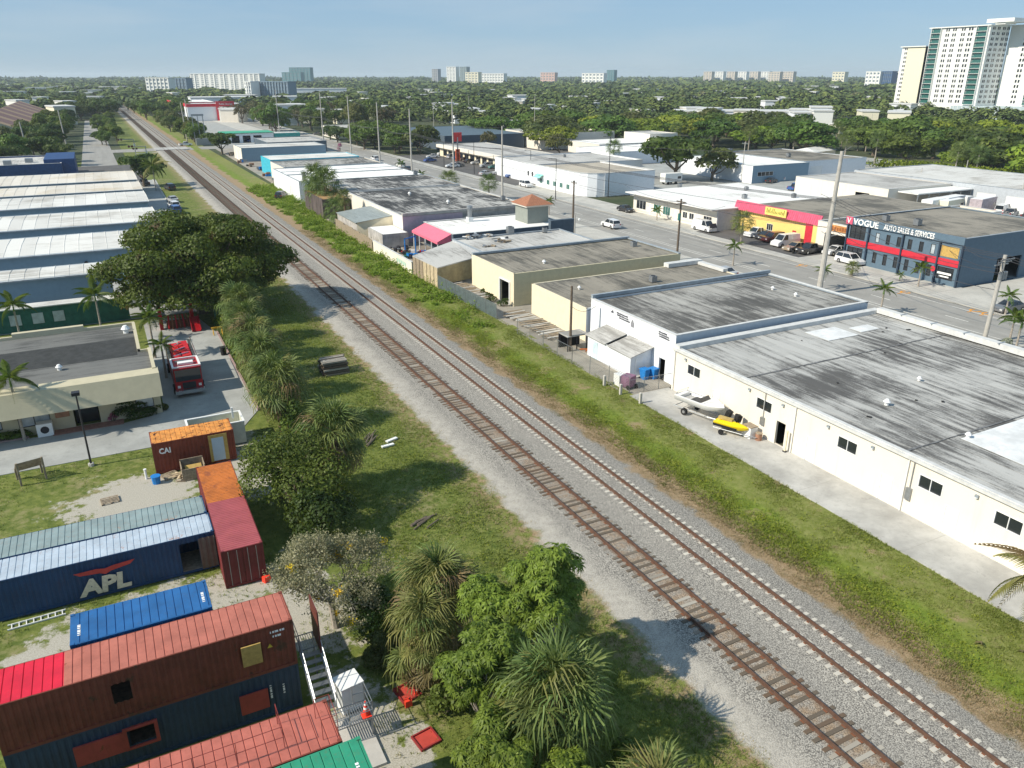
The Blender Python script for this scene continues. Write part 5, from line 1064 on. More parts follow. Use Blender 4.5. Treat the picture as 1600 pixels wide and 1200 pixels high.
# scrap on roof F
for k, (px, py, lab, s) in enumerate(((732, 372, 'bundle of grey scrap near the wall on the scrap-strewn roof', 1.0), (755, 369, 'pile of pipes and sheets in the middle of the scrap heap on the roof', 1.4), (781, 377, 'dark heap of scrap nearest the camera on the roof', 1.3), (762, 384, 'flat litter of boards on the scrap-strewn roof', .8))):
    x, y = at(px, py, 3.9); t = thing('scrap_heap', lab, 'scrap', (x, y, 3.8), 0)
    for j in range(14):
        m = MB(); m.cbox((rnd.uniform(-1.2, 1.2)*s, rnd.uniform(-.6, .6)*s, rnd.uniform(.1, .6 if k < 3 else .12)), (rnd.uniform(.3, 1.4), rnd.uniform(.06, .5), rnd.uniform(.03, .3)), Matrix.Rotation(rnd.random()*3, 3, 'Z') @ Matrix.Rotation(rnd.uniform(-.5, .5), 3, 'X')); m.build('piece', rnd.choice([MT['steel'], MT['timber'], MT['dark_frame'], MT['white_frame']]), t, local=True)
# wheelie bins by the lean-to
for k, (x, y, lab) in enumerate(((46.2, 60.3, 'blue wheeled bin left of its pair beside the lean-to'), (47.1, 60.0, 'blue wheeled bin nearest the dark doorway'))):
    t = thing('wheeled_bin', lab, 'bin', (x, y, .05), .2, 'blue bins by the lean-to'); m = MB(); m.add([(-.28, -.3, 0), (.28, -.3, 0), (.28, .3, 0), (-.28, .3, 0), (-.38, -.42, 1.05), (.38, -.42, 1.05), (.38, .4, 1.05), (-.38, .4, 1.05)], [(0,3,2,1), (4,5,6,7), (0,1,5,4), (1,2,6,5), (2,3,7,6), (3,0,4,7)]); m.build('body', MT['blue_plastic'], t, local=True)
    m = MB(); m.box(-.4, .4, -.45, .45, 1.05, 1.13); m.build('lid', MT['blue_plastic'], t, local=True)
    for s in (-1, 1): m = MB(); m.cyl((s*.3, .36, .12), (s*.36, .36, .12), .12); m.build('wheel', MT['rubber'], t, local=True)
# ---- fences
def chain_fence(pts, h, lab, slats=False, post=MT['steel'], gap=3.0):
    t = thing('chain_link_fence' if not slats else 'slatted_fence', lab, 'fence', (*pts[0], 0))
    for (a, b) in zip(pts[:-1], pts[1:]):
        a, b = Vector((*a, 0)), Vector((*b, 0)); d = b - a; n = max(1, round(d.length / gap))
        for k in range(n + 1):
            p = a + d * k / n; m = MB(); m.cyl(p, p + Vector((0, 0, h + .1)), .035, n=6); m.build('post', post, t)
        m = MB(); m.cyl(a + Vector((0, 0, h)), b + Vector((0, 0, h)), .022, n=5, caps=False); m.build('top_rail', post, t)
        if slats:
            m = MB(); u = d.normalized(); k = 0; nrm = Vector((-u.y, u.x, 0)) * .02
            while k < d.length - .1:
                p = a + u * k; q = a + u * (k + .09); m.add([p + nrm + Vector((0,0,.08)), q + nrm + Vector((0,0,.08)), q + nrm + Vector((0,0,h - .04)), p + nrm + Vector((0,0,h - .04))], [(0,1,2,3)]); k += .1
            tag(m.build('slat', simple('grey_green_slat', (.10, .13, .135), .6) if 'grey_green_slat' not in bpy.data.materials else bpy.data.materials['grey_green_slat'], t), kind='stuff')
        else:
            m = MB(); u = d.normalized(); L = d.length; r = .009; step = .28
            def strand(p, q):
                w_ = Vector((-u.y, u.x, 0)) * 0 + Vector((0, 0, r)); m.add([p - w_, q - w_, q + w_, p + w_], [(0,1,2,3)])
            k = -h
            while k < L:
                a0, b0 = max(k, 0), min(k + h, L)
                if b0 > a0: strand(a + u * a0 + Vector((0,0,a0 - k)), a + u * b0 + Vector((0,0,b0 - k))); strand(a + u * a0 + Vector((0,0,h - (a0 - k))), a + u * b0 + Vector((0,0,h - (b0 - k))))
                k += step
            tag(m.build('mesh_wire', MT['steel'], t), kind='stuff')
    return t
chain_fence([(41.2, 104.0), (42.0, 86.2)], 2.0, 'grey-green slatted chain-link fence in front of the tan workshops', True)
chain_fence([(41.5, 79.5), (41.9, 67.5), (42.4, 57.6)], 1.9, 'chain-link fence along the grass in front of the lean-to')
chain_fence([(42.4, 57.6), (47.5, 57.3)], 1.5, 'low chain-link gate line across the concrete by the white workshop', gap=1.7)
t = thing('block_wall', 'white painted block wall along the tall weeds with graffiti', 'wall', (41.0, 127, 0)); m = MB(); m.box(40.9, 41.1, 114.0, 133.5, 0, 1.9); m.build('wall', MT['white_wall'], t); m = MB(); m.box(40.85, 41.15, 114, 133.5, 1.9, 2.0); m.build('coping', MT['white_coping'], t)
sp = simple('faint_green_paint', (.35, .55, .45), .8)
for k in range(5): m = MB(); m.add([(40.88, 121 - k*.9, .6 + rnd.random()*.4), (40.88, 120.4 - k*.9, .5), (40.88, 120.3 - k*.9, 1.2), (40.88, 120.9 - k*.9, 1.5)], [(0,1,2,3)]); m.build('graffiti', sp, t)
t = thing('timber_fence', 'grey weathered panel fence between the weeds and the outbuilding', 'fence', (41, 134, 0))
for k in range(16):
    m = MB(); m.box(40.8, 40.88, 133.8 + k * 1.5, 135.25 + k * 1.5, 0, rnd.uniform(1.9, 2.2)); m.build('panel', MT['timber'], t)
for k, (x, y) in enumerate(((41.6, 57.9), (42.0, 55.2), (41.5, 60.6))):
    t = thing('concrete_bollard', ['short concrete bollard at the corner of the mesh fence', 'short concrete bollard nearest the apron edge', 'short concrete bollard standing in the grass by the fence'][k], 'bollard', (x, y, 0)); m = MB(); m.box(-.11, .11, -.11, .11, 0, 1.1); m.build('shaft', MT['cement'], t, local=True); m = MB(); m.add([(-.11,-.11,1.1), (.11,-.11,1.1), (.11,.11,1.1), (-.11,.11,1.1), (0,0,1.18)], [(0,1,4), (1,2,4), (2,3,4), (3,0,4)]); m.build('cap', MT['cement'], t, local=True)
# derelict deck, junk and wall in the middle yards
t = thing('timber_deck', 'collapsed deck of grey planks between fence and cream building', 'deck', (43.2, 76, 0))
for k in range(30):
    m = MB(); y = 75.5 + k * .42; m.cbox((44.9 + rnd.uniform(-.2, .2), y, .35 + rnd.uniform(-.05, .1)), (rnd.uniform(2.6, 3.8), .24, .05), Matrix.Rotation(rnd.uniform(-.12, .12), 3, 'Z')); m.build('plank', rnd.choice([MT['timber'], MT['cement']]), t)
t = thing('timber_deck', 'row of loose planks and sheets leaning beside the slatted fence', 'deck', (43.2, 96, 0))
for k in range(24):
    m = MB(); y = 94 + k * .42; m.cbox((44.2 + rnd.uniform(-.2, .2), y, .5 + rnd.uniform(-.1, .2)), (rnd.uniform(1.6, 3.2), .22, .05), Matrix.Rotation(rnd.uniform(-.2, .2), 3, 'Z')); m.build('plank', rnd.choice([MT['timber'], MT['cement']]), t)
t = thing('open_shelter', 'small dark open-sided shelter by the timber pole', 'shelter', (44, 71.5, 0)); m = MB(); m.box(43.4, 46.2, 71.0, 73.0, 1.75, 1.85); m.build('roof', MT['roof_grey'], t)
for x, y in ((43.5, 71.1), (46.0, 71.1), (43.5, 72.8), (46.0, 72.8), (44.7, 71.1)): m = MB(); m.box(x, x + .1, y, y + .1, .05, 1.75); m.build('post', MT['dark_frame'], t)
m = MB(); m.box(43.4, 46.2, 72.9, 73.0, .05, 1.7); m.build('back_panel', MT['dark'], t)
t = thing('hand_crane', 'yellow and orange engine hoist lying by the pale side wall', 'hoist', (46.3, 70, 0)); yl = simple('yellow_paint', (.65, .38, .04)); m = MB(); m.tube([(45.2, 70.0, .2), (46.9, 70.9, .25)], .07); m.tube([(45.0, 70.9, .2), (46.6, 70.2, .2)], .07); m.build('leg', simple('orange_paint', (.60, .16, .03)), t); m = MB(); m.tube([(46.4, 70.3, .2), (46.4, 70.3, 1.9), (45.6, 70.0, 2.4)], .06); m.build('mast', yl, t)
# small things under the wall: trolley, covered machine
t = thing('covered_machine', 'purple tarpaulined machine at the fence corner', 'machine', (43.4, 59.2, 0)); m = MB(); m.cbox((43.4, 59.2, .75), (1.1, 1.1, 1.1), Matrix.Rotation(.4, 3, 'Z')); m.build('cover', simple('purple_cover', (.24, .13, .20), var=.3), t); m = MB(); m.box(42.6, 43.3, 59.6, 60.6, .05, 1.2); m.build('cabinet', MT['white_frame'], t)
for s in (-.5, .5): m = MB(); m.cyl((43.4 + s, 58.6, .25), (43.5 + s, 58.6, .25), .25, n=10); m.build('wheel', MT['rubber'], t)
# ================================================================== VEGETATION
leafM = {
 'dark': foliage('dark_green_leaves', (.022, .044, .010), (.080, .125, .024)),
 'mid': foliage('green_leaves', (.042, .078, .013), (.150, .215, .036)),
 'olive': foliage('olive_leaves', (.046, .060, .018), (.150, .165, .045)),
 'bright': foliage('bright_green_leaves', (.075, .120, .010), (.270, .340, .034)),
 'brown': foliage('bronze_leaves', (.045, .038, .018), (.120, .095, .045)),
 'sabal': foliage('sabal_frond', (.060, .092, .024), (.210, .265, .080), .25, patch=.8),
 'sabal_y': foliage('yellowing_frond', (.11, .125, .032), (.32, .31, .10), .25),
 'dead': foliage('dead_frond', (.10, .075, .035), (.30, .22, .10), .15),
 'feather': foliage('feather_frond', (.035, .070, .012), (.150, .210, .035), .25),
 'glossy': foliage('glossy_whorled_leaves', (.045, .080, .010), (.225, .300, .040), .2, hue=.012, patch=1.2),
 'sage': foliage('grey_green_leaves', (.20, .185, .11), (.48, .44, .27), .2),
 'silver': foliage('silver_leaves', (.16, .18, .13), (.38, .40, .30), .15),
 'flower': foliage('yellow_flowers', (.55, .38, .02), (.80, .62, .05), .2),
 'magenta': foliage('magenta_flowers', (.30, .06, .14), (.55, .20, .30), .2),
 'weed': foliage('lush_weed', (.110, .170, .016), (.270, .335, .040), .4, patch=.5, patchc=(.17, .17, .05)),
 'grass': foliage('grass_blades', (.120, .155, .024), (.280, .300, .080), .4, patch=.3, patchc=(.30, .26, .13)),
 'straw': foliage('dry_grass', (.22, .17, .085), (.44, .36, .20), .3, patch=.5, patchc=(.12, .14, .03)),
}
def unit(a): return a / np.maximum(np.linalg.norm(a, axis=1, keepdims=True), 1e-9)
def quads_at(P, N, size, asp=.55, rs=nr):
    """one leaf-shaped quad at each point, roughly facing N"""
    k = len(P); s = np.asarray(size).reshape(-1, 1) * np.ones((k, 1))
    T = unit(np.cross(N, rs.normal(size=(k, 3)))); B = unit(np.cross(N, T))
    V = np.empty((k, 4, 3)); V[:, 0] = P - T * s; V[:, 1] = P - B * s * asp; V[:, 2] = P + T * s; V[:, 3] = P + B * s * asp
    return V.reshape(-1, 3)
def crown_pts(seed, rx, ry, rz, nl, n, lobe=.42, flat=0.0, base=.0):
    rs = np.random.RandomState(seed); C = []
    while len(C) < nl:
        p = rs.uniform(-1, 1, 3)
        if np.linalg.norm(p) < 1 and np.linalg.norm(p) > .35 and p[2] > -.55: C.append(p)
    C = np.array(C); C *= .72; C[0] = (0, 0, .35)
    R_ = rs.uniform(.7, 1.2, nl) * lobe
    i = rs.randint(0, nl, n); d = unit(rs.normal(size=(n, 3))); d[:, 2] = np.where(d[:, 2] < -.3, -d[:, 2], d[:, 2])
    P = C[i] + d * (R_[i] * rs.uniform(.72, 1.06, n))[:, None]
    # drop what lies well inside another lobe
    keep = np.ones(n, bool)
    for j in range(nl):
        dj = np.linalg.norm(P - C[j], axis=1); keep &= ~((dj < R_[j] * .62) & (i != j))
    P, d = P[keep], d[keep]
    P[:, 2] = np.where(P[:, 2] < -.62, -.62 + rs.uniform(0, .35, len(P)), P[:, 2])
    return P * np.array([rx, ry, rz]), unit(d + rs.normal(size=d.shape) * .45), C * np.array([rx, ry, rz])
def crown_mesh(name, seed, rx, ry, rz, nl, n, ls, mat, lobe=.42):
    rs = np.random.RandomState(seed + 99); P, N, C = crown_pts(seed, rx, ry, rz, nl, n, lobe)
    return np_mesh(name, quads_at(P, N, rs.uniform(.6, 1.3, len(P)) * ls, .6, rs), 4, mat), C
def trunk_mb(C, h, r0, spread=True, base=(0, 0, 0), nb=None):
    m = MB(); b = Vector(base); fork = b + Vector((0, 0, h * .35)); m.cyl(b, fork, r0, r0 * .75, 8)
    for c in C[:nb or len(C)]:
        e = Vector(c) + Vector((0, 0, h)); mid = fork.lerp(e, .5) + Vector((0, 0, -.1 * h)); m.cyl(fork, mid, r0 * .5, r0 * .32, 6, False); m.cyl(mid, e, r0 * .32, r0 * .1, 5, False)
    return m
# ---- tree prototypes for the middle and far distance, crown radius 5 m
protos = []
for i, (kind, rx, ry, rz, nl, n, ls, mt, lobe) in enumerate([
    ('broadleaf_tree', 5, 5, 3.6, 13, 3000, .40, 'mid', .42), ('broadleaf_tree', 5.4, 5, 3.3, 15, 3000, .40, 'dark', .40),
    ('broadleaf_tree', 5, 5.3, 3.8, 13, 2900, .40, 'olive', .46), ('broadleaf_tree', 5.2, 5, 3.4, 14, 3000, .40, 'bright', .42),
    ('broadleaf_tree', 5, 5, 3.0, 9, 700, .40, 'brown', .46), ('broadleaf_tree', 4.8, 5.2, 4.4, 14, 3000, .40, 'mid', .38),
    ('pine_tree', 2.6, 2.6, 7.0, 14, 1300, .42, 'dark', .34)]):
    me, C = crown_mesh('crown', 40 + i, rx, ry, rz, nl, n, ls, leafM[mt], lobe)
    h = 4.6 if kind != 'pine_tree' else 7.5
    tm = trunk_mb(C, h, .32, nb=7); tme = bpy.data.meshes.new('trunk'); tme.from_pydata([tuple(v) for v in tm.v], [], tm.f); tme.materials.append(MT['bark'])
    protos.append((kind, me, tme, h))
ntree = [0]
def put_tree(i, x, y, s, label, group, hs=1.0):
    kind, me, tme, h = protos[i]; t = thing(kind, label, 'tree', (x, y, 0), rnd.random() * 6.28, group); t.scale = (s, s, s * hs)
    c = link('crown', me, t, (0, 0, h)); link('trunk', tme, t); ntree[0] += 1; return t
LBL = {0: 'rounded mid green tree', 1: 'dense dark green tree', 2: 'olive green tree', 3: 'yellow green tree', 4: 'thin brownish half-bare tree', 5: 'tall mid green tree', 6: 'dark narrow pine'}
def grove(x0, x1, y0, y1, step, s0, s1, where, mix, skip=None, hs=1.0):
    y = y0
    while y < y1:
        x = x0
        while x < x1:
            px, py = x + rnd.uniform(-.4, .4) * step, y + rnd.uniform(-.4, .4) * step
            if not (skip and skip(px, py)):
                i = rnd.choice(mix); s_ = rnd.uniform(s0, s1); d3 = ['near', 'midway', 'far'][min(2, int(3 * max(0, py - y0) / (y1 - y0)))]; x3 = ['left', 'middle', 'right'][min(2, int(3 * max(0, px - x0) / (x1 - x0)))]
                put_tree(i, px, py, s_, ('large ' if s_ > (s0 + s1) / 2 else 'smaller ') + LBL[i] + ' ' + where + ', ' + d3 + ' ' + x3, 'trees ' + where, hs)
            x += step
        y += step
def inb(px, py, boxes): return any(a < px < b and c < py < d for a, b, c, d in boxes)
grove(-58, -8, 318, 600, 14, .9, 1.45, 'left of the side road beyond the navy building', [0, 1, 1, 5, 2], lambda x, y: inb(x, y, [(-64, -24, 425, 705)]))
grove(7.5, 13, 400, 640, 13, .6, .9, 'in the strip between side road and railway', [0, 1, 5])
grove(-10, 17, 640, 760, 17, 1.3, 1.9, 'closing the end of the side road', [1, 1, 5])
grove(43, 54, 392, 590, 11, .8, 1.25, 'along the far right verge of the railway', [0, 2, 5, 1])
grove(40, 60, 620, 780, 17, 1.2, 1.7, 'where the railway disappears', [1, 0])
grove(104, 126, 305, 395, 12, 1.1, 1.7, 'shading the far side of the street', [0, 5, 1, 2], None, .8)
grove(92, 150, 440, 600, 19, 1.3, 1.9, 'beyond the far end of the street', [0, 1, 2, 4, 5])
grove(168, 330, 300, 368, 19, 1.6, 2.5, 'in the wood behind the white restaurant', [0, 3, 3, 5, 2], lambda x, y: inb(x, y, [(195, 225, 255, 300)]), .62)
grove(244, 350, 160, 300, 20, 1.7, 2.6, 'in the wood across the yards', [0, 0, 1, 2, 3, 3, 5, 4], lambda x, y: inb(x, y, [(180, 218, 90, 215), (250, 268, 190, 215)]), .62)
grove(246, 430, 40, 160, 23, 1.8, 2.8, 'in the wood at the right picture edge', [0, 1, 0, 3, 5], lambda x, y: y < 95 and x < 260, .58)
for x, y, s, i, lab in ((152, 190, 2.3, 1, 'wide olive green tree between the curved showroom and the workshops'), (160, 183, 1.5, 2, 'mid green tree merging with the wide olive one by the workshops'), (44.5, 338, 1.5, 1, 'large dark bushy tree right of the level crossing'), (10.5, 246, 1.2, 1, 'dark leafy tree beside the coconut palm at the end of the warehouses'),
                        (158, 268, 1.0, 2, 'bushy green tree in front of the white restaurant'), (143, 300, 1.1, 4, 'brownish tree at the end of the car park'), (236, 318, 1.8, 3, 'large yellow green tree in front of the wood'), (300, 175, 2.3, 3, 'broad yellow green tree standing forward of the apartment tower')):
    put_tree(i, x, y, s, lab, None, .75 if s > 1.45 else 1)
# rest of the woodland to the horizon: one mass of crowns
def far_woods():
    rs = np.random.RandomState(3); cx, cy, sz = [], [], []
    d = 330.0
    while d < 5200:
        step = max(19, d * .033); n = int(d * 1.32 / step)
        for k in range(n):
            az = YAW + (k + rs.rand()) / n * 1.32 - .66
            x, y = math.sin(az) * d + rs.uniform(-.5, .5) * step, math.cos(az) * d + rs.uniform(-.5, .5) * step
            cx.append(x); cy.append(y); sz.append(max(5.5, step * .48) * rs.uniform(.7, 1.15))
        d += step * .8
    P, N, S = [], [], []
    for x, y, s in zip(cx, cy, sz):
        if d_ok(x, y, s):
            dd = math.hypot(x, y); n = 260 if dd < 700 else (150 if dd < 1300 else 80)
            hz = rs.uniform(4.0, 5.5); hh = min(6.5, s * .7)
            p, q, _ = crown_pts(rs.randint(1 << 30), s, s, hh, 6, n, .48); p[:, 2] += hz; p += np.array([x, y, 0]); P.append(p); N.append(unit(q + np.array([0, 0, 1.0]))); S.append(np.full(len(p), s * (.13 if dd < 700 else .19 if dd < 1300 else .28)) * rs.uniform(.7, 1.3, len(p)))
    P, N, S = np.concatenate(P), np.concatenate(N), np.concatenate(S)
    me = np_mesh('woodland', quads_at(P, N, S, .7), 4, MT['woods']); o = link('woodland', me); tag(o, 'mixed woodland stretching to the horizon', 'woodland', kind='stuff')
OPEN = [(-70, 20, 0, 640), (14, 45, 0, 720), (45, 170, 0, 440), (86, 102, 0, 900), (170, 330, 150, 370), (218, 420, 40, 370), (240, 265, 0, 100), (45, 92, 430, 760), (90, 160, 430, 610), (184, 244, 365, 405), (-65, -20, 425, 705), (130, 200, 300, 372)]
def d_ok(x, y, s):
    if any(a - s*.6 < x < b + s*.3 and c - s*.6 < y < e + s*.3 for a, b, c, e in OPEN): return False
    for bx, by, br in FARB:
        if abs(x - bx) < br + s * .5 and abs(y - by) < br + s * .5: return False
    return True
g = G('woodland_leaves'); isl = g.n('NewGeometry').outputs['Random Per Island']; n1 = g.noise(.018, 5, .7, vec=g.pos()); n2 = g.noise(.07, 3, .6, vec=g.pos(), seed=5)
c = g.mix(g.ramp(n2, .35, .65), g.mix(isl, (.030, .056, .018), (.090, .135, .034)), g.mix(isl, (.055, .080, .018), (.170, .205, .044)))
c = g.mix(g.math('MULTIPLY', g.ramp(n1, .58, .68), .6), c, (.15, .13, .07)); MT['woods'] = g.done(c, .8)

# ---- sabal palms (fans)
def fan_mesh(seed, mat, droop=.5, nb=28, L=.92):
    rs = np.random.RandomState(seed); Q = []
    pet = 1.0
    def q4(a, b, c_, d_): Q.extend([a, b, c_, d_])
    # petiole along +X rising then bending down
    p0, p1 = np.array([0, 0, 0.]), np.array([pet, 0, .12]); s = np.array([0, .018, 0])
    q4(p0 - s, p1 - s, p1 + s, p0 + s)
    for k in range(nb):
        a = math.radians(-125 + 250 * k / (nb - 1)); l = L * (1 - .25 * abs(a) / 2.2) * rs.uniform(.82, 1.08); dk = droop * rs.uniform(.55, 1.5)
        if rs.rand() < .10: continue
        dirv = np.array([math.cos(a), math.sin(a), .10 + .12 * math.cos(k * 3.1)]); perp = np.array([-math.sin(a), math.cos(a), .25 * (-1) ** k]) * .024
        m1 = p1 + dirv * l * .35; m2 = p1 + dirv * l * .72 + np.array([0, 0, -dk * .16 * l]); e = p1 + dirv * l * (.98 - dk * .10) + np.array([rs.uniform(-.06, .06), rs.uniform(-.06, .06), -dk * .62 * l])
        q4(p1 - perp * .2, m1 - perp, m1 + perp, p1 + perp * .2); q4(m1 - perp, m2 - perp * .85, m2 + perp * .85, m1 + perp); q4(m2 - perp * .85, e - perp * .1, e + perp * .1, m2 + perp * .85)
    return np_mesh('frond', np.array(Q), 4, mat)
fans = [fan_mesh(1, leafM['sabal'], .75), fan_mesh(2, leafM['sabal'], 1.15), fan_mesh(3, leafM['sabal_y'], 1.2), fan_mesh(4, leafM['dead'], 1.5)]
def palm_trunk(t, h, r0, r1, mat, boots=False, lean=0.0):
    m = MB(); pts = [(lean * (k / 6) ** 2, 0, h * k / 6) for k in range(7)]
    for k in range(6): m.cyl(pts[k], pts[k+1], r0 + (r1 - r0) * k / 6, r0 + (r1 - r0) * (k+1) / 6, 9, False)
    o = m.build('trunk', mat, t, local=True)
    if boots:
        m = MB()
        for k in range(40):
            a, z = rnd.random() * 6.28, rnd.uniform(h * .35, h); d = Vector((math.cos(a), math.sin(a), .9)).normalized(); m.cyl(Vector((math.cos(a) * r0, math.sin(a) * r0, z)), Vector((math.cos(a) * r0, math.sin(a) * r0, z)) + d * .22, .05, .02, 4)
        tag(m.build('boot', MT['thatch'], t, local=True), kind='stuff')
def sabal(x, y, h, s, label, n=44, group='cabbage palms', yellow=.12, dead=.12, skirt=0, z=0):
    t = thing('cabbage_palm', label, 'palm tree', (x, y, z), rnd.random() * 6, group); palm_trunk(t, h, .2, .17, MT['thatch'], True)
    for k in range(n):
        f = k / n; el = 1.35 - 2.35 * f ** .85 + rnd.uniform(-.12, .12); az = k * 2.399 + rnd.uniform(-.2, .2)
        me = fans[0] if f < .35 else fans[1]
        r = rnd.random()
        if r < .05: me = fans[3]
        if r > 1 - yellow: me = fans[2]
        if f > 1 - dead: me = fans[3]
        o = bpy.data.objects.new('frond', me); COL.objects.link(o); o.parent = t; sc_ = s * rnd.uniform(.7, 1.05)
        o.location = (0, 0, h + .1 - f * .25 - (rnd.uniform(0, skirt) if f > .5 else 0)); o.rotation_euler = (rnd.uniform(-.4, .4), -el, az); o.scale = (sc_, sc_, sc_)
    return t
sab = [(12.6, 99, 5.0, 1.55, 'cabbage palm at the back of the row, under the spreading tree'), (11.8, 91.5, 4.6, 1.7, 'second cabbage palm from the back of the row beside the driveway'), (11.3, 84.5, 4.4, 1.7, 'third cabbage palm from the back, opposite the fire engine'), (11.0, 78.5, 4.2, 1.7, 'cabbage palm in the middle of the row along the driveway kerb'), (10.7, 72.5, 4.3, 1.75, 'cabbage palm by the driveway mouth in the row'), (10.4, 64.6, 4.7, 1.85, 'nearest cabbage palm of the row, beside the open skip')]
for a in sab: sabal(*a, n=56)
sabal(11.2, 88, 3.4, 1.2, 'short cabbage palm squeezed low in the middle of the row', n=30)
sabal(12.0, 51.6, 5.0, 1.65, 'large cabbage palm standing alone behind the bush, casting a round shadow', n=80, skirt=1.2, dead=.2)
sabal(11.9, 31.6, 4.6, 1.45, 'yellowing cabbage palm with a long skirt beside the glossy tree', n=84, yellow=.5, skirt=2.4, dead=.25)
sabal(10.6, 30.0, 3.9, 1.3, 'second yellowing cabbage palm, on the container side of its pair', n=70, yellow=.6, skirt=2.2, dead=.25)
sabal(13.6, 22.6, 4.3, 1.75, 'broad cabbage palm at the bottom of the picture in front of the glossy tree', n=70, yellow=.1, skirt=1.0)
sabal(14.9, 17.0, 2.6, 1.5, 'cabbage palm cut by the bottom edge right of the broad one', n=60, yellow=.2)
# distant small palms: one crown mesh
def merged_palm(fanlist, n, elr, h, s, seed, name='crown'):
    rs = random.Random(seed); V = []
    for k in range(n):
        f = k / n; el = elr[0] + (elr[1] - elr[0]) * f + rs.uniform(-.1, .1); me = fanlist[k % len(fanlist)]
        M_ = Matrix.Translation((0, 0, h)) @ Matrix.Rotation(k * 2.399, 4, 'Z') @ Matrix.Rotation(-el, 4, 'Y') @ Matrix.Scale(s, 4)
        co = np.empty(len(me.vertices) * 3, dtype=np.float32); me.vertices.foreach_get('co', co); co = co.reshape(-1, 3); A_ = np.array(M_)
        V.append(co @ A_[:3, :3].T + A_[:3, 3])
    return np_mesh(name, np.concatenate(V), 4, fanlist[0].materials[0])
sab_crown = merged_palm([fans[0], fans[1]], 26, (1.3, -.9), 0, 1.25, 4)
def feather_mesh(seed, mat, L=2.4, n=24, droop=1.0, leaf=.5):
    rs = np.random.RandomState(seed); Q = []
    def cur(t): return np.array([L * (t - .12 * droop * t * t), 0, .35 * L * t - droop * .62 * L * t * t])
    for k in range(8):
        a, b = cur(k / 8), cur((k + 1) / 8); s = np.array([0, .025 * (1 - k / 9), 0]); Q += [a - s, b - s, b + s, a + s]
    for k in range(n):
        t = .12 + .86 * k / (n - 1); p = cur(t); l = leaf * math.sin(math.pi * min(1, .18 + t * .85)) * rs.uniform(.85, 1.1) + .08
        for sd in (-1, 1):
            d = np.array([.55, sd * .8, -.35 * droop - .1]); d /= np.linalg.norm(d); w_ = np.array([.035, 0, .01]); m = p + d * l * .55; e = p + d * l + np.array([0, 0, -.28 * l * droop]); Q += [p - w_, m - w_, m + w_, p + w_, m - w_, e - w_ * .2, e + w_ * .2, m + w_]
    return np_mesh('frond', np.array(Q), 4, mat)
feat = [feather_mesh(1, leafM['feather']), feather_mesh(2, leafM['feather'], droop=1.5), feather_mesh(3, leafM['sabal_y'], 3.0, 26, 1.3, .6), feather_mesh(4, leafM['dead'], 2.8, 24, 1.9, .45)]
def feather_palm(x, y, h, s, label, n=14, group='feather palms', lean=0, mat=None, z=0, lower=-.5, mix=(0, 1)):
    t = thing('feather_palm', label, 'palm tree', (x, y, z), rnd.random() * 6, group); palm_trunk(t, h - .6, .14, .09, mat or MT['palebark'], False, lean)
    m = MB(); m.cyl((lean, 0, h - .6), (lean, 0, h), .10, .06, 8); m.build('crownshaft', simple('crownshaft_green', (.12, .22, .05)) if 'crownshaft_green' not in bpy.data.materials else bpy.data.materials['crownshaft_green'], t, local=True)
    for k in range(n):
        o = bpy.data.objects.new('frond', feat[mix[k % len(mix)]]); COL.objects.link(o); o.parent = t; f = k / n
        o.location = (lean, 0, h); o.rotation_euler = (0, -(1.25 - (1.25 - lower) * f), k * 2.399 + rnd.uniform(-.2, .2)); o.scale = (s,) * 3
    return t
fp = [(30, 440, 7, 'leftmost'), (145, 465, 7, '')]
x, y = at(20, 478, 6.0); feather_palm(x, y, 6.0, 1.0, 'tall feather palm at the left edge in front of the green building', 14)
x, y = at(148, 462, 6.0); feather_palm(x, y, 6.0, 1.05, 'broad feather palm between office roof and green building', 15)
x, y = at(232, 497, 4.6); feather_palm(x, y, 4.6, .85, 'bright feather palm at the corner of the office roof by the driveway', 16)
feather_palm(2.6, 83.0, 3.6, .7, 'low feather palm growing beside the office wall behind the fire engine', 12)
x, y = at(20, 572, 5.6); feather_palm(x, 72.5, 5.6, .95, 'feather palm in the hedge in front of the office windows', 14)
x, y = at(237, 262, 6.0); feather_palm(12.8, 236.0, 6.5, 1.75, 'coconut palm with drooping yellow green fronds beside the level crossing', 17, lower=-.9, mix=(0, 1, 2))
for k, (px, py, h, s, lab) in enumerate(((1375, 491, 3.3, .75, 'young palm at the kerb in front of the lettered workshop'), (1145, 415, 3.2, .75, 'young palm at the kerb by the narrow cream building'), (1434, 449, 2.8, .75, 'young palm on the sidewalk in front of the dealership'), (1283, 452, 2.8, .7, 'young palm half hidden behind the tallest concrete pole'), (1575, 541, 3.4, .8, 'left palm of the pair behind the silver bush'), (1587, 545, 3.1, .75, 'right palm of the pair behind the silver bush'),
     (1570, 493, 2.6, .7, 'young palm by the grey car at the right edge'), (1026, 345, 2.2, .7, 'small palm at the kerb in front of the white shop row'), (858, 336, 3.0, .7, 'small palm behind the hip-roofed turret'), (658, 288, 2.6, .9, 'palm beside the street near the smooth dark roof'), (627, 268, 2.6, .9, 'palm at the street edge beyond the white roof'), (1405, 440, 1.0, .4, 'seedling palm by the dealership kerb'))):
    x, y = at(px, py); feather_palm(x, y, h, s, lab, 11, 'young street palms', mat=MT['palebark'])
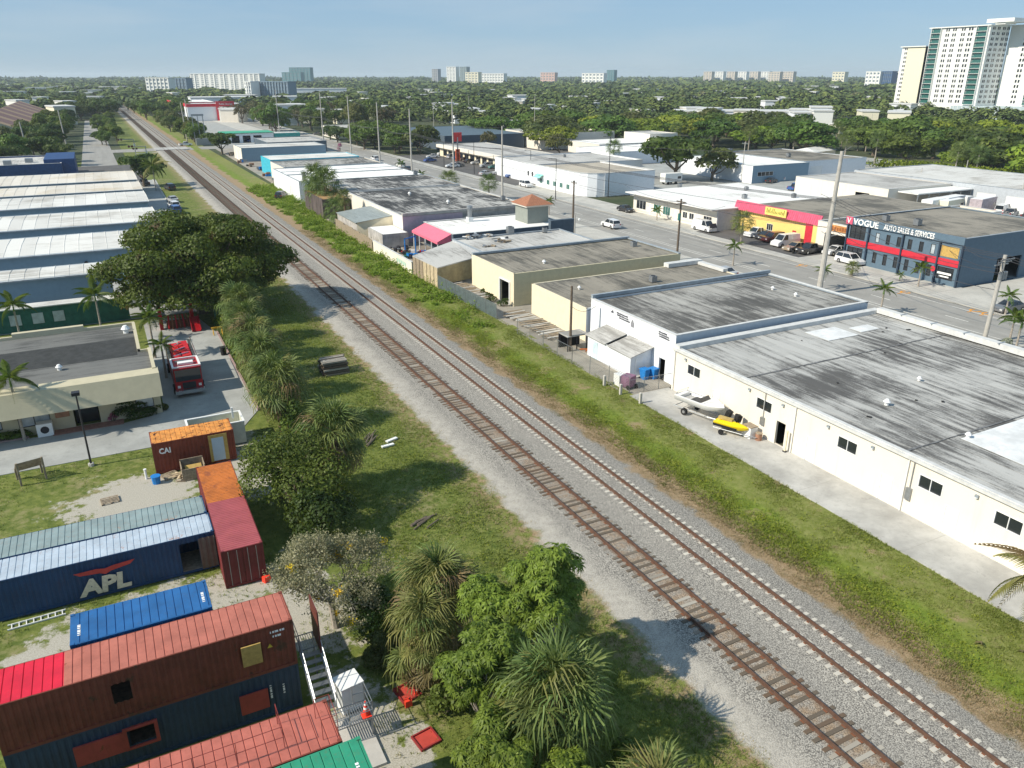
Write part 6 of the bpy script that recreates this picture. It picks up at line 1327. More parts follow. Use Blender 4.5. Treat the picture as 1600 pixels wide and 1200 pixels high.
for px, py, h, s, lab in ((1157, 384, 4.2, 1.15, 'round-headed palm in front of the yellow restaurant'), (764, 312, 4.0, 1.3, 'yellowish round palm in the busy car park'), (702, 296, 2.4, 1.5, 'broad low palm clump beside the mottled roof'), (958, 262, 6.5, 1.5, 'lone dark palm in front of the white workshop wall'), (1330, 432, 1.4, .6, 'small shrubby palm at the dealership corner')):
    x, y = at(px, py); t = thing('cabbage_palm', lab, 'palm tree', (x, y, 0), 0, 'round-headed palms'); palm_trunk(t, h, .2, .15, MT['palebark']); link('crown', sab_crown, t, (0, 0, h)).scale = (s,) * 3
for x, y, h, s, lab in ((44.2, 186, 6.5, 1.7, 'shaggy leaning palm left of the stained annex'), (44.6, 178.5, 6.0, 1.9, 'thick shaggy palm in front of the stained annex'), (43.3, 182.0, 5.0, 1.5, 'vine-covered palm between the two shaggy ones'), (44.0, 161.5, 5.6, .8, 'thin brown-headed palm at the corner of the pink-walled warehouse'), (43.0, 164.5, 2.6, 1.4, 'low palm clump below the brown-headed one')):
    t = thing('cabbage_palm', lab, 'palm tree', (x, y, 0), 0, 'shaggy palms by the annex'); palm_trunk(t, h, .28, .24, MT['thatch']); link('crown', sab_crown, t, (0, 0, h)).scale = (s, s, s * 1.25)
for k in range(42):   # palms at the edge of the wood
    x, y = rnd.uniform(226, 300), 0; y = rnd.uniform(90, 300)
    if inb(x, y, [(180, 220, 90, 215)]): continue
    t = thing('cabbage_palm', 'small cabbage palm at the near edge of the wood', 'palm tree', (x, y, 0), 0, 'small cabbage palms at the edge of the wood'); h = rnd.uniform(6, 9); tm = MB(); palm_trunk(t, h, .25, .2, MT['palebark']); link('crown', sab_crown, t, (0, 0, h)).scale = (1.5,) * 3
t = feather_palm(41.6, 18.2, 4.0, 1.15, 'coconut palm reaching in from the right edge with tired yellow and brown fronds', 15, mix=(0, 2, 3), lower=-.9)
for px, py, rz, lab in ((1530, 1018, .5, 'brown fallen palm frond on the grass, left one'), (1592, 1030, .2, 'brown fallen palm frond at the right edge of the grass')):
    x, y = at(px, py); o = tag(link('fallen_frond', feat[3], None, (x, y, .45), (0.3, .35, rz)), lab, 'fallen frond')

# ---- generic bushes
def bush(name, x, y, rx, ry, rz, n, ls, mt, label, group=None, nl=8, z0=.0, cat='bush', stems=True):
    t = thing(name, label, cat, (x, y, z0), 0, group); me, C = crown_mesh('foliage', rnd.randint(0, 9999), rx, ry, rz, nl, n, ls, leafM[mt]); link('foliage', me, t, (0, 0, rz * .45))
    if stems:
        m = MB()
        for c in C: m.cyl((0, 0, 0), Vector(c) + Vector((0, 0, rz * .45)), .05, .02, 5, False)
        m.build('stem', MT['bark'], t, local=True)
    return t
bush('shrub', 8.6, 50.6, 4.1, 4.6, 4.2, 19000, .115, 'mid', 'big fine-leaved green bush crowding the maroon container', nl=16)
bush('shrub', 9.3, 46.0, 2.7, 2.6, 2.8, 6500, .12, 'dark', 'dark bush filling the gap behind the bare grey tree', nl=9)
for k in range(13):
    bush('shrub', 10.9 + rnd.uniform(-.5, .7), 63 + k * 3.1, 1.6, 2.0, rnd.uniform(1.7, 2.6), 2400, .13, ['mid', 'dark', 'olive', 'bright'][k % 4], ['green', 'dark', 'olive', 'light green'][k % 4] + ' undergrowth shrub packed between the cabbage palms along the driveway', 'undergrowth between the cabbage palms', nl=7)
bush('shrub', 10.2, 34.0, 2.0, 2.6, 2.1, 6000, .09, 'dark', 'dense dark bush at the foot of the bare grey tree', nl=9)
bush('shrub', 9.6, 57.5, 1.6, 2.6, 2.0, 4000, .10, 'mid', 'loose bush between the amber roof and the palms', nl=8)
bush('shrub', 9.2, 36.0, 1.7, 1.7, 2.4, 4200, .10, 'dark', 'dark shrub between the bare grey tree and the yellowing palms', nl=8)
bush('shrub', 9.3, 32.2, 1.4, 1.3, 1.5, 2600, .09, 'olive', 'low olive shrub in the shade beside the steel stair', nl=6)
bush('shrub', 10.6, 27.8, 1.1, 1.2, 1.2, 1800, .10, 'mid', 'small shrub between the hatch cover and the glossy trees', nl=6)
for k, (bx, by, br, bm) in enumerate(((14.0, 25.2, 1.8, 'mid'), (15.8, 23.6, 1.5, 'dark'), (16.3, 20.8, 1.4, 'mid'), (11.6, 22.8, 1.3, 'dark'), (13.0, 30.4, 1.2, 'mid'))): bush('shrub', bx, by, br, br, br * 1.1, 2600, .10, bm, ['leafy shrub filling the middle of the glossy thicket', 'dark shrub on the railway side of the broad fan palm', 'green shrub at the grass edge near the bottom palm', 'dark shrub between the two lower glossy trees', 'green shrub behind the yellowing palms'][k], nl=7)
bush('shrub', 9.9, 30.9, 1.0, 1.1, 1.5, 1600, .09, 'mid', 'straggly shrub over the red steel plate', nl=6)
bush('hedge', -11.4, 74.1, 2.9, .8, 1.2, 5000, .08, 'dark', 'dark clipped hedge under the office windows', nl=8, cat='hedge')
bush('hedge', -11.0, 73.2, 2.2, .45, .6, 2500, .08, 'mid', 'low lighter hedge at the driveway kerb in front of the dark one', nl=8, cat='hedge')
bush('hedge', -.4, 73.7, 2.5, .9, 1.3, 5200, .08, 'dark', 'dark rounded hedge at the office corner', nl=8, cat='hedge')
bush('hedge', 1.2, 74.2, .9, .8, .9, 1600, .08, 'olive', 'lighter end clump of the hedge by the driveway', nl=5, cat='hedge')
bush('flower_shrub', -2.6, 73.4, .55, .45, .7, 500, .07, 'magenta', 'small magenta flowering shrub by the office wall', nl=4)
x, y = at(1565, 556); bush('shrub', x, y, 2.0, 1.7, 1.7, 3600, .09, 'silver', 'rounded silver-leaved bush at the foot of the right concrete pole', nl=8)
x, y = at(532, 236); bush('flower_shrub', x, y, 1.8, 1.6, 2.6, 700, .14, 'magenta', 'purple flowering shrub beside the street in the distance', nl=5)
bush('hedge', 233, 145, 2, 46, 3, 12000, .40, 'bright', 'long bright clipped hedge behind the pale-roofed warehouse', nl=60, cat='hedge', stems=False)
for k in range(5): bush('shrub', 45.3 + rnd.uniform(-.6, .6), 91 + k * 3 if k < 3 else 150 + k * 7, 1.0, 1.0, 1.0, 500, .10, 'dark' if k < 3 else 'weed', ['small weed clump right of the fence near the open bay', 'small weed clump left of the open bay', 'weed clump among the loose planks', 'scrubby bush by the outbuilding', 'scrubby bush under the brown-headed palm'][k], nl=4)
# ---- the great spreading tree
t = thing('fig_tree', 'huge dark spreading tree shading the red machinery behind the office', 'tree', (9.0, 106.5, 0))
me, C = crown_mesh('crown', 77, 13.9, 12.8, 7.8, 100, 120000, .20, foliage('fig_leaves', (.024, .050, .008), (.115, .170, .024), .22, patch=.28, patchc=(.10, .075, .03)), .23); link('crown', me, t, (0, 0, 6.0)); trunk_mb(C, 6.0, .75, nb=26).build('trunk', MT['bark'], t, local=True)
# ---- glossy whorled-leaf trees in the foreground
def rosette_mesh(seed, pts, nrm, rs):
    V = []
    for p, nn in zip(pts, nrm):
        k = rs.randint(9, 13); up = nn / np.linalg.norm(nn); a = np.cross(up, [0.3, .7, .2]); a /= np.linalg.norm(a); b = np.cross(up, a); r = rs.uniform(.75, 1.05)
        for j in range(k):
            t_ = 6.283 * j / k + rs.uniform(-.2, .2); d = a * math.cos(t_) + b * math.sin(t_); s_ = np.cross(d, up) * .050 * r
            st = p + d * .05; m = p + d * .17 * r + up * .05; e = p + d * .38 * r + up * .01 - np.array([0, 0, .07 * r])
            V += [st - s_ * .3, m - s_, m + s_, st + s_ * .3, m - s_, e - s_ * .15, e + s_ * .15, m + s_]
    return np.array(V)
def glossy_tree(x, y, rx, ry, rz, h, n, label, seed):
    rs = np.random.RandomState(seed); P, N, C = crown_pts(seed, rx, ry, rz, 22, n, .27); N = unit(N * .8 + np.array([0, 0, .5]))
    t = thing('umbrella_tree', label, 'tree', (x, y, 0)); me = np_mesh('crown', rosette_mesh(seed, P, N, rs), 4, leafM['glossy']); link('crown', me, t, (0, 0, h)); trunk_mb(C, h, .16, nb=16).build('trunk', MT['palebark'], t, local=True)
glossy_tree(15.8, 27.4, 2.7, 2.7, 2.6, 5.6, 1000, 'glossy whorled-leaf tree leaning out towards the tracks', 5)
glossy_tree(13.2, 28.6, 1.7, 1.5, 1.4, 5.2, 360, 'tall glossy tree top behind the others, nearest the yellowing palm', 6)
glossy_tree(11.6, 25.4, 2.3, 2.8, 2.6, 4.1, 900, 'glossy whorled-leaf tree left of the broad fan palm', 7)
glossy_tree(10.4, 21.6, 1.9, 1.8, 1.9, 3.4, 520, 'glossy whorled-leaf tree at the bottom edge beside the red hatch cover', 8)
glossy_tree(12.4, 19.4, 1.3, 1.4, 1.4, 3.0, 300, 'low glossy tree at the bottom edge below the broad fan palm', 9)
# ---- bare grey tree with yellow flowers
def bare_tree(x, y, label):
    t = thing('trumpet_tree', label, 'tree', (x, y, 0)); rs = random.Random(21); m = MB(); tips = []; segs = []
    def grow(p, d, L, r, lev):
        n = 3 if lev < 3 else 2; q = p
        for k in range(n):
            dd = (d + Vector((rs.gauss(0, .24), rs.gauss(0, .24), rs.gauss(0, .16)))).normalized(); e = q + dd * (L / n); m.cyl(q, e, r, r * .8, 6 if lev < 2 else 4 if lev < 4 else 3, False); q = e; r *= .82; d = dd
            if lev >= 3: segs.append((q.copy(), lev))
        if lev >= 6: tips.append(q); return
        for k in range(3 if lev < 5 else 2):
            a = rs.uniform(0, 6.28); spread = Vector((math.cos(a), math.sin(a), rs.uniform(-.15, .65))); grow(q, (d * .55 + spread * .75).normalized(), L * rs.uniform(.62, .82), r * .72, lev + 1)
    base = Vector((0, 0, 0)); f = Vector((-.1, .2, 1.7)); m.cyl(base, f, .24, .19, 8, False)
    for k in range(5): a = k * 1.257 + .3; grow(f, Vector((math.cos(a), math.sin(a), .7)).normalized(), 1.5, .12, 1)
    m.build('trunk', MT['palebark'], t, local=True)
    P = np.array([tuple(s[0]) for s in segs]); idx = nr.randint(0, len(P), 30000); PP = P[idx] + nr.normal(size=(len(idx), 3)) * .17; me = np_mesh('foliage', quads_at(PP, unit(nr.normal(size=PP.shape)), nr.uniform(.035, .085, len(PP)), .5), 4, leafM['sage']); link('foliage', me, t)
    tp = [tips[i] for i in rs.sample(range(len(tips)), 16)]
    for q in tp:
        pp = np.array([tuple(q)]) + nr.normal(size=(60, 3)) * .12; link('blossom', np_mesh('blossom', quads_at(pp, unit(nr.normal(size=pp.shape)), .055, .8), 4, leafM['flower']), t)
bare_tree(7.6, 36.6, 'half-bare grey tree with tangled twigs and a few yellow flowers')

# ---- grass tufts, weeds and dry stems: nobody could count them
def tufts(name, n, xr, yr, h, ls, mt, dens=None, label=None, spread=.09, blades=5):
    x = nr.uniform(*xr, n); y = yr[0] + (yr[1] - yr[0]) * nr.rand(n) ** 1.35
    if dens is not None: k = dens(x, y) > nr.rand(n); x, y = x[k], y[k]
    n = len(x); X_ = np.repeat(x, blades); Y_ = np.repeat(y, blades); hh = np.repeat(nr.uniform(.5, 1.3, n), blades) * h * nr.uniform(.7, 1.2, n * blades)
    a = nr.uniform(0, 6.283, n * blades); dx, dy = np.cos(a), np.sin(a); w_ = ls; bx, by = X_ + dx * spread * nr.rand(n * blades), Y_ + dy * spread * nr.rand(n * blades)
    V = np.empty((n * blades, 3, 3)); V[:, 0] = np.stack([bx - dy * w_, by + dx * w_, np.zeros_like(bx)], 1); V[:, 1] = np.stack([bx + dy * w_, by - dx * w_, np.zeros_like(bx)], 1)
    V[:, 2] = np.stack([bx + dx * hh * .7, by + dy * hh * .7, hh], 1); V = V.reshape(-1, 3); V[:, 2] += .02
    o = link(name, np_mesh(name, V, 3, leafM[mt])); tag(o, label, 'grass', kind='stuff'); return o
def nz2(x, y, f=.25): return .5 + .25 * (np.sin(x * f * 2.1 + 1.3 * np.sin(y * f)) + np.cos(y * f * 1.7 + np.sin(x * f * 3)))
tufts('grass', 60000, (9.5, 22), (12, 130), .14, .022, 'grass', lambda x, y: np.clip(nz2(x, y, .5) + .2, 0, 1), 'rough grass on the left verge of the railway')
tufts('grass', 90000, (34.6, 42.4), (12, 130), .12, .022, 'grass', lambda x, y: np.clip(nz2(x, y, .6), 0, 1), 'rough grass on the right verge of the railway')
tufts('weeds', 18000, (35.2, 38.6), (12, 90), .13, .03, 'weed', lambda x, y: np.clip(nz2(x, y, .9) * 1.3 - .1, 0, 1) * np.exp(-((x - 36.7) / 1.3) ** 2), 'lush weeds in a band along the ballast')
tufts('dry_grass', 26000, (33.2, 36.0), (12, 160), .16, .018, 'straw', lambda x, y: np.clip(nz2(x, y, .8) + .1, 0, 1), 'dead straw-coloured grass at the foot of the ballast')
tufts('dry_grass', 9000, (20.2, 22.8), (12, 160), .12, .018, 'straw', lambda x, y: np.clip(nz2(x, y, .8), 0, 1), 'dry grass at the edge of the left shoulder')
tufts('grass', 26000, (-12, 9.4), (22, 66), .10, .02, 'grass', lambda x, y: np.clip(nz2(x, y, .4) * 1.2 - np.exp(-((x + 1.5) / 6) ** 2 - ((y - 57.5) / 5) ** 2) * 1.4 - (y < 44) * .35, 0, 1), 'thin grass of the container yard')
def weed_bank():
    P, N = [], []
    for k in range(620):
        y = 82 + 150 * rnd.random() ** .9; x = rnd.uniform(35.2, 41.3 if y < 170 else 43.5); 
        if y < 104: x = rnd.uniform(37.5, 41.2) if rnd.random() < .5 else x
        if y < 96 and rnd.random() < .75: continue
        if math.sin(x * 1.3 + y * .31) + math.sin(y * .83 + 2) < -.75: continue
        s = rnd.choice([.4, .55, .7, .95, 1.3]) * (1 if x > 36.5 else .55); n = 110; p = nr.normal(size=(n, 3)) * np.array([s*.6, s*.6, s*.42]); p[:, 2] = np.abs(p[:, 2]); p += np.array([x, y, .05]); P.append(p); N.append(unit(nr.normal(size=(n, 3)) + np.array([0, 0, .8])))
    P, N = np.concatenate(P), np.concatenate(N); o = link('weeds', np_mesh('weeds', quads_at(P, N, nr.uniform(.10, .22, len(P)), .5), 4, leafM['weed'])); tag(o, 'waist-high bright green weeds between track and workshops', 'weeds', kind='stuff')
weed_bank()
def low_weeds():
    P, N = [], []
    for k in range(900):
        y = 14 + 80 * rnd.random(); x = rnd.gauss(36.8, .9) if rnd.random() < .75 else rnd.uniform(35, 42)
        s = rnd.uniform(.18, .42); n = 22; p = nr.normal(size=(n, 3)) * np.array([s, s, s*.5]); p[:, 2] = np.abs(p[:, 2]); p += np.array([x, y, .04]); P.append(p); N.append(unit(nr.normal(size=(n, 3)) + np.array([0, 0, 1.2])))
    for k in range(420):
        y = 36 + 70 * rnd.random(); x = rnd.uniform(11, 20.5); s = rnd.uniform(.15, .4); n = 18; p = nr.normal(size=(n, 3)) * np.array([s, s, s*.4]); p[:, 2] = np.abs(p[:, 2]); p += np.array([x, y, .03]); P.append(p); N.append(unit(nr.normal(size=(n, 3)) + np.array([0, 0, 1.2])))
    P, N = np.concatenate(P), np.concatenate(N); o = link('weeds', np_mesh('weeds', quads_at(P, N, nr.uniform(.04, .09, len(P)), .5), 4, leafM['weed'])); tag(o, 'low leafy weeds scattered through the verges', 'weeds', kind='stuff')
low_weeds()
# fallen timber and the stack of old ties
t = thing('tie_stack', 'stack of old grey railway ties beside the left shoulder', 'stack of ties', (18.4, 76.8, 0))
for k in range(36):
    m = MB(); lay, j = divmod(k, 6); m.cbox((18.4 + rnd.uniform(-.15, .15), 75.9 + j * .36, .14 + lay * .26), (2.6, .24, .18), Matrix.Rotation(rnd.uniform(-.06, .06), 3, 'Z')); m.build('tie', MT['tie_wood'], t)
for cx, cy, a, n, lab in ((16.8, 59.3, .9, 5, 'fallen dead branches lying in the grass below the lone palm'), (16.0, 44.6, .5, 5, 'rotten logs half buried in grass in the tree shadow'), (14.2, 40.5, .4, 3, 'short dark log at the edge of the tree shadow')):
    t = thing('fallen_log', lab, 'log', (cx, cy, 0))
    for k in range(n): m = MB(); l = rnd.uniform(1.0, 2.6); d = Vector((math.cos(a + rnd.uniform(-.3, .3)), math.sin(a + rnd.uniform(-.3, .3)), 0)); c = Vector((cx + rnd.uniform(-.6, .6), cy + rnd.uniform(-.5, .5), .12)); m.cyl(c - d * l / 2, c + d * l / 2, rnd.uniform(.05, .14), .05, 7); m.build('branch', MT['bark'], t)
for px, py, a, lab in ((606, 698, .1, 'white painted board lying in the grass, lower one'), (612, 689, .35, 'white painted board lying in the grass, upper one')):
    x, y = at(px, py); t = MB(); t.cbox((x, y, .12), (1.1, .3, .12), Matrix.Rotation(a, 3, 'Z')); tag(t.build('board', MT['white_frame']), lab, 'board')
# ================================================================== FAR BUILDINGS
FARB = []
MT['farglass'] = simple('far_window_glass', (.16, .20, .23), .25, spec=.6)
wcream = simple('pale_yellow_stucco', (.74, .70, .54), .8, var=.03); wwhite = simple('white_stucco', (.78, .78, .74), .8, var=.03)
def shared_box(name, x0, x1, y0, y1, z0, z1, mat):
    m = MB(); m.box(x0, x1, y0, y1, z0, z1); o = m.build(name, mat); me = o.data; bpy.data.objects.remove(o); return me
def tower_wing(label, x0, x1, y0, y1, h, base, nfl, cols, sidecols=None, cap=None):
    """cols: list of (u0, u1, kind) along Y on the west face, kind balcony / pair"""
    t = thing('apartment_tower', label, 'apartment tower', (x0, y0, 0)); m = MB(); m.box(x0, x1, y0, y1, 0, h); m.build('wall', wwhite, t); FARB.append(((x0+x1)/2, (y0+y1)/2, max(x1-x0, y1-y0)/2))
    m = MB(); m.box(x0 - 1.2, x1 + .5, y0 - .8, y1 + 1.0, h, h + .7); m.build('roof_slab', wwhite, t)
    fh = (h - base) / nfl
    for (a, b, kind) in cols:
        if kind == 'balcony':
            slab = shared_box('balcony', -1.5, 0, 0, b - a, 0, .22, wwhite); gl = shared_box('glass_rail', -1.5, -1.42, .1, b - a - .1, .22, 1.3, MT['glass_green']); rec = shared_box('window', -.06, 0, .3, b - a - .3, .3, fh - .25, MT['glass_green'])
            for f in range(nfl):
                o = link('balcony', slab, t, (0, a, base + f * fh)); link('glass_rail', gl, o); link('window', rec, t, (0, a, base + f * fh))
        else:
            rec = shared_box('window', -.06, 0, 0, (b - a) * .38, 1.0, fh - .5, MT['glass'])
            for f in range(nfl):
                for q in (0, (b - a) * .6): link('window', rec, t, (0, a + q, base + f * fh))
        if kind == 'balcony':
            for q in (a - .3, b): m = MB(); m.box(x0 - 1.5, x0, y0 + q, y0 + q + .3, base, h); m.build('fin', wwhite, t)
    for (a, b) in (sidecols or []):
        rec = shared_box('window', 0, (b - a) * .4, -.06, 0, 1.0, fh - .6, MT['glass'])
        for f in range(nfl):
            for q in (0, (b - a) * .6): link('window', rec, t, (a + q, 0, base + f * fh))
    return t
T1_ = tower_wing('white apartment tower wing with two columns of green glass balconies', 580, 602, 386, 433, 62, 9, 15, [(1.5, 9.5, 'balcony'), (13, 16.5, 'pair'), (19, 22, 'pair'), (26, 29, 'pair'), (31.5, 34.5, 'pair'), (38, 45.5, 'balcony')], [(2.5, 5.5), (8, 11), (14, 17), (19, 22)])
m = MB(); m.box(584, 596, 378.5, 385.9, 62.7, 66); m.box(583, 606, 372, 392, 64, 66.5); m.build('roof_pavilion', wwhite, T1_)
T2_ = tower_wing('right-hand apartment tower wing cut by the picture edge', 602.5, 626, 276, 385.5, 62, 9, 15, [(95, 98.5, 'pair'), (80, 89, 'balcony'), (74, 77, 'pair'), (62, 70, 'balcony'), (55, 58, 'pair'), (42, 51, 'balcony'), (36, 39, 'pair'), (22, 30, 'balcony')], [])
T3_ = tower_wing('slim pale yellow tower block left of the balconied wing', 592, 600, 444, 465, 50, 6, 14, [(16, 18.5, 'pair')], []); 
m = MB(); m.box(591.9, 599, 444, 460, 1, 50); m.build('blank_wall', wcream, T3_)
m = MB(); m.box(570, 640, 266, 398, 0, 8.2); pod = m.build('podium', simple('pale_blue_podium', (.42, .50, .52), .6, var=.1)); tag(pod, 'pale blue podium under the apartment tower behind the trees', 'podium'); FARB.append((605, 332, 70))
for k in range(40): m = MB(); m.box(569.85, 570, 267 + k * 3.3, 267.3 + k * 3.3, 1, 8); m.build('podium_fin', wwhite, pod)
def far_block(name, label, cat, px0, px1, ytop, dist, wall, floors=0, depth=16, turn=-.65, win='glass', group=None, bay=0, hmin=0):
    if floors: ytop += 1.2
    if not dist: dist = (29 - hmin) * 1411 / (ytop - 118)
    pxc = (px0 + px1) / 2; u = pxc - 800; az = YAW + math.atan(u * _cp / F_PX) ; x, y = math.sin(az) * dist, math.cos(az) * dist
    turn = -.65 if floors else turn; w_ = max(8, ((px1 - px0) * dist / F_PX - depth * abs(math.sin(turn))) / max(.6, math.cos(turn))); h = max(hmin, height_at(pxc, ytop, x, y))
    t = thing(name, label, cat, (x, y, 0), -az + turn, group); m = MB(); m.box(-w_/2, w_/2, 0, depth, 0, h); m.build('wall', wall, t, local=True); FARB.append((x, y, w_ * .5 + 4))
    m = MB(); m.box(-w_/2 - .4, w_/2 + .4, -.4, depth + .4, h, h + .8); m.build('roof', wall if floors else MT['white_coping'], t, local=True)
    if floors:
        fh = h / floors; nb = bay or max(2, int(w_ / 9)); bw = w_ / nb
        rec = shared_box('window', 0, bw * .50, -.12, 0, fh * .32, fh * .80, MT['farglass'])
        if floors * nb <= 160:
            for f in range(floors):
                for b in range(nb): link('window', rec, t, (-w_/2 + bw * (b + .19), 0, f * fh))
        for b in range(1, nb, max(1, nb // 7)):
            m = MB(); m.box(-w_/2 + b * bw - .5, -w_/2 + b * bw + .5, -1.0, 0, 0, h + .3); m.build('pilaster', wall, t, local=True)
    return t
gw = simple('blue_grey_stucco', (.20, .27, .33), .8); tw_ = simple('teal_curtain_wall', (.10, .22, .24), .4); bg_ = simple('buff_stucco', (.58, .52, .44), .8); pk = simple('pinkish_stucco', (.60, .42, .36), .8)
far_block('apartment_block', 'white five-storey block left of the long white one on the horizon', 'apartment block', 225, 262, 121, 1350, wwhite, 5, bay=6)
far_block('apartment_block', 'white and blue five-storey block directly behind its twin', 'apartment block', 262, 291, 121.5, 1380, gw, 5, bay=5)
far_block('apartment_block', 'long eleven-storey white block with dark vertical recesses', 'apartment block', 301, 399, 114.5, 1500, wwhite, 10, turn=.1, bay=14)
far_block('apartment_block', 'blue grey block with a white end in front of the long white one', 'apartment block', 392, 450, 127, 980, gw, 6, turn=.15, bay=12)
far_block('apartment_block', 'white end wing with small windows joined to the blue grey block', 'apartment block', 378, 392, 127, 975, wwhite, 6, bay=3)
far_block('office_tower', 'teal glass office block on the left part of the horizon', 'office tower', 452, 485, 104.5, 2600, tw_, 9, bay=7)
far_block('office_tower', 'lower teal wing in front of the teal office block', 'office tower', 440, 470, 112, 2550, tw_, 5, bay=5)
far_block('office_tower', 'small lone grey tower on the horizon', 'office tower', 673, 686, 107, 2600, simple('grey_stucco', (.36, .37, .38)), 10, bay=3)
far_block('apartment_tower', 'white stepped tower on the horizon', 'apartment tower', 696, 714, 103.5, 2400, wwhite, 14, bay=3)
far_block('apartment_tower', 'grey green tower touching the white stepped one', 'apartment tower', 716, 731, 103.5, 2380, simple('grey_green_stucco', (.26, .32, .32)), 14, bay=3)
far_block('office_tower', 'cream mid-rise just right of the twin towers', 'office block', 725, 749, 112, 2200, wcream, 6, bay=4)
far_block('apartment_block', 'white row of mid-rises right of the cream one', 'apartment block', 751, 788, 114, 2300, wwhite, 5, bay=8)
far_block('office_tower', 'pink-roofed white complex right of centre on the horizon', 'office block', 843, 868, 112.5, 2600, pk, 5, bay=5)
far_block('office_tower', 'white low complex beside the dark teal block', 'office block', 908, 944, 113.5, 2500, wwhite, 4, bay=6)
far_block('office_tower', 'dark teal block in the middle of the horizon', 'office tower', 946, 961, 108.5, 2700, tw_, 8, bay=3)
for k in range(7): far_block('apartment_block', ['first', 'second', 'third', 'fourth', 'fifth', 'sixth', 'last'][k] + ' of the line of dark-windowed condominium blocks from the left', 'apartment block', 1098 + k * 18, 1113 + k * 18, 111, 3000 + k * 20, wwhite if k % 2 else bg_, 9, bay=3, group='line of condominiums')
far_block('apartment_block', 'beige paired blocks right of the condominium line', 'apartment block', 1222, 1240, 111, 2800, bg_, 6, bay=4); far_block('apartment_block', 'beige low block left of its pair beyond the condominiums', 'apartment block', 1200, 1219, 112, 2780, bg_, 6, bay=4)
far_block('office_tower', 'cream block between condominiums and the apartment tower', 'office block', 1300, 1320, 111.5, 2500, wcream, 5, bay=4)
far_block('office_tower', 'white hospital-like block with a blue glass middle', 'office block', 1352, 1376, 111, 1900, wwhite, 5, bay=4); far_block('office_tower', 'blue glass middle of the white block left of the slim tower', 'office block', 1376, 1395, 110.5, 1890, simple('blue_curtain_wall', (.06, .12, .24), .4), 5, bay=6); far_block('office_tower', 'white right wing touching the slim yellow tower', 'office block', 1395, 1410, 111, 1900, wwhite, 5, bay=3)
far_block('big_box_store', 'long pale flat roof among trees left of the apartment tower', 'store', 1043, 1105, 124.5, None, MT['cool_white'], 0, 30, .2, hmin=7); far_block('big_box_store', 'white roof line right of the first', 'store', 1190, 1250, 126, None, MT['cool_white'], 0, 30, .2, hmin=7)
far_block('big_box_store', 'white roofs nearest the slim yellow tower', 'store', 1215, 1305, 135, None, MT['cool_white'], 0, 50, .1, hmin=7); far_block('big_box_store', 'long white fascia in the wood right of centre', 'store', 1008, 1100, 134.5, None, MT['cool_white'], 0, 50, -.1, hmin=7)
far_block('big_box_store', 'white warehouse with a long roof above the round trees', 'store', 1070, 1245, 175, None, MT['cool_white'], 0, 26, .15, hmin=6)
far_block('big_box_store', 'flat pale roof left of the round white water', 'store', 882, 944, 126, None, MT['cool_white'], 0, 50, 0, hmin=7)
far_block('big_box_store', 'long pale warehouse just behind the self-storage blocks', 'warehouse', 300, 395, 153, None, MT['cool_white'], 0, 40, .1, hmin=7); far_block('big_box_store', 'second pale warehouse roof behind the first by the storage blocks', 'warehouse', 405, 470, 164, None, MT['cool_white'], 0, 24, .1, hmin=6)
far_block('warehouse', 'white long warehouse beyond the street trees on the left', 'warehouse', 411, 480, 165, 560, MT['cool_white'], 0, 22, 0, hmin=5); far_block('warehouse', 'pale blue-grey low building with roof steps on the left', 'warehouse', 425, 458, 152, 800, MT['cool_white'], 0, 30, 0, hmin=5)
MB_ = bld('warehouse', 'wide white flat-roofed hall with many small roof vents left of the wood', 'warehouse', 166, 296, 202, 330, 6.5, MT['white_wall'], MT['roof_white'], {}, parapet=.5, coping='white_coping')
far_block('school', 'pale hall with gabled roofs in the middle distance', 'hall', 455, 535, 139, 1150, MT['cool_white'], 0, 30, 0, hmin=7)
GLB = 'scattered low white-roofed building among the trees'
for k in range(260):
    dist = 520 + 3000 * (rnd.random() ** 1.3); pc = rnd.uniform(-10, 1420); w_ = rnd.uniform(12, 42) if dist > 900 else rnd.uniform(9, 20)
    yb = 118 + 29 * F_PX / dist / _cp / _cp; hh = rnd.uniform(6.5, 10)
    if 130 < pc < 260 and dist < 1500: continue
    dl = 'near' if dist < 900 else 'middle-distance' if dist < 1800 else 'far'; xl = 'left' if pc < 350 else 'centre-left' if pc < 700 else 'centre-right' if pc < 1050 else 'right'
    far_block('house', ('wide ' if w_ > 26 else 'small ') + dl + ' low pale building among the trees in the ' + xl + ' of the view', 'building', pc, pc + w_ * F_PX / dist, yb - hh * F_PX / dist, dist, rnd.choice([MT['white_wall'], wwhite, MT['cool_white'], wcream, pk if rnd.random() < .3 else wwhite]), 0, rnd.uniform(10, 25), rnd.uniform(-.4, .4), group='scattered low buildings among the trees', hmin=6.5)
far_woods()
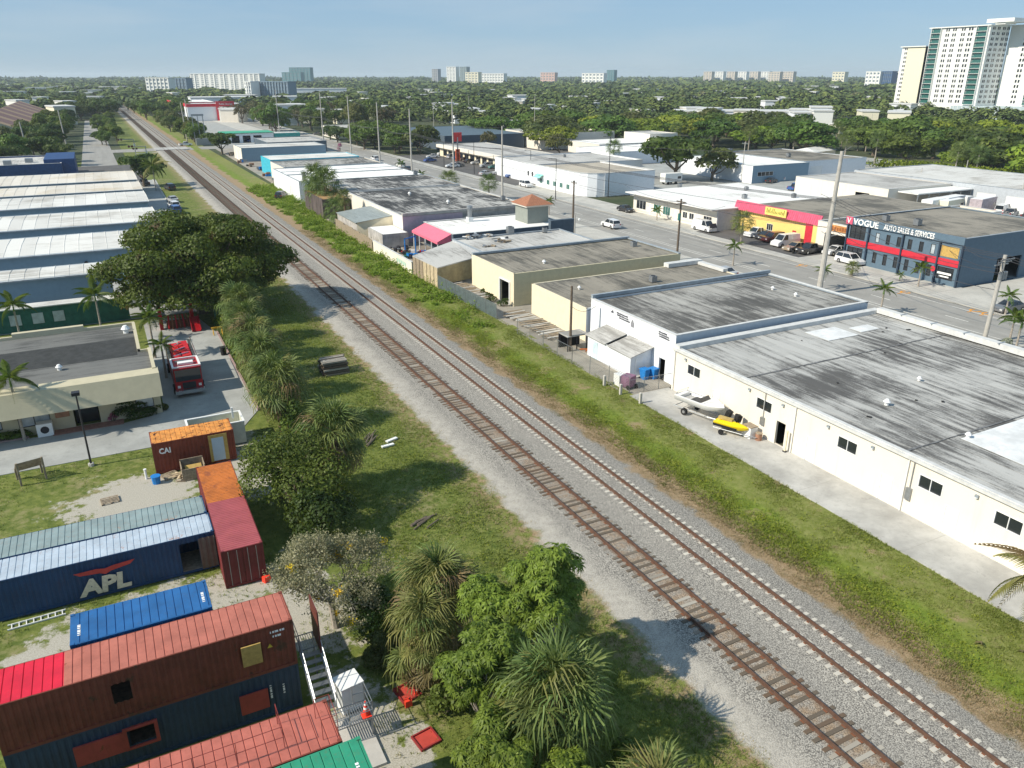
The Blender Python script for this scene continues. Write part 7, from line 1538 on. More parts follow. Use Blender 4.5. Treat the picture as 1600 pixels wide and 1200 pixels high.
# small buildings in the near wood
for k, (px, py, w_, d_, h_, lab) in enumerate(((1290, 238, 16, 9, 3.5, 'small cream house behind the dark grey roof'), (1255, 245, 8, 8, 3.5, 'small cream outbuilding left of the house'), (1545, 222, 14, 8, 4, 'white house partly hidden in the wood at the right'), (1345, 178, 12, 8, 4.5, 'house with white striped roofs below the apartment tower'), (1318, 200, 8, 6, 5, 'little white house in the trees'), (1230, 178, 14, 9, 5, 'white roof left of the yellow green tree'))):
    x, y = at(px, py, 3); t = thing('house', lab, 'house', (x, y, 0), .3); m = MB(); m.box(-w_/2, w_/2, 0, d_, 0, h_); m.build('wall', MT['cream_wall'] if k < 2 else MT['white_wall'], t, local=True); m = MB(); m.add([(-w_/2-.5, -.5, h_), (w_/2+.5, -.5, h_), (w_/2+.5, d_+.5, h_), (-w_/2-.5, d_+.5, h_), (-w_/2+2, d_/2, h_+1.2), (w_/2-2, d_/2, h_+1.2)], [(0,1,5,4), (1,2,5), (2,3,4,5), (3,0,4), (3,2,1,0)]); m.build('roof', MT['roof_metalw'], t, local=True)

# ================================================================== POLES AND WIRES
def pole(px, py, h, label, mat='concrete_pole', X=None, Y=None, r0=.24, r1=.15, arms=0, name='utility_pole', lean=(0, 0)):
    x, y = at(px, py) if X is None else (X, Y)
    t = thing(name, label, 'utility pole', (x, y, 0)); m = MB(); m.cyl((0, 0, 0), (lean[0], lean[1], h), r0, r1, 10); m.build('shaft', MT[mat], t, local=True)
    for k in range(arms):
        z = h - .5 - k * 1.1; m = MB(); m.box(-.06, .06, -1.1, 1.1, z, z + .12); a = m.build('crossarm', MT['wood_pole'] if mat == 'wood_pole' else MT['steel'], t, local=True)
        for yy in (-1, -.4, .4, 1): m = MB(); m.cyl((0, yy, z + .12), (0, yy, z + .38), .05, .07, 6); m.build('insulator', MT['coping'], a, local=True)
    return (x, y, h, t)
tall = []
for k, (px, py, h) in enumerate(((785, 308, None), (709, 268, None), (644, 276, None), (594, 256, None), (549, 240, None), (507, 237, None), (437, 208, None))):
    top = {0: (784, 197), 1: (705, 155), 2: (637, 170), 3: (586, 160), 4: (540, 150), 5: (497, 145), 6: (432, 140)}[k]
    X_ = 87.0 if k != 1 else 103
    # put the pole on the kerb line, on the sight line of its foot
    x, y = at(px, py); s_ = X_ / x; x, y = X_, y * s_
    h = height_at(top[0], top[1], x, y); lb = ['nearest the turret', 'by the far sidewalk opposite the mottled roof', 'beside the white coated roof', 'fourth from the turret', 'fifth from the turret, by the purple shrub', 'beside the blue grey metal warehouse', 'farthest, near the green-edged garage'][k]
    tall.append(pole(0, 0, h, 'tall slender concrete pole ' + lb, X=x, Y=y, r0=.28, r1=.16, arms=0))
PA = pole(0, 0, 19.6, 'tallest and thickest concrete pole behind the lettered workshop', X=88.2, Y=76.3, r0=.42, r1=.24, lean=(.5, 0))
for z, l in ((13.2, 2.4), (8.2, 1.4)): m = MB(); m.cyl((88.6, 76.3, z), (88.6, 76.3 - l, z + .5), .06, .05, 6); m.cyl((88.6, 76.3, z), (88.6, 76.3 + l, z + .5), .06, .05, 6); m.build('bracket', MT['steel'], PA[3])
m = MB(); m.cyl((88.7, 76.3, 19.5), (88.7, 74.9, 20.3), .04, .03, 5); m.build('bracket', MT['steel'], PA[3])
PB = pole(0, 0, 10.4, 'white concrete pole with transformer brackets at the right edge behind the silver bush', X=88.0, Y=51.6, r0=.26, r1=.2, arms=0, lean=(.3, 0))
for k in range(3):
    m = MB(); m.box(87.2, 89.6, 51.5 - .3 + k*.3, 51.6 - .3 + k*.3, 9.9 - k*.35, 10.02 - k*.35); m.build('crossarm', MT['steel'], PB[3])
for k in range(3):
    m = MB(); m.cyl((87.2 + k * .45, 51.0, 7.8), (87.2 + k * .45, 51.0, 8.7), .19, n=10); m.build('transformer', MT['steel'], PB[3])
    m = MB(); m.tube([(86.6 + k*.4, 51.2, 10.1), (86.2 + k*.4, 51.0, 9.5), (86.3 + k*.4, 50.9, 8.9), (86.9 + k*.4, 50.9, 8.5)], .03); m.build('jumper', MT['wire'], PB[3])
P1_ = pole(1043, 402, 0, 'timber pole with three crossarms behind the cream buildings', 'wood_pole', X=84.0, Y=103.0, r0=.2, r1=.15, arms=0); 
for o in list(P1_[3].children): bpy.data.objects.remove(o)
h1 = 10.2; m = MB(); m.cyl((84, 103, 0), (84, 103, h1), .2, .15, 9); m.build('shaft', MT['wood_pole'], P1_[3]); wood = [(84.0, 103.0, h1)]
m = MB(); m.box(83.9, 84.1, 101.9, 104.1, h1 - .5, h1 - .38); m.build('crossarm', MT['wood_pole'], P1_[3]); m = MB(); m.box(82.9, 85.1, 102.9, 103.1, h1 - .8, h1 - .68); m.build('crossarm', MT['wood_pole'], P1_[3])
m = MB(); m.cyl((83.7, 102.8, h1 - 3.4), (83.7, 102.8, h1 - 2.3), .25, n=10); m.build('transformer', simple('green_transformer', (.05, .18, .16)), P1_[3])
x, y = at(896, 318); x, y = 84.0, y * 84.0 / x; h2 = height_at(898, 282, x, y); P2_ = pole(0, 0, max(8, h2), 'timber pole with crossarm behind the turret', 'wood_pole', X=x, Y=y, arms=1); wood.append((x, y, max(8, h2)))
for k, (px, py, top, lab, Xk) in enumerate(((868, 312, 248, 'dark lamp pole in front of the rounded white showroom', 104), (950, 308, 214, 'thin dark pole at the corner of the showroom', 105), (829, 277, 235, 'street lamp with two arms by the car park exit', 104), (741, 272, 222, 'dark lamp pole among the parked cars', 106), (694, 262, 222, 'dark lamp pole at the far end of the car park', 104))):
    x, y = at(px, py); h = max(5, height_at(px, top, x, y)); t = thing('street_lamp', lab, 'street lamp', (x, y, 0)); m = MB(); m.cyl((0, 0, 0), (0, 0, h), .12, .07, 8); m.build('pole', MT['dark_frame'], t, local=True); m = MB(); m.cyl((0, 0, h), (-1.6, 0, h + .2), .05, .04, 6); m.build('arm', MT['dark_frame'], t, local=True); m = MB(); m.box(-2.1, -1.5, -.12, .12, h + .1, h + .22); m.build('lamp_head', MT['dark_frame'], t, local=True)
for px, py, top, lab in ((1158, 285, 222, 'grey pole with a crossarm in front of the white-roofed workshop'), (1375, 222, 205, 'timber pole in the wood below the apartment tower'), (1434, 300, 262, 'thin lamp mast beside the canopy'), (1506, 283, 255, 'thin mast on the pale roofed warehouse'), (1590, 330, 255, 'thin grey mast at the right edge of the yard'), (835, 225, 150, 'tall pole beside the long white block'), (876, 232, 195, 'white pole beside the white restaurant'), (645, 168, 145, 'pale pole among the houses far left of centre'), (733, 190, 150, 'grey pole standing in the trees'), (678, 205, 160, 'grey pole above the street trees'), (897, 388, 355, 'thin rusty pole at the street edge'), (1360, 200, 178, 'pale pole in the far wood')):
    x, y = at(px, py); h = max(6, height_at(px, top, x, y)); pole(0, 0, h, lab, X=x, Y=y, r0=.16, r1=.1, arms=1 if px in (1158, 678) else 0)
# short timber pole by the shelter, left poles, crossing poles
x, y = at(893, 545); pole(0, 0, height_at(897, 447, 43.9, 71.2), 'dark timber pole standing at the open-sided shelter', 'wood_pole', X=43.9, Y=71.2, r0=.16, r1=.12)
for px, py, top, X_, lab in ((105, 232, 172, -11, 'tall white concrete pole behind the navy building'), (45, 245, 190, -24, 'second concrete pole behind the navy building, farther left'), (299, 215, 155, 41.5, 'slender concrete pole beside the level crossing'), (293, 222, 160, 42.5, 'thin pole touching the slender one at the level crossing')):
    x, y = at(px, py); h = height_at(px - 12, top, x, y); pole(0, 0, h, lab, X=x, Y=y, r0=.3, r1=.2, lean=(-.6, 0))
t = thing('crossing_gantry', 'steel H-frame with a grey cabinet by the level crossing', 'frame', (43.0, 392, 0))
for dx in (-2.2, 0, 2.2): m = MB(); m.box(43 + dx - .15, 43 + dx + .15, 391.8, 392.2, 0, 13); m.build('post', MT['steel'], t)
m = MB(); m.box(40.4, 45.6, 391.7, 392.3, 12.2, 13); m.build('beam', MT['steel'], t); m = MB(); m.box(40.5, 47.5, 385, 388, 0, 3.0); m.build('cabinet', MT['steel'], t)
# crossing signals
for px, py, lab in ((213, 245, 'level crossing signal with a gate arm on the left of the tracks'), (232, 258, 'nearer level crossing signal mast on the left of the tracks')):
    x, y = at(px, py); x = min(x, 20.5); t = thing('crossing_signal', lab, 'crossing signal', (x, y, 0)); m = MB(); m.cyl((0, 0, 0), (0, 0, 6.5), .16, .12); m.build('mast', MT['steel'], t, local=True); m = MB(); m.cyl((0, 0, 6.2), (-5.5, 0, 6.6), .1); m.build('arm', MT['steel'], t, local=True)
    for dx in (-5.2, -4.2, -.6, .6):
        z = 6.4 if dx < -3 else 3.0; m = MB(); m.cyl((dx, -.25, z), (dx, -.05, z), .38, n=10); s_ = m.build('lamp_hood', MT['dark_frame'], t, local=True); m = MB(); m.cyl((dx, -.28, z), (dx, -.26, z), .15, n=8); m.build('lens', MT['taillens'], s_, local=True)
    m = MB(); m.cyl((0, -.2, 1.1), (7.5, -.2, 1.3), .06); m.build('gate_arm', MT['text_white'], t, local=True)
    m = MB()
    for a in (.785, -.785): m.cbox((0, -.2, 4.4), (1.3, .04, .2), Matrix.Rotation(a, 3, 'Y'))
    m.build('crossbuck', MT['text_white'], t, local=True)
def wire(p, q, sag, label, r=.016, group='overhead wires', n=14, name='overhead_wire'):
    m = MB(); pts = []
    for k in range(n + 1):
        f = k / n; pts.append((p[0] + (q[0]-p[0])*f, p[1] + (q[1]-p[1])*f, p[2] + (q[2]-p[2])*f - 4 * sag * f * (1 - f)))
    m.tube(pts, r, 4); return tag(m.build(name, MT['wire']), label, 'wire', group)
row = [(88.0, 28.0, 10.0), (PB[0] + .3, PB[1], 10.2), (88.7, 76.3, 13.2)] + [(a, b, min(c, 13) - .4) for a, b, c, _ in tall if abs(a - 87) < 3]
WL = 'overhead wire along the kerb-side pole line'
for p, q in zip(row[:-1], row[1:]):
    for dx in (-.9, 0, .9): wire((p[0] + dx, p[1], p[2]), (q[0] + dx, q[1], q[2]), .9, WL, .028 if q[1] < 140 else .045)
for zz in (1.2, 2.4):
    for p, q in zip(row[1:-1], row[2:]): wire((p[0], p[1], p[2] - zz * 1.6), (q[0], q[1], q[2] - zz * 1.6), 1.1, WL, .035)
trow = [(a, b, c - .3) for a, b, c, _ in tall if abs(a - 87) < 3]
for p, q in zip([(88.7, 76.3, 19.4)] + trow[:-1], trow):
    wire(p, q, 1.6, WL, .035)
for (px, py, z), (qx, qy, qz) in (((84, 103, 9.7), (88.7, 76.3, 9.5)), ((84, 103, 9.7), (105, 149, 6)), ((84, 103, 8.7), (109, 120, 5)), ((88.7, 76.3, 8.3), (108.2, 92, 5.5)), ((88.7, 76.3, 8.3), (104, 80, 5)), ((88.3, 51.6, 9.8), (109, 70, 6.2)), ((88.3, 51.6, 8.8), (109, 72, 5.2)), ((84, 136, 8.5), (84, 103, 9.7)), ((43.9, 71.2, 5.3), (47.6, 72, 4.6))):
    wire((px, py, z), (qx, qy, qz), .6, 'slack service wire running from a pole to a roof', .026, 'service wires')
# ================================================================== VEHICLES
def car_proto(kind):
    """length along X (front +X). body loft, glass house, wheels"""
    spec = {'sedan': (4.7, 1.8, [(-2.35, .45), (-2.33, .85), (-1.7, .98), (1.0, .92), (2.0, .80), (2.33, .62), (2.35, .38)], [(-1.75, .96), (-1.0, 1.40), (.15, 1.44), (1.05, .93)]),
            'suv': (4.8, 1.9, [(-2.4, .5), (-2.38, 1.0), (-2.2, 1.08), (1.0, 1.05), (2.1, .98), (2.38, .75), (2.4, .42)], [(-2.3, 1.08), (-2.0, 1.68), (.35, 1.74), (1.15, 1.05)]),
            'van': (5.4, 2.0, [(-2.7, .5), (-2.68, 1.2), (-2.6, 1.25), (1.6, 1.25), (2.4, 1.0), (2.68, .8), (2.7, .42)], [(-2.66, 1.25), (-2.6, 2.1), (1.0, 2.15), (1.75, 1.25)]),
            'pickup': (5.5, 1.95, [(-2.75, .55), (-2.73, 1.02), (-2.6, 1.05), (1.1, 1.05), (2.5, 1.0), (2.73, .8), (2.75, .45)], [(-.75, 1.05), (-.55, 1.72), (.65, 1.76), (1.35, 1.05)])}[kind]
    L, Wd, prof, cab = spec; hw = Wd / 2; t = thing('parked_car', 'proto', 'car', (0, 0, -50))
    def loft(m, pr, z0, w_low, w_top, mi=0, top=True):
        n = len(pr); vs = []
        for x, z in pr:
            ww = w_low if z < .7 or not top else w_top
            vs += [(x, -ww, z), (x, ww, z)]
        base = [(pr[0][0], -w_low, z0), (pr[0][0], w_low, z0), (pr[-1][0], -w_low, z0), (pr[-1][0], w_low, z0)]
        k = len(vs); vs += base; fs = [(2*i, 2*i+2, 2*i+3, 2*i+1) for i in range(n - 1)]
        fs += [(k, 0, 1, k+1), (k+3, 2*n-1, 2*n-2, k+2), tuple([k] + [k+2] + [2*i for i in range(n-1, -1, -1)]), tuple([k+1] + [2*i+1 for i in range(n)] + [k+3])]
        m.add(vs, fs, mi)
    m = MB(); loft(m, prof, .28, hw, hw * .95); b = m.build('body', MT['paint'], t, local=True)
    m = MB(); vs = []
    for i, (x, z) in enumerate(cab):
        ww = hw * .93 if i in (0, 3) else hw * .76
        vs += [(x, -ww, z), (x, ww, z)]
    m.add(vs, [(0,2,3,1), (2,4,5,3), (4,6,7,5), (0,6,4,2), (1,3,5,7)]); m.build('windows', MT['glass'], t, local=True)
    m = MB(); a, c = cab[1], cab[2]; ww = hw * .765; m.add([(a[0]-.08, -ww, a[1]-.03), (c[0]+.1, -ww, c[1]-.05), (c[0]+.1, ww, c[1]-.05), (a[0]-.08, ww, a[1]-.03), (a[0]+.05, -ww*.92, a[1]+.04), (c[0]-.05, -ww*.92, c[1]+.03), (c[0]-.05, ww*.92, c[1]+.03), (a[0]+.05, ww*.92, a[1]+.04)], [(4,5,6,7), (0,1,5,4), (1,2,6,5), (2,3,7,6), (3,0,4,7)]); m.build('roof', MT['paint'], t, local=True)
    # pillars
    for s in (-1, 1):
        m = MB()
        for (p, q) in ((cab[0], cab[1]), (cab[3], cab[2])): m.cyl((p[0], s*hw*.93, p[1]), (q[0], s*hw*.77, q[1]), .05, .04, 5)
        mx = (cab[1][0] + cab[2][0]) / 2; m.cyl((mx, s*hw*.935, cab[0][1]), (mx, s*hw*.775, cab[1][1] + .02), .05, .04, 5)
        if kind == 'van':
            m.add([(cab[0][0], s*hw*.95, 1.25), (.3, s*hw*.95, 1.25), (.3, s*hw*.79, 2.12), (cab[1][0], s*hw*.79, 2.1)], [(0,1,2,3)])
        m.build('pillar', MT['paint'], t, local=True)
    r = .34 if kind == 'sedan' else .37
    for x in (-L*.31, L*.31):
        for s in (-1, 1):
            m = MB(); m.cyl((x, s*(hw-.2), r), (x, s*(hw+.015), r), r, n=14); w_ = m.build('wheel', MT['rubber'], t, local=True); m = MB(); m.cyl((x, s*(hw+.015), r), (x, s*(hw+.03), r), r*.58, n=10); m.build('rim', MT['chrome'], w_, local=True)
    zl = prof[-2][1]
    for s in (-1, 1):
        m = MB(); m.box(L/2 - .12, L/2 + .01, s*hw*.72 - .18, s*hw*.72 + .18, zl - .12, zl + .04); m.build('headlight', MT['lampglass'], t, local=True)
        m = MB(); m.box(-L/2 - .015, -L/2 + .06, s*hw*.78 - .13, s*hw*.78 + .13, prof[1][1] - .22, prof[1][1] - .03); m.build('taillight', MT['taillens'], t, local=True)
    if kind == 'pickup': m = MB(); m.box(-2.6, -.85, -hw*.8, hw*.8, 1.06, 1.075); m.build('bed', MT['dark_frame'], t, local=True)
    remember(t); return t
cars = {k: car_proto(k) for k in ('sedan', 'suv', 'van', 'pickup')}
CC = {'white': (.75, .75, .74), 'black': (.015, .015, .018), 'silver': (.42, .43, .44), 'grey': (.14, .145, .15), 'red': (.35, .015, .015), 'blue': (.02, .09, .30), 'tan': (.30, .23, .15), 'brown': (.10, .05, .035), 'teal': (.03, .22, .20), 'dkred': (.14, .01, .012)}
def car(kind, x, y, rz, col, label, group='cars parked in the area', name=None):
    o = copy_tree(cars[kind], None, (x, y, .12), R(rz), label, group, CC[col]); o['category'] = {'van': 'van', 'pickup': 'pickup truck'}.get(kind, 'car'); o.name = name or {'van': 'parked_van', 'pickup': 'pickup_truck'}.get(kind, 'parked_car')
    return o
def carp(kind, px, py, rz, col, label, **k): x, y = at(px, py); return car(kind, x, y, rz, col, label, **k)
carp('suv', 1327, 413, -92, 'white', 'white estate car at the sidewalk in front of the dealership'); car('sedan', 111.5, 94.2, 180, 'white', 'white saloon nose-in at the open garage')
car('pickup', 108.4, 96.8, 180, 'black', 'black pickup truck nearest the garage in the restaurant car park'); car('sedan', 107.6, 99.6, 180, 'tan', 'tan saloon beside the black pickup'); car('van', 109.0, 103.4, 180, 'white', 'white van with teal front in the restaurant car park'); car('suv', 110.0, 107.5, 180, 'dkred', 'dark red estate car parked by the yellow wall'); car('pickup', 111, 112.5, 180, 'white', 'white pickup beside the grey side wall'); car('sedan', 110.6, 110.0, 180, 'black', 'black saloon between red estate and white pickup')
t = thing('motorcycle', 'black motorcycle at the front of the restaurant car park', 'motorcycle', (105.4, 98.4, .12), 1.2)
for dx in (-.7, .7): m = MB(); m.cyl((dx, -.06, .32), (dx, .06, .32), .32, n=14); m.build('wheel', MT['rubber'], t, local=True)
m = MB(); m.cbox((0, 0, .6), (.9, .25, .35)); m.cyl((.7, 0, .32), (.45, 0, 1.0), .04); m.build('frame', MT['dark_frame'], t, local=True); m = MB(); m.cbox((-.3, 0, .85), (.7, .28, .12)); m.build('seat', MT['rubber'], t, local=True); m = MB(); m.cyl((.45, -.35, 1.02), (.45, .35, 1.02), .025); m.build('handlebar', MT['chrome'], t, local=True)
car('van', 105.6, 121.8, -90, 'white', 'white work van with its hood up at the end of the shop row'); m = MB(); m.cbox((105.6, 119.2, 1.5), (1.7, .08, .9), Matrix.Rotation(-.5, 3, 'X')); m.build('raised_hood', MT['dark_frame'])
bpy.data.objects['raised_hood']['label'] = 'raised dark hood of the white work van'; bpy.data.objects['raised_hood']['category'] = 'hood'
car('sedan', 105.3, 148.5, -90, 'black', 'black saloon parked at the far end of the white shop row'); car('suv', 91.2, 133.5, 88, 'white', 'white estate car driving away along the street'); car('suv', 105.2, 196.5, -90, 'white', 'white estate parked in front of the mint awning')
car('sedan', 83.5, 91.0, 95, 'silver', 'silver blue saloon mostly hidden behind the cream parapet'); car('sedan', 103.5, 58.5, 175, 'grey', 'grey saloon at the right edge beside young palms')
for k, (px, py, c_, kd, lab) in enumerate(((672, 253, 'blue', 'sedan', 'dark blue saloon leftmost in the car park'), (676, 247, 'white', 'sedan', 'white saloon behind the dark blue one at the left'), (693, 243, 'white', 'suv', 'white estate with a red neighbour at the back left'), (708, 248, 'silver', 'suv', 'silver estate left of the purple one'), (717, 250, 'blue', 'suv', 'navy estate in the back row'), (728, 252, 'brown', 'suv', 'copper brown estate in the back row'), (734, 255, 'black', 'sedan', 'black saloon right of the copper one'), (746, 257, 'white', 'sedan', 'white saloon in the middle of the back row'), (707, 262, 'white', 'sedan', 'white saloon alone in the aisle'), (715, 261, 'grey', 'sedan', 'grey saloon alone in the aisle behind the white one'), (761, 262, 'silver', 'suv', 'silver estate behind the yellowish palm'), (774, 264, 'teal', 'sedan', 'teal saloon behind the yellowish palm'),
     (760, 274, 'silver', 'sedan', 'silver saloon front row beside the yellowish palm'), (779, 273, 'silver', 'sedan', 'second silver saloon in the front row'), (788, 266, 'blue', 'sedan', 'bright blue saloon in the right part of the car park'), (798, 269, 'black', 'suv', 'black estate with white stripe in the right part'), (806, 267, 'white', 'van', 'white van parked at the far right of the car park'), (802, 278, 'blue', 'suv', 'dark navy estate at the front right of the car park'), (815, 275, 'white', 'sedan', 'white saloon squeezed beside the building corner'))):
    carp(kd, px, py, 175 if k % 3 else 10, c_, lab)
YC = {1530: (177, 104.5), 1548: (178, 101), 1575: (176, 97.5), 1592: (178, 94.5), 1560: (179, 107.5)}
for px, py, rz, c_, kd, lab in ((586, 251, 90, 'white', 'suv', 'white estate car in the street near the third tall pole'), (627, 262, 90, 'white', 'suv', 'white estate ahead of a dark car on the street'), (637, 267, 90, 'black', 'sedan', 'dark saloon following the white estate'), (497, 211, 0, 'grey', 'sedan', 'grey saloon outside the small white shop'), (513, 208, 0, 'white', 'sedan', 'white saloon outside the small white shop'), (524, 209, 0, 'red', 'sedan', 'red saloon outside the small white shop'),
     (855, 225, 0, 'black', 'suv', 'black estate behind the pale grey roof'), (871, 232, 0, 'red', 'suv', 'red estate behind the pale grey roof'), (866, 234, 20, 'white', 'sedan', 'white saloon beside the red estate'), (848, 231, 0, 'grey', 'sedan', 'grey saloon left of the red estate'), (905, 232, 10, 'red', 'sedan', 'second red car near the dark glazed restaurant'), (1205, 286, 20, 'black', 'sedan', 'dark saloon beside the shaded blue wall'), (1226, 282, 25, 'white', 'pickup', 'white pickup right of the dark saloon by the blue wall'), (1242, 297, 15, 'blue', 'pickup', 'pickup with a blue tarpaulin behind the white shop roof'), (1255, 298, 15, 'white', 'van', 'white van behind the white shop roof'),
     (1300, 292, 0, 'black', 'sedan', 'dark car in the open door of the white workshop'), (1530, 322, 15, 'grey', 'pickup', 'grey pickup beside the tarpaulined truck'), (1548, 325, 15, 'black', 'pickup', 'black pickup below the grey wall of bays'), (1575, 322, 15, 'white', 'pickup', 'white pickup near the right edge of the yard'), (1592, 327, 15, 'white', 'suv', 'white estate touching the right edge of the yard'), (1560, 318, 15, 'white', 'van', 'white box van in front of the bays'),
     (1005, 290, 0, 'red', 'van', 'dark red van beside the white box trailer'), (1200, 214, 0, 'white', 'sedan', 'white car at the edge of the wood'), (1215, 217, 0, 'black', 'sedan', 'dark car at the edge of the wood'), (1190, 218, 0, 'silver', 'suv', 'silver estate at the edge of the wood'), (1255, 222, 0, 'blue', 'sedan', 'pale blue car near the cream house'),
     (266, 297, 100, 'black', 'suv', 'black estate in the small lot by the coconut palm'), (270, 316, 100, 'silver', 'sedan', 'silver saloon in the small lot'), (272, 326, 100, 'white', 'suv', 'white estate in the small lot'), (274, 333, 100, 'blue', 'suv', 'grey blue estate nearest the big tree in the small lot'), (226, 290, 100, 'black', 'pickup', 'dark pickup at the end of the farthest warehouse'), (290, 228, 10, 'white', 'pickup', 'white truck waiting at the level crossing'), (393, 222, 20, 'blue', 'sedan', 'teal car in front of the green-edged garage'), (405, 222, 20, 'black', 'sedan', 'dark car in front of the green-edged garage'), (440, 310, 60, 'black', 'suv', 'dark estate behind the weeds by the white warehouse')):
    (car(kd, YC[px][0], YC[px][1], rz, c_, lab) if px in YC else carp(kd, px, py, rz, c_, lab))
for k in cars:
    p = cars[k]
    def rm(o):
        for ch in list(o.children): rm(ch)
        bpy.data.objects.remove(o)
    rm(p)
def box_trailer(px, py, L, W_, H, rz, mat, label, cat='trailer', name='box_trailer'):
    x, y = {1420: (165.5, 115), 1450: (169.0, 113.5), 1468: (172.0, 115.5), 1493: (177, 115.5), 1535: (176, 110.5)}.get(px) or at(px, py); t = thing(name, label, cat, (x, y, .1), R(rz)); m = MB(); m.box(-L/2, L/2, -W_/2, W_/2, .7, H); m.build('body', mat, t, local=True); m = MB(); m.box(-L/2 + .1, L/2 - .1, -W_/2 + .1, W_/2 - .1, H, H + .06); m.build('roof', MT['white_frame'], t, local=True)
    for dx in (-L*.3, L*.15):
        for s in (-1, 1): m = MB(); m.cyl((dx, s*(W_/2 - .25), .42), (dx, s*(W_/2 + .02), .42), .42, n=12); m.build('wheel', MT['rubber'], t, local=True)
    m = MB(); m.box(L/2 - 1.6, L/2 - .4, -W_/2 - .02, -W_/2, 1.5, 2.2); m.build('window', MT['glass'], t, local=True); return t
box_trailer(1048, 288, 6, 2.4, 3.0, 0, wwhite, 'white box trailer beside the large round tree'); box_trailer(1420, 318, 7, 2.5, 3.2, 10, wwhite, 'white motorhome leftmost in front of the canopy', 'motorhome', 'motorhome'); box_trailer(1450, 320, 7.5, 2.5, 3.1, 10, wcream, 'cream motorhome in the middle of the row by the canopy', 'motorhome', 'motorhome'); box_trailer(1468, 322, 8, 2.5, 3.3, 10, MT['grey_wall'], 'grey motorhome rightmost of the row by the canopy', 'motorhome', 'motorhome')
box_trailer(1493, 312, 3, 2.2, 3.0, 10, wwhite, 'small white box trailer in front of the bays'); tt = box_trailer(1535, 316, 8, 2.6, 3.4, 12, simple('lilac_tarpaulin', (.42, .36, .38), .7, var=.2), 'large truck under a lilac tarpaulin in the yard', 'truck', 'covered_truck')
# ---- the fire engine (facing the camera) beside the office
fe = thing('fire_engine', 'red and white fire engine with hose bed parked beside the office', 'fire engine', (4.3, 82, .05)); redp = simple('fire_red', (.36, .012, .018), .35, var=.1)
m = MB(); m.box(3.05, 5.55, 76.8, 79.9, .5, 2.9); fb = m.build('cab', redp, fe); m = MB(); m.box(3.0, 5.6, 77.0, 77.15, 2.9, 3.02); m.box(3.0, 5.6, 79.75, 79.9, 2.9, 3.02); m.box(3.0, 3.18, 77.15, 79.75, 2.9, 3.02); m.box(5.42, 5.6, 77.15, 79.75, 2.9, 3.02); m.build('white_roof_edge', MT['white_frame'], fb)
m = MB(); m.box(3.6, 5.0, 77.7, 78.3, 2.92, 3.15); m.build('light_bar', MT['white_frame'], fe); m = MB(); m.box(3.4, 5.2, 78.7, 79.2, 2.92, 3.0); m.build('roof_board', MT['chrome'], fe)
m = MB(); m.add([(3.15, 76.79, 1.6), (5.45, 76.79, 1.6), (5.45, 76.79, 2.75), (3.15, 76.79, 2.75)], [(0,1,2,3)]); m.build('windscreen', MT['glass'], fe)
m = MB(); m.box(3.04, 3.06, 77.3, 78.9, 1.6, 2.6); m.box(5.545, 5.56, 77.3, 78.9, 1.6, 2.6); m.build('window', MT['glass'], fe)
m = MB(); m.box(2.95, 5.65, 76.3, 76.8, .45, .8); m.build('bumper', MT['chrome'], fe); m = MB(); m.box(3.7, 4.9, 76.72, 76.79, .85, 1.45); m.build('grille', MT['dark_frame'], fe)
m = MB(); m.box(3.05, 5.55, 80.1, 86.6, .5, 2.3); m.build('body', redp, fe); m = MB(); m.box(3.05, 3.3, 80.1, 86.6, 2.3, 2.75); m.box(5.3, 5.55, 80.1, 86.6, 2.3, 2.75); m.build('side_rail', MT['chrome'], fe)
m = MB(); m.box(3.4, 4.25, 80.4, 86.3, 2.32, 2.6); m.build('hose_cover', simple('red_tarpaulin', (.50, .02, .03), .6, var=.2), fe); m = MB(); m.box(4.35, 5.2, 80.4, 86.3, 2.32, 2.72); m.build('hose_cover', simple('red_tarpaulin', (.50, .02, .03), .6, var=.2), fe)
for k in range(6): m = MB(); m.cyl((3.4 + k*.1, 80.5 + k*.9, 2.75), (5.1 - k*.1, 81.1 + k*.9, 2.8), .05); m.build('hose', MT['chrome'] if k % 2 else MT['orange_plastic'], fe)
for s in (3.0, 5.6): m = MB(); m.tube([(s, 79.6, 3.0), (s, 86.4, 3.1)], .04); m.tube([(s, 86.4, 2.0), (s, 86.4, 3.1)], .04); m.build('grab_rail', MT['chrome'], fe)
for y in (78.0, 84.6):
    for s in (3.05, 5.55): m = MB(); m.cyl((s - .17, y, .52), (s + .17, y, .52), .5, n=16); w_ = m.build('wheel', MT['rubber'], fe); m = MB(); d_ = -.19 if s < 4 else .19; m.cyl((s + d_, y, .52), (s + d_ * 1.1, y, .52), .3, n=12); m.build('rim', MT['chrome'], w_)
for s in (3.25, 5.15): m = MB(); m.box(s, s + .25, 76.75, 76.79, .95, 1.2); m.build('headlight', MT['lampglass'], fe)
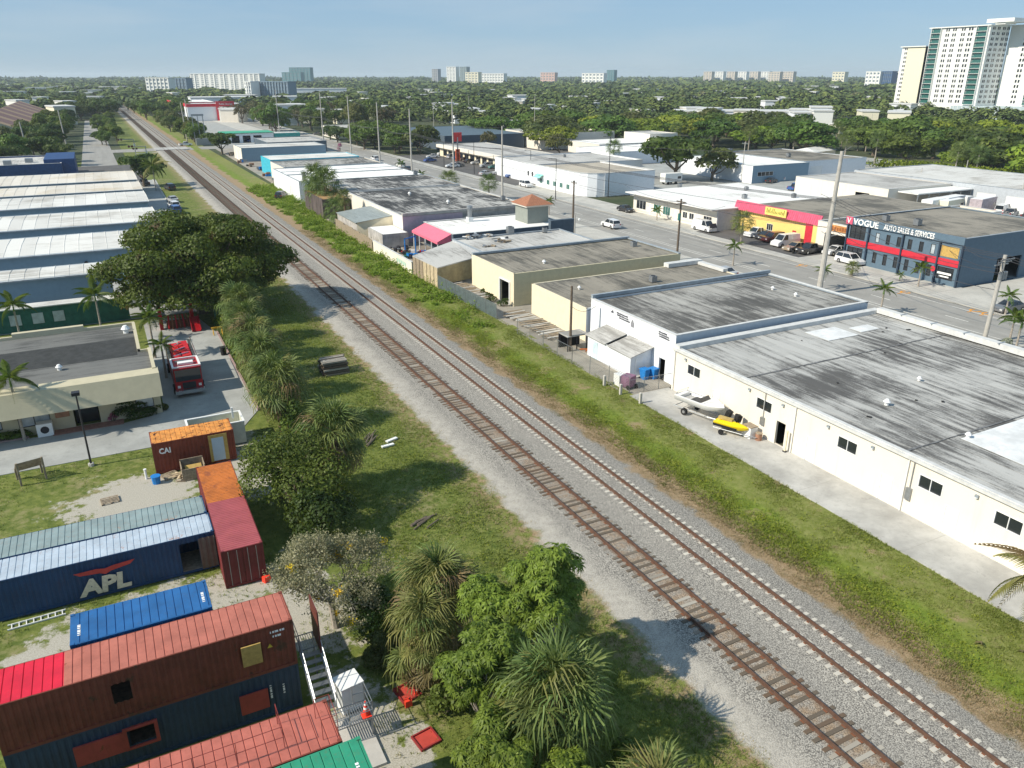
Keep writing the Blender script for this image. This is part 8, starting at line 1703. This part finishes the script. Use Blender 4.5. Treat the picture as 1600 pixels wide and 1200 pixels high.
# ---- red machinery under the tree
rm_ = thing('machine_frame', 'tall red steel machine frame in the shade of the spreading tree', 'machine', (4.5, 101, 0))
for x in (3.6, 7.2): m = MB(); m.box(x - .2, x + .2, 100.6, 101.4, 0, 4.4); m.build('column', redp, rm_)
m = MB(); m.box(3.4, 7.4, 100.7, 101.3, 3.6, 4.4); m.build('beam', redp, rm_); m = MB(); m.box(4.2, 6.8, 100.8, 101.2, 0, 1.0); m.build('base', MT['rust'], rm_)
for k in range(6): m = MB(); m.cyl((4.4 + k*.45, 100.4, .1), (4.5 + k*.4, 100.9, 1.7), .1); m.build('cylinder', MT['rust'] if k % 2 else redp, rm_)
sl = thing('ramp_slide', 'red steel ramp leaning at the front of the red machine', 'ramp', (7.3, 98.8, 0)); m = MB(); m.cbox((7.3, 98.9, .8), (.9, 2.2, .12), Matrix.Rotation(.7, 3, 'X')); m.build('plate', redp, sl)
for s in (-.5, .5): m = MB(); m.cbox((7.3 + s, 98.9, .9), (.08, 2.2, .35), Matrix.Rotation(.7, 3, 'X')); m.build('side', redp, sl)
x, y = at(205, 480); t = thing('box_truck', 'white truck cab and box behind the office half under the tree', 'truck', (x, y, .05)); m = MB(); m.box(x - .2, x + 2.0, y + 1.8, y + 7, .6, 3.4); m.build('box', wwhite, t); m = MB(); m.add([(x - .1, y, .5), (x + 1.9, y, .5), (x + 1.9, y, 1.3), (x - .1, y, 1.3), (x, y + .8, 2.2), (x + 1.8, y + .8, 2.2), (x + 1.9, y + 1.7, 2.2), (x - .1, y + 1.7, 2.2), (x - .1, y + 1.7, .5), (x + 1.9, y + 1.7, .5)], [(0,1,2,3), (3,2,5,4), (4,5,6,7), (1,9,6,5,2), (8,0,3,4,7)]); m.build('cab', wwhite, t)
for yy in (y + .6, y + 5.5):
    for s in (x, x + 1.8): m = MB(); m.cyl((s - .1, yy, .45), (s + .1, yy, .45), .45, n=12); m.build('wheel', MT['rubber'], t)
t = thing('work_cart', 'green and red cart under the tree by the palms', 'cart', (10.8, 101.5, 0)); m = MB(); m.box(9.9, 12.0, 100.8, 102, .5, 1.6); m.build('body', MT['green_wall'], t); m = MB(); m.box(10.0, 10.5, 100.5, 100.8, .2, 1.0); m.build('drum', redp, t)
for s in (10.2, 11.7): m = MB(); m.cyl((s, 100.7, .35), (s, 100.85, .35), .35, n=10); m.build('wheel', MT['rubber'], t)
x, y = at(350, 555); t = thing('barrel', 'black open barrel at the edge of the driveway', 'barrel', (x, y, .05)); m = MB(); m.cyl((0, 0, 0), (0, 0, .9), .3, .34, 14); m.build('body', MT['rubber'], t, local=True); m = MB(); m.cyl((0, 0, .9), (0, 0, .94), .37, n=14); m.build('rim', MT['dark_frame'], t, local=True)
x, y = at(341, 523); t = thing('barricade', 'yellow trestle standing by the palms at the driveway', 'trestle', (x, y, .05)); m = MB(); m.box(-.7, .7, -.05, .05, .75, .95); m.build('beam', yl, t, local=True)
for s in (-.5, .5): m = MB(); m.cyl((s, -.3, 0), (s, 0, .8), .05); m.cyl((s, .3, 0), (s, 0, .8), .05); m.build('leg', yl, t, local=True)
# ---- boat on trailer, jet ski, engines
def hull(L, W_, H, nose=.35, n=12):
    m = MB(); rows = []
    for k in range(n + 1):
        f = k / n; x = f * L; w_ = W_ / 2 * (1 if f < 1 - nose else math.cos((f - 1 + nose) / nose * math.pi / 2) ** .75); w_ = max(w_, .01); keel = H * (.0 if f < .7 else ((f - .7) / .3) ** 2 * .6)
        rows.append([(x, -w_, H), (x, -w_ * .85, keel + H * .35), (x, 0, keel), (x, w_ * .85, keel + H * .35), (x, w_, H)])
    for r in rows: m.v += r
    for k in range(n):
        for j in range(4): a = k * 5 + j; m.f.append((a, a + 5, a + 6, a + 1)); m.m.append(0)
    m.f.append((0, 1, 2, 3, 4)); m.m.append(0); return m, rows
bt = thing('motor_boat', 'small white motor boat resting on a trailer by the cream wall', 'boat', (44.6, 52.6, .95), R(-78)); gel = simple('gelcoat', (.80, .80, .78), .25, var=.03)
m, rows = hull(4.9, 1.95, .75); m.build('hull', gel, bt, local=True, smooth=True)
m = MB()
for k in range(len(rows) - 1):
    a, b = rows[k], rows[k+1]
    if k < 7:   # side decks only, cockpit open
        for s in (0, 4): p, q = a[s], b[s]; i_, j_ = (p[0], p[1] * .80, p[2]), (q[0], q[1] * .80, q[2]); m.add([p, q, j_, i_], [(0,1,2,3)])
    else: m.add([a[0], b[0], b[4], a[4]], [(0,1,2,3)])
m.build('deck', gel, bt, local=True); m = MB(); m.box(.15, 2.9, -.75, .75, .38, .42); m.build('cockpit_floor', simple('cockpit_grey', (.45, .44, .42)), bt, local=True); m = MB(); m.box(1.5, 2.7, -.5, .5, .45, .60); m.build('seat', simple('dark_cushion', (.07, .07, .07)), bt, local=True); m = MB(); m.box(.1, .5, -.7, .7, .42, .72); m.build('bench', gel, bt, local=True)
m = MB(); m.tube([(3.2, -.75, .75), (3.6, -.66, 1.05), (4.7, 0, 1.1), (3.6, .66, 1.05), (3.2, .75, .75)], .018); m.tube([(.1, -.8, .75), (.3, -.75, 1.1), (.3, .75, 1.1), (.1, .8, .75)], .02); m.build('bow_rail', MT['chrome'], bt, local=True)
m = MB(); m.add([(2.9, -.7, .75), (2.9, .7, .75), (2.65, .62, 1.1), (2.65, -.62, 1.1)], [(0,1,2,3)]); m.build('windscreen', MT['glass'], bt, local=True)
tr_ = thing('boat_trailer', 'galvanised trailer carrying the white boat', 'trailer', (44.6, 52.6, .1), R(-78)); m = MB(); m.tube([(-.2, -.7, .45), (3.6, -.6, .45), (6.6, 0, .45)], .05); m.tube([(-.2, .7, .45), (3.6, .6, .45), (6.6, 0, .45)], .05)
for x in (0, 1.5, 3.4): m.tube([(x, -.7, .45), (x, .7, .45)], .04)
m.build('frame', MT['steel'], tr_, local=True)
for s in (-.95, .95): m = MB(); m.cyl((1.3, s - .1, .3), (1.3, s + .1, .3), .33, n=14); w_ = m.build('wheel', MT['rubber'], tr_, local=True); m = MB(); m.cyl((1.3, s * 1.11, .3), (1.3, s * 1.12, .3), .15, n=10); m.build('rim', MT['chrome'], w_, local=True)
m = MB(); m.cyl((6.3, .1, 0), (6.3, .1, .55), .04); m.build('jockey_stand', MT['steel'], tr_, local=True)
js = thing('jet_ski', 'yellow jet ski on a small trailer beyond the boat', 'jet ski', (44.4, 47.4, .55), R(-68)); yel = simple('bright_yellow', (.85, .62, .01), .25, var=.03)
m, rows = hull(3.0, 1.1, .5, .5); m.build('hull', yel, js, local=True, smooth=True); m = MB()
for k in range(len(rows) - 1): a, b = rows[k], rows[k+1]; za = .5 + .22 * math.sin(math.pi * k / 12); zb = .5 + .22 * math.sin(math.pi * (k+1) / 12); m.add([a[0], b[0], (b[0][0], 0, zb), (a[0][0], 0, za)], [(0,1,2,3)]); m.add([(a[0][0], 0, za), (b[0][0], 0, zb), b[4], a[4]], [(0,1,2,3)])
m.build('deck', yel, js, local=True); m = MB(); m.cbox((.9, 0, .8), (1.3, .35, .22)); m.build('seat', simple('tan_seat', (.45, .33, .12)), js, local=True); m = MB(); m.cyl((1.75, -.35, 1.0), (1.75, .35, 1.0), .025); m.cyl((1.9, 0, .7), (1.75, 0, 1.0), .04); m.build('handlebar', MT['rubber'], js, local=True)
m = MB(); m.box(.0, 2.2, -.57, -.52, .15, .35); m.box(.0, 2.2, .52, .57, .15, .35); m.build('black_trim', MT['rubber'], js, local=True)
jt = thing('ski_trailer', 'low trailer with small wheels under the yellow jet ski', 'trailer', (44.4, 47.4, .1), R(-68)); m = MB(); m.tube([(0, -.45, .35), (2.6, -.3, .35), (3.8, 0, .3)], .035); m.tube([(0, .45, .35), (2.6, .3, .35)], .035); m.tube([(.9, -.7, .3), (.9, .7, .3)], .04); m.build('frame', MT['steel'], jt, local=True)
for s in (-.75, .75): m = MB(); m.cyl((.9, s - .07, .22), (.9, s + .07, .22), .24, n=12); m.build('wheel', MT['rubber'], jt, local=True)
for k, (x, y, lab) in enumerate(((46.0, 47.6, 'black outboard engine leaning against the wall, left one'), (46.1, 46.5, 'black outboard engine leaning against the wall, right one'))):
    t = thing('outboard_engine', lab, 'engine', (x, y, .08), .3 + k); m = MB(); m.cbox((0, 0, 1.05), (.55, .42, .6), Matrix.Rotation(.3, 3, 'X')); m.build('cowl', MT['rubber'], t, local=True); m = MB(); m.cyl((0, 0, .1), (0, 0, .9), .12, .16, 8); m.build('leg', MT['dark_frame'], t, local=True); m = MB(); m.cyl((0, -.1, .15), (0, -.16, .15), .2, n=8); m.build('propeller', MT['steel'], t, local=True)
for k, (x, y, s, c_, lab) in enumerate(((46.0, 44.9, .9, 'white_frame', 'white cabinet against the cream wall by the dark door'), (46.2, 44.0, .6, 'brick_wall', 'small rusty drum beside the dark door'))):
    t = thing('cabinet' if k == 0 else 'drum', lab, 'cabinet' if k == 0 else 'drum', (x, y, .08)); m = MB(); (m.box(-.4, .4, -.5, .5, 0, 1.0) if k == 0 else m.cyl((0, 0, 0), (0, 0, .6), .28, n=12)); m.build('body', MT[c_], t, local=True); m = MB(); (m.box(-.43, .43, -.53, .53, 1.0, 1.05) if k == 0 else m.cyl((0, 0, .6), (0, 0, .64), .3, n=12)); m.build('lid', MT['timber'], t, local=True)
t = thing('gas_post', 'yellow upright post at the cream wall', 'post', (46.5, 41.3, .07)); m = MB(); m.box(-.05, .05, -.09, .09, 0, 1.9); m.build('post', MT['cream_wall'], t, local=True); m = MB(); m.box(-.1, .1, -.15, .15, 0, .1); m.build('foot', MT['dark_frame'], t, local=True)
# junk in the yard of the pink awning shop
for k in range(16):
    x, y = rnd.uniform(42, 48.2), rnd.uniform(119, 133); cc = ['white', 'red', 'blue', 'rusty', 'grey', 'green'][k % 6]; mt = [MT['white_frame'], redp, MT['blue_plastic'], MT['rust'], MT['steel'], MT['green_wall']][k % 6]
    t = thing('junk_heap', cc + ' scrap piled among the odds and ends behind the graffiti wall', 'scrap', (x, y, .05), rnd.random() * 3, 'scrap behind the graffiti wall')
    for j in range(5): m = MB(); m.cbox((rnd.uniform(-.6, .6), rnd.uniform(-.6, .6), rnd.uniform(.2, .9)), (rnd.uniform(.2, 1.2), rnd.uniform(.2, .7), rnd.uniform(.1, .7)), Matrix.Rotation(rnd.random()*3, 3, 'Z')); m.build('piece', mt if j % 2 else MT['dark_frame'], t, local=True)
t = thing('gantry', 'blue steel gantry frame in the scrap yard', 'gantry', (46, 127, 0)); m = MB(); m.tube([(44.5, 127, 0), (44.5, 127, 3), (47, 128.5, 3), (47, 128.5, 0)], .12); m.build('frame', MT['blue_plastic'], t); m = MB(); m.box(44.4, 44.6, 126.9, 127.1, 0, .2); m.build('foot', MT['blue_plastic'], t)
for k in range(10):
    x, y = rnd.uniform(45.5, 47), 200 + k * 14.5 + rnd.uniform(-3, 3)
    if 300 < y < 325: continue
    t = thing('junk_heap', 'scrap and crates stored behind the middle-distance workshops', 'scrap', (x, y, .05), 0, 'scrap behind the workshops')
    for j in range(5): m = MB(); m.cbox((rnd.uniform(-1, 1), rnd.uniform(-1.4, 1.4), rnd.uniform(.3, 1.0)), (rnd.uniform(.5, 1.8), rnd.uniform(.4, 1.2), rnd.uniform(.3, 1.2))); m.build('piece', rnd.choice([MT['brick_wall'], MT['steel'], MT['blue_plastic'], MT['dark_frame'], MT['timber']]), t, local=True)
# ================================================================== THE AIR
g = G('air'); g.t.nodes.remove(g.b); pv = g.t.nodes.new('ShaderNodeVolumePrincipled'); pv.inputs['Color'].default_value = (.80, .90, 1.0, 1); pv.inputs['Density'].default_value = HAZE = 1.0e-4; pv.inputs['Anisotropy'].default_value = .1
g.t.links.new(pv.outputs[0], g.out.inputs['Volume'])
m = MB(); m.box(-14200, 16200, -500, 24200, -1.2, 75); tag(m.build('haze', g.mat), kind='stuff')
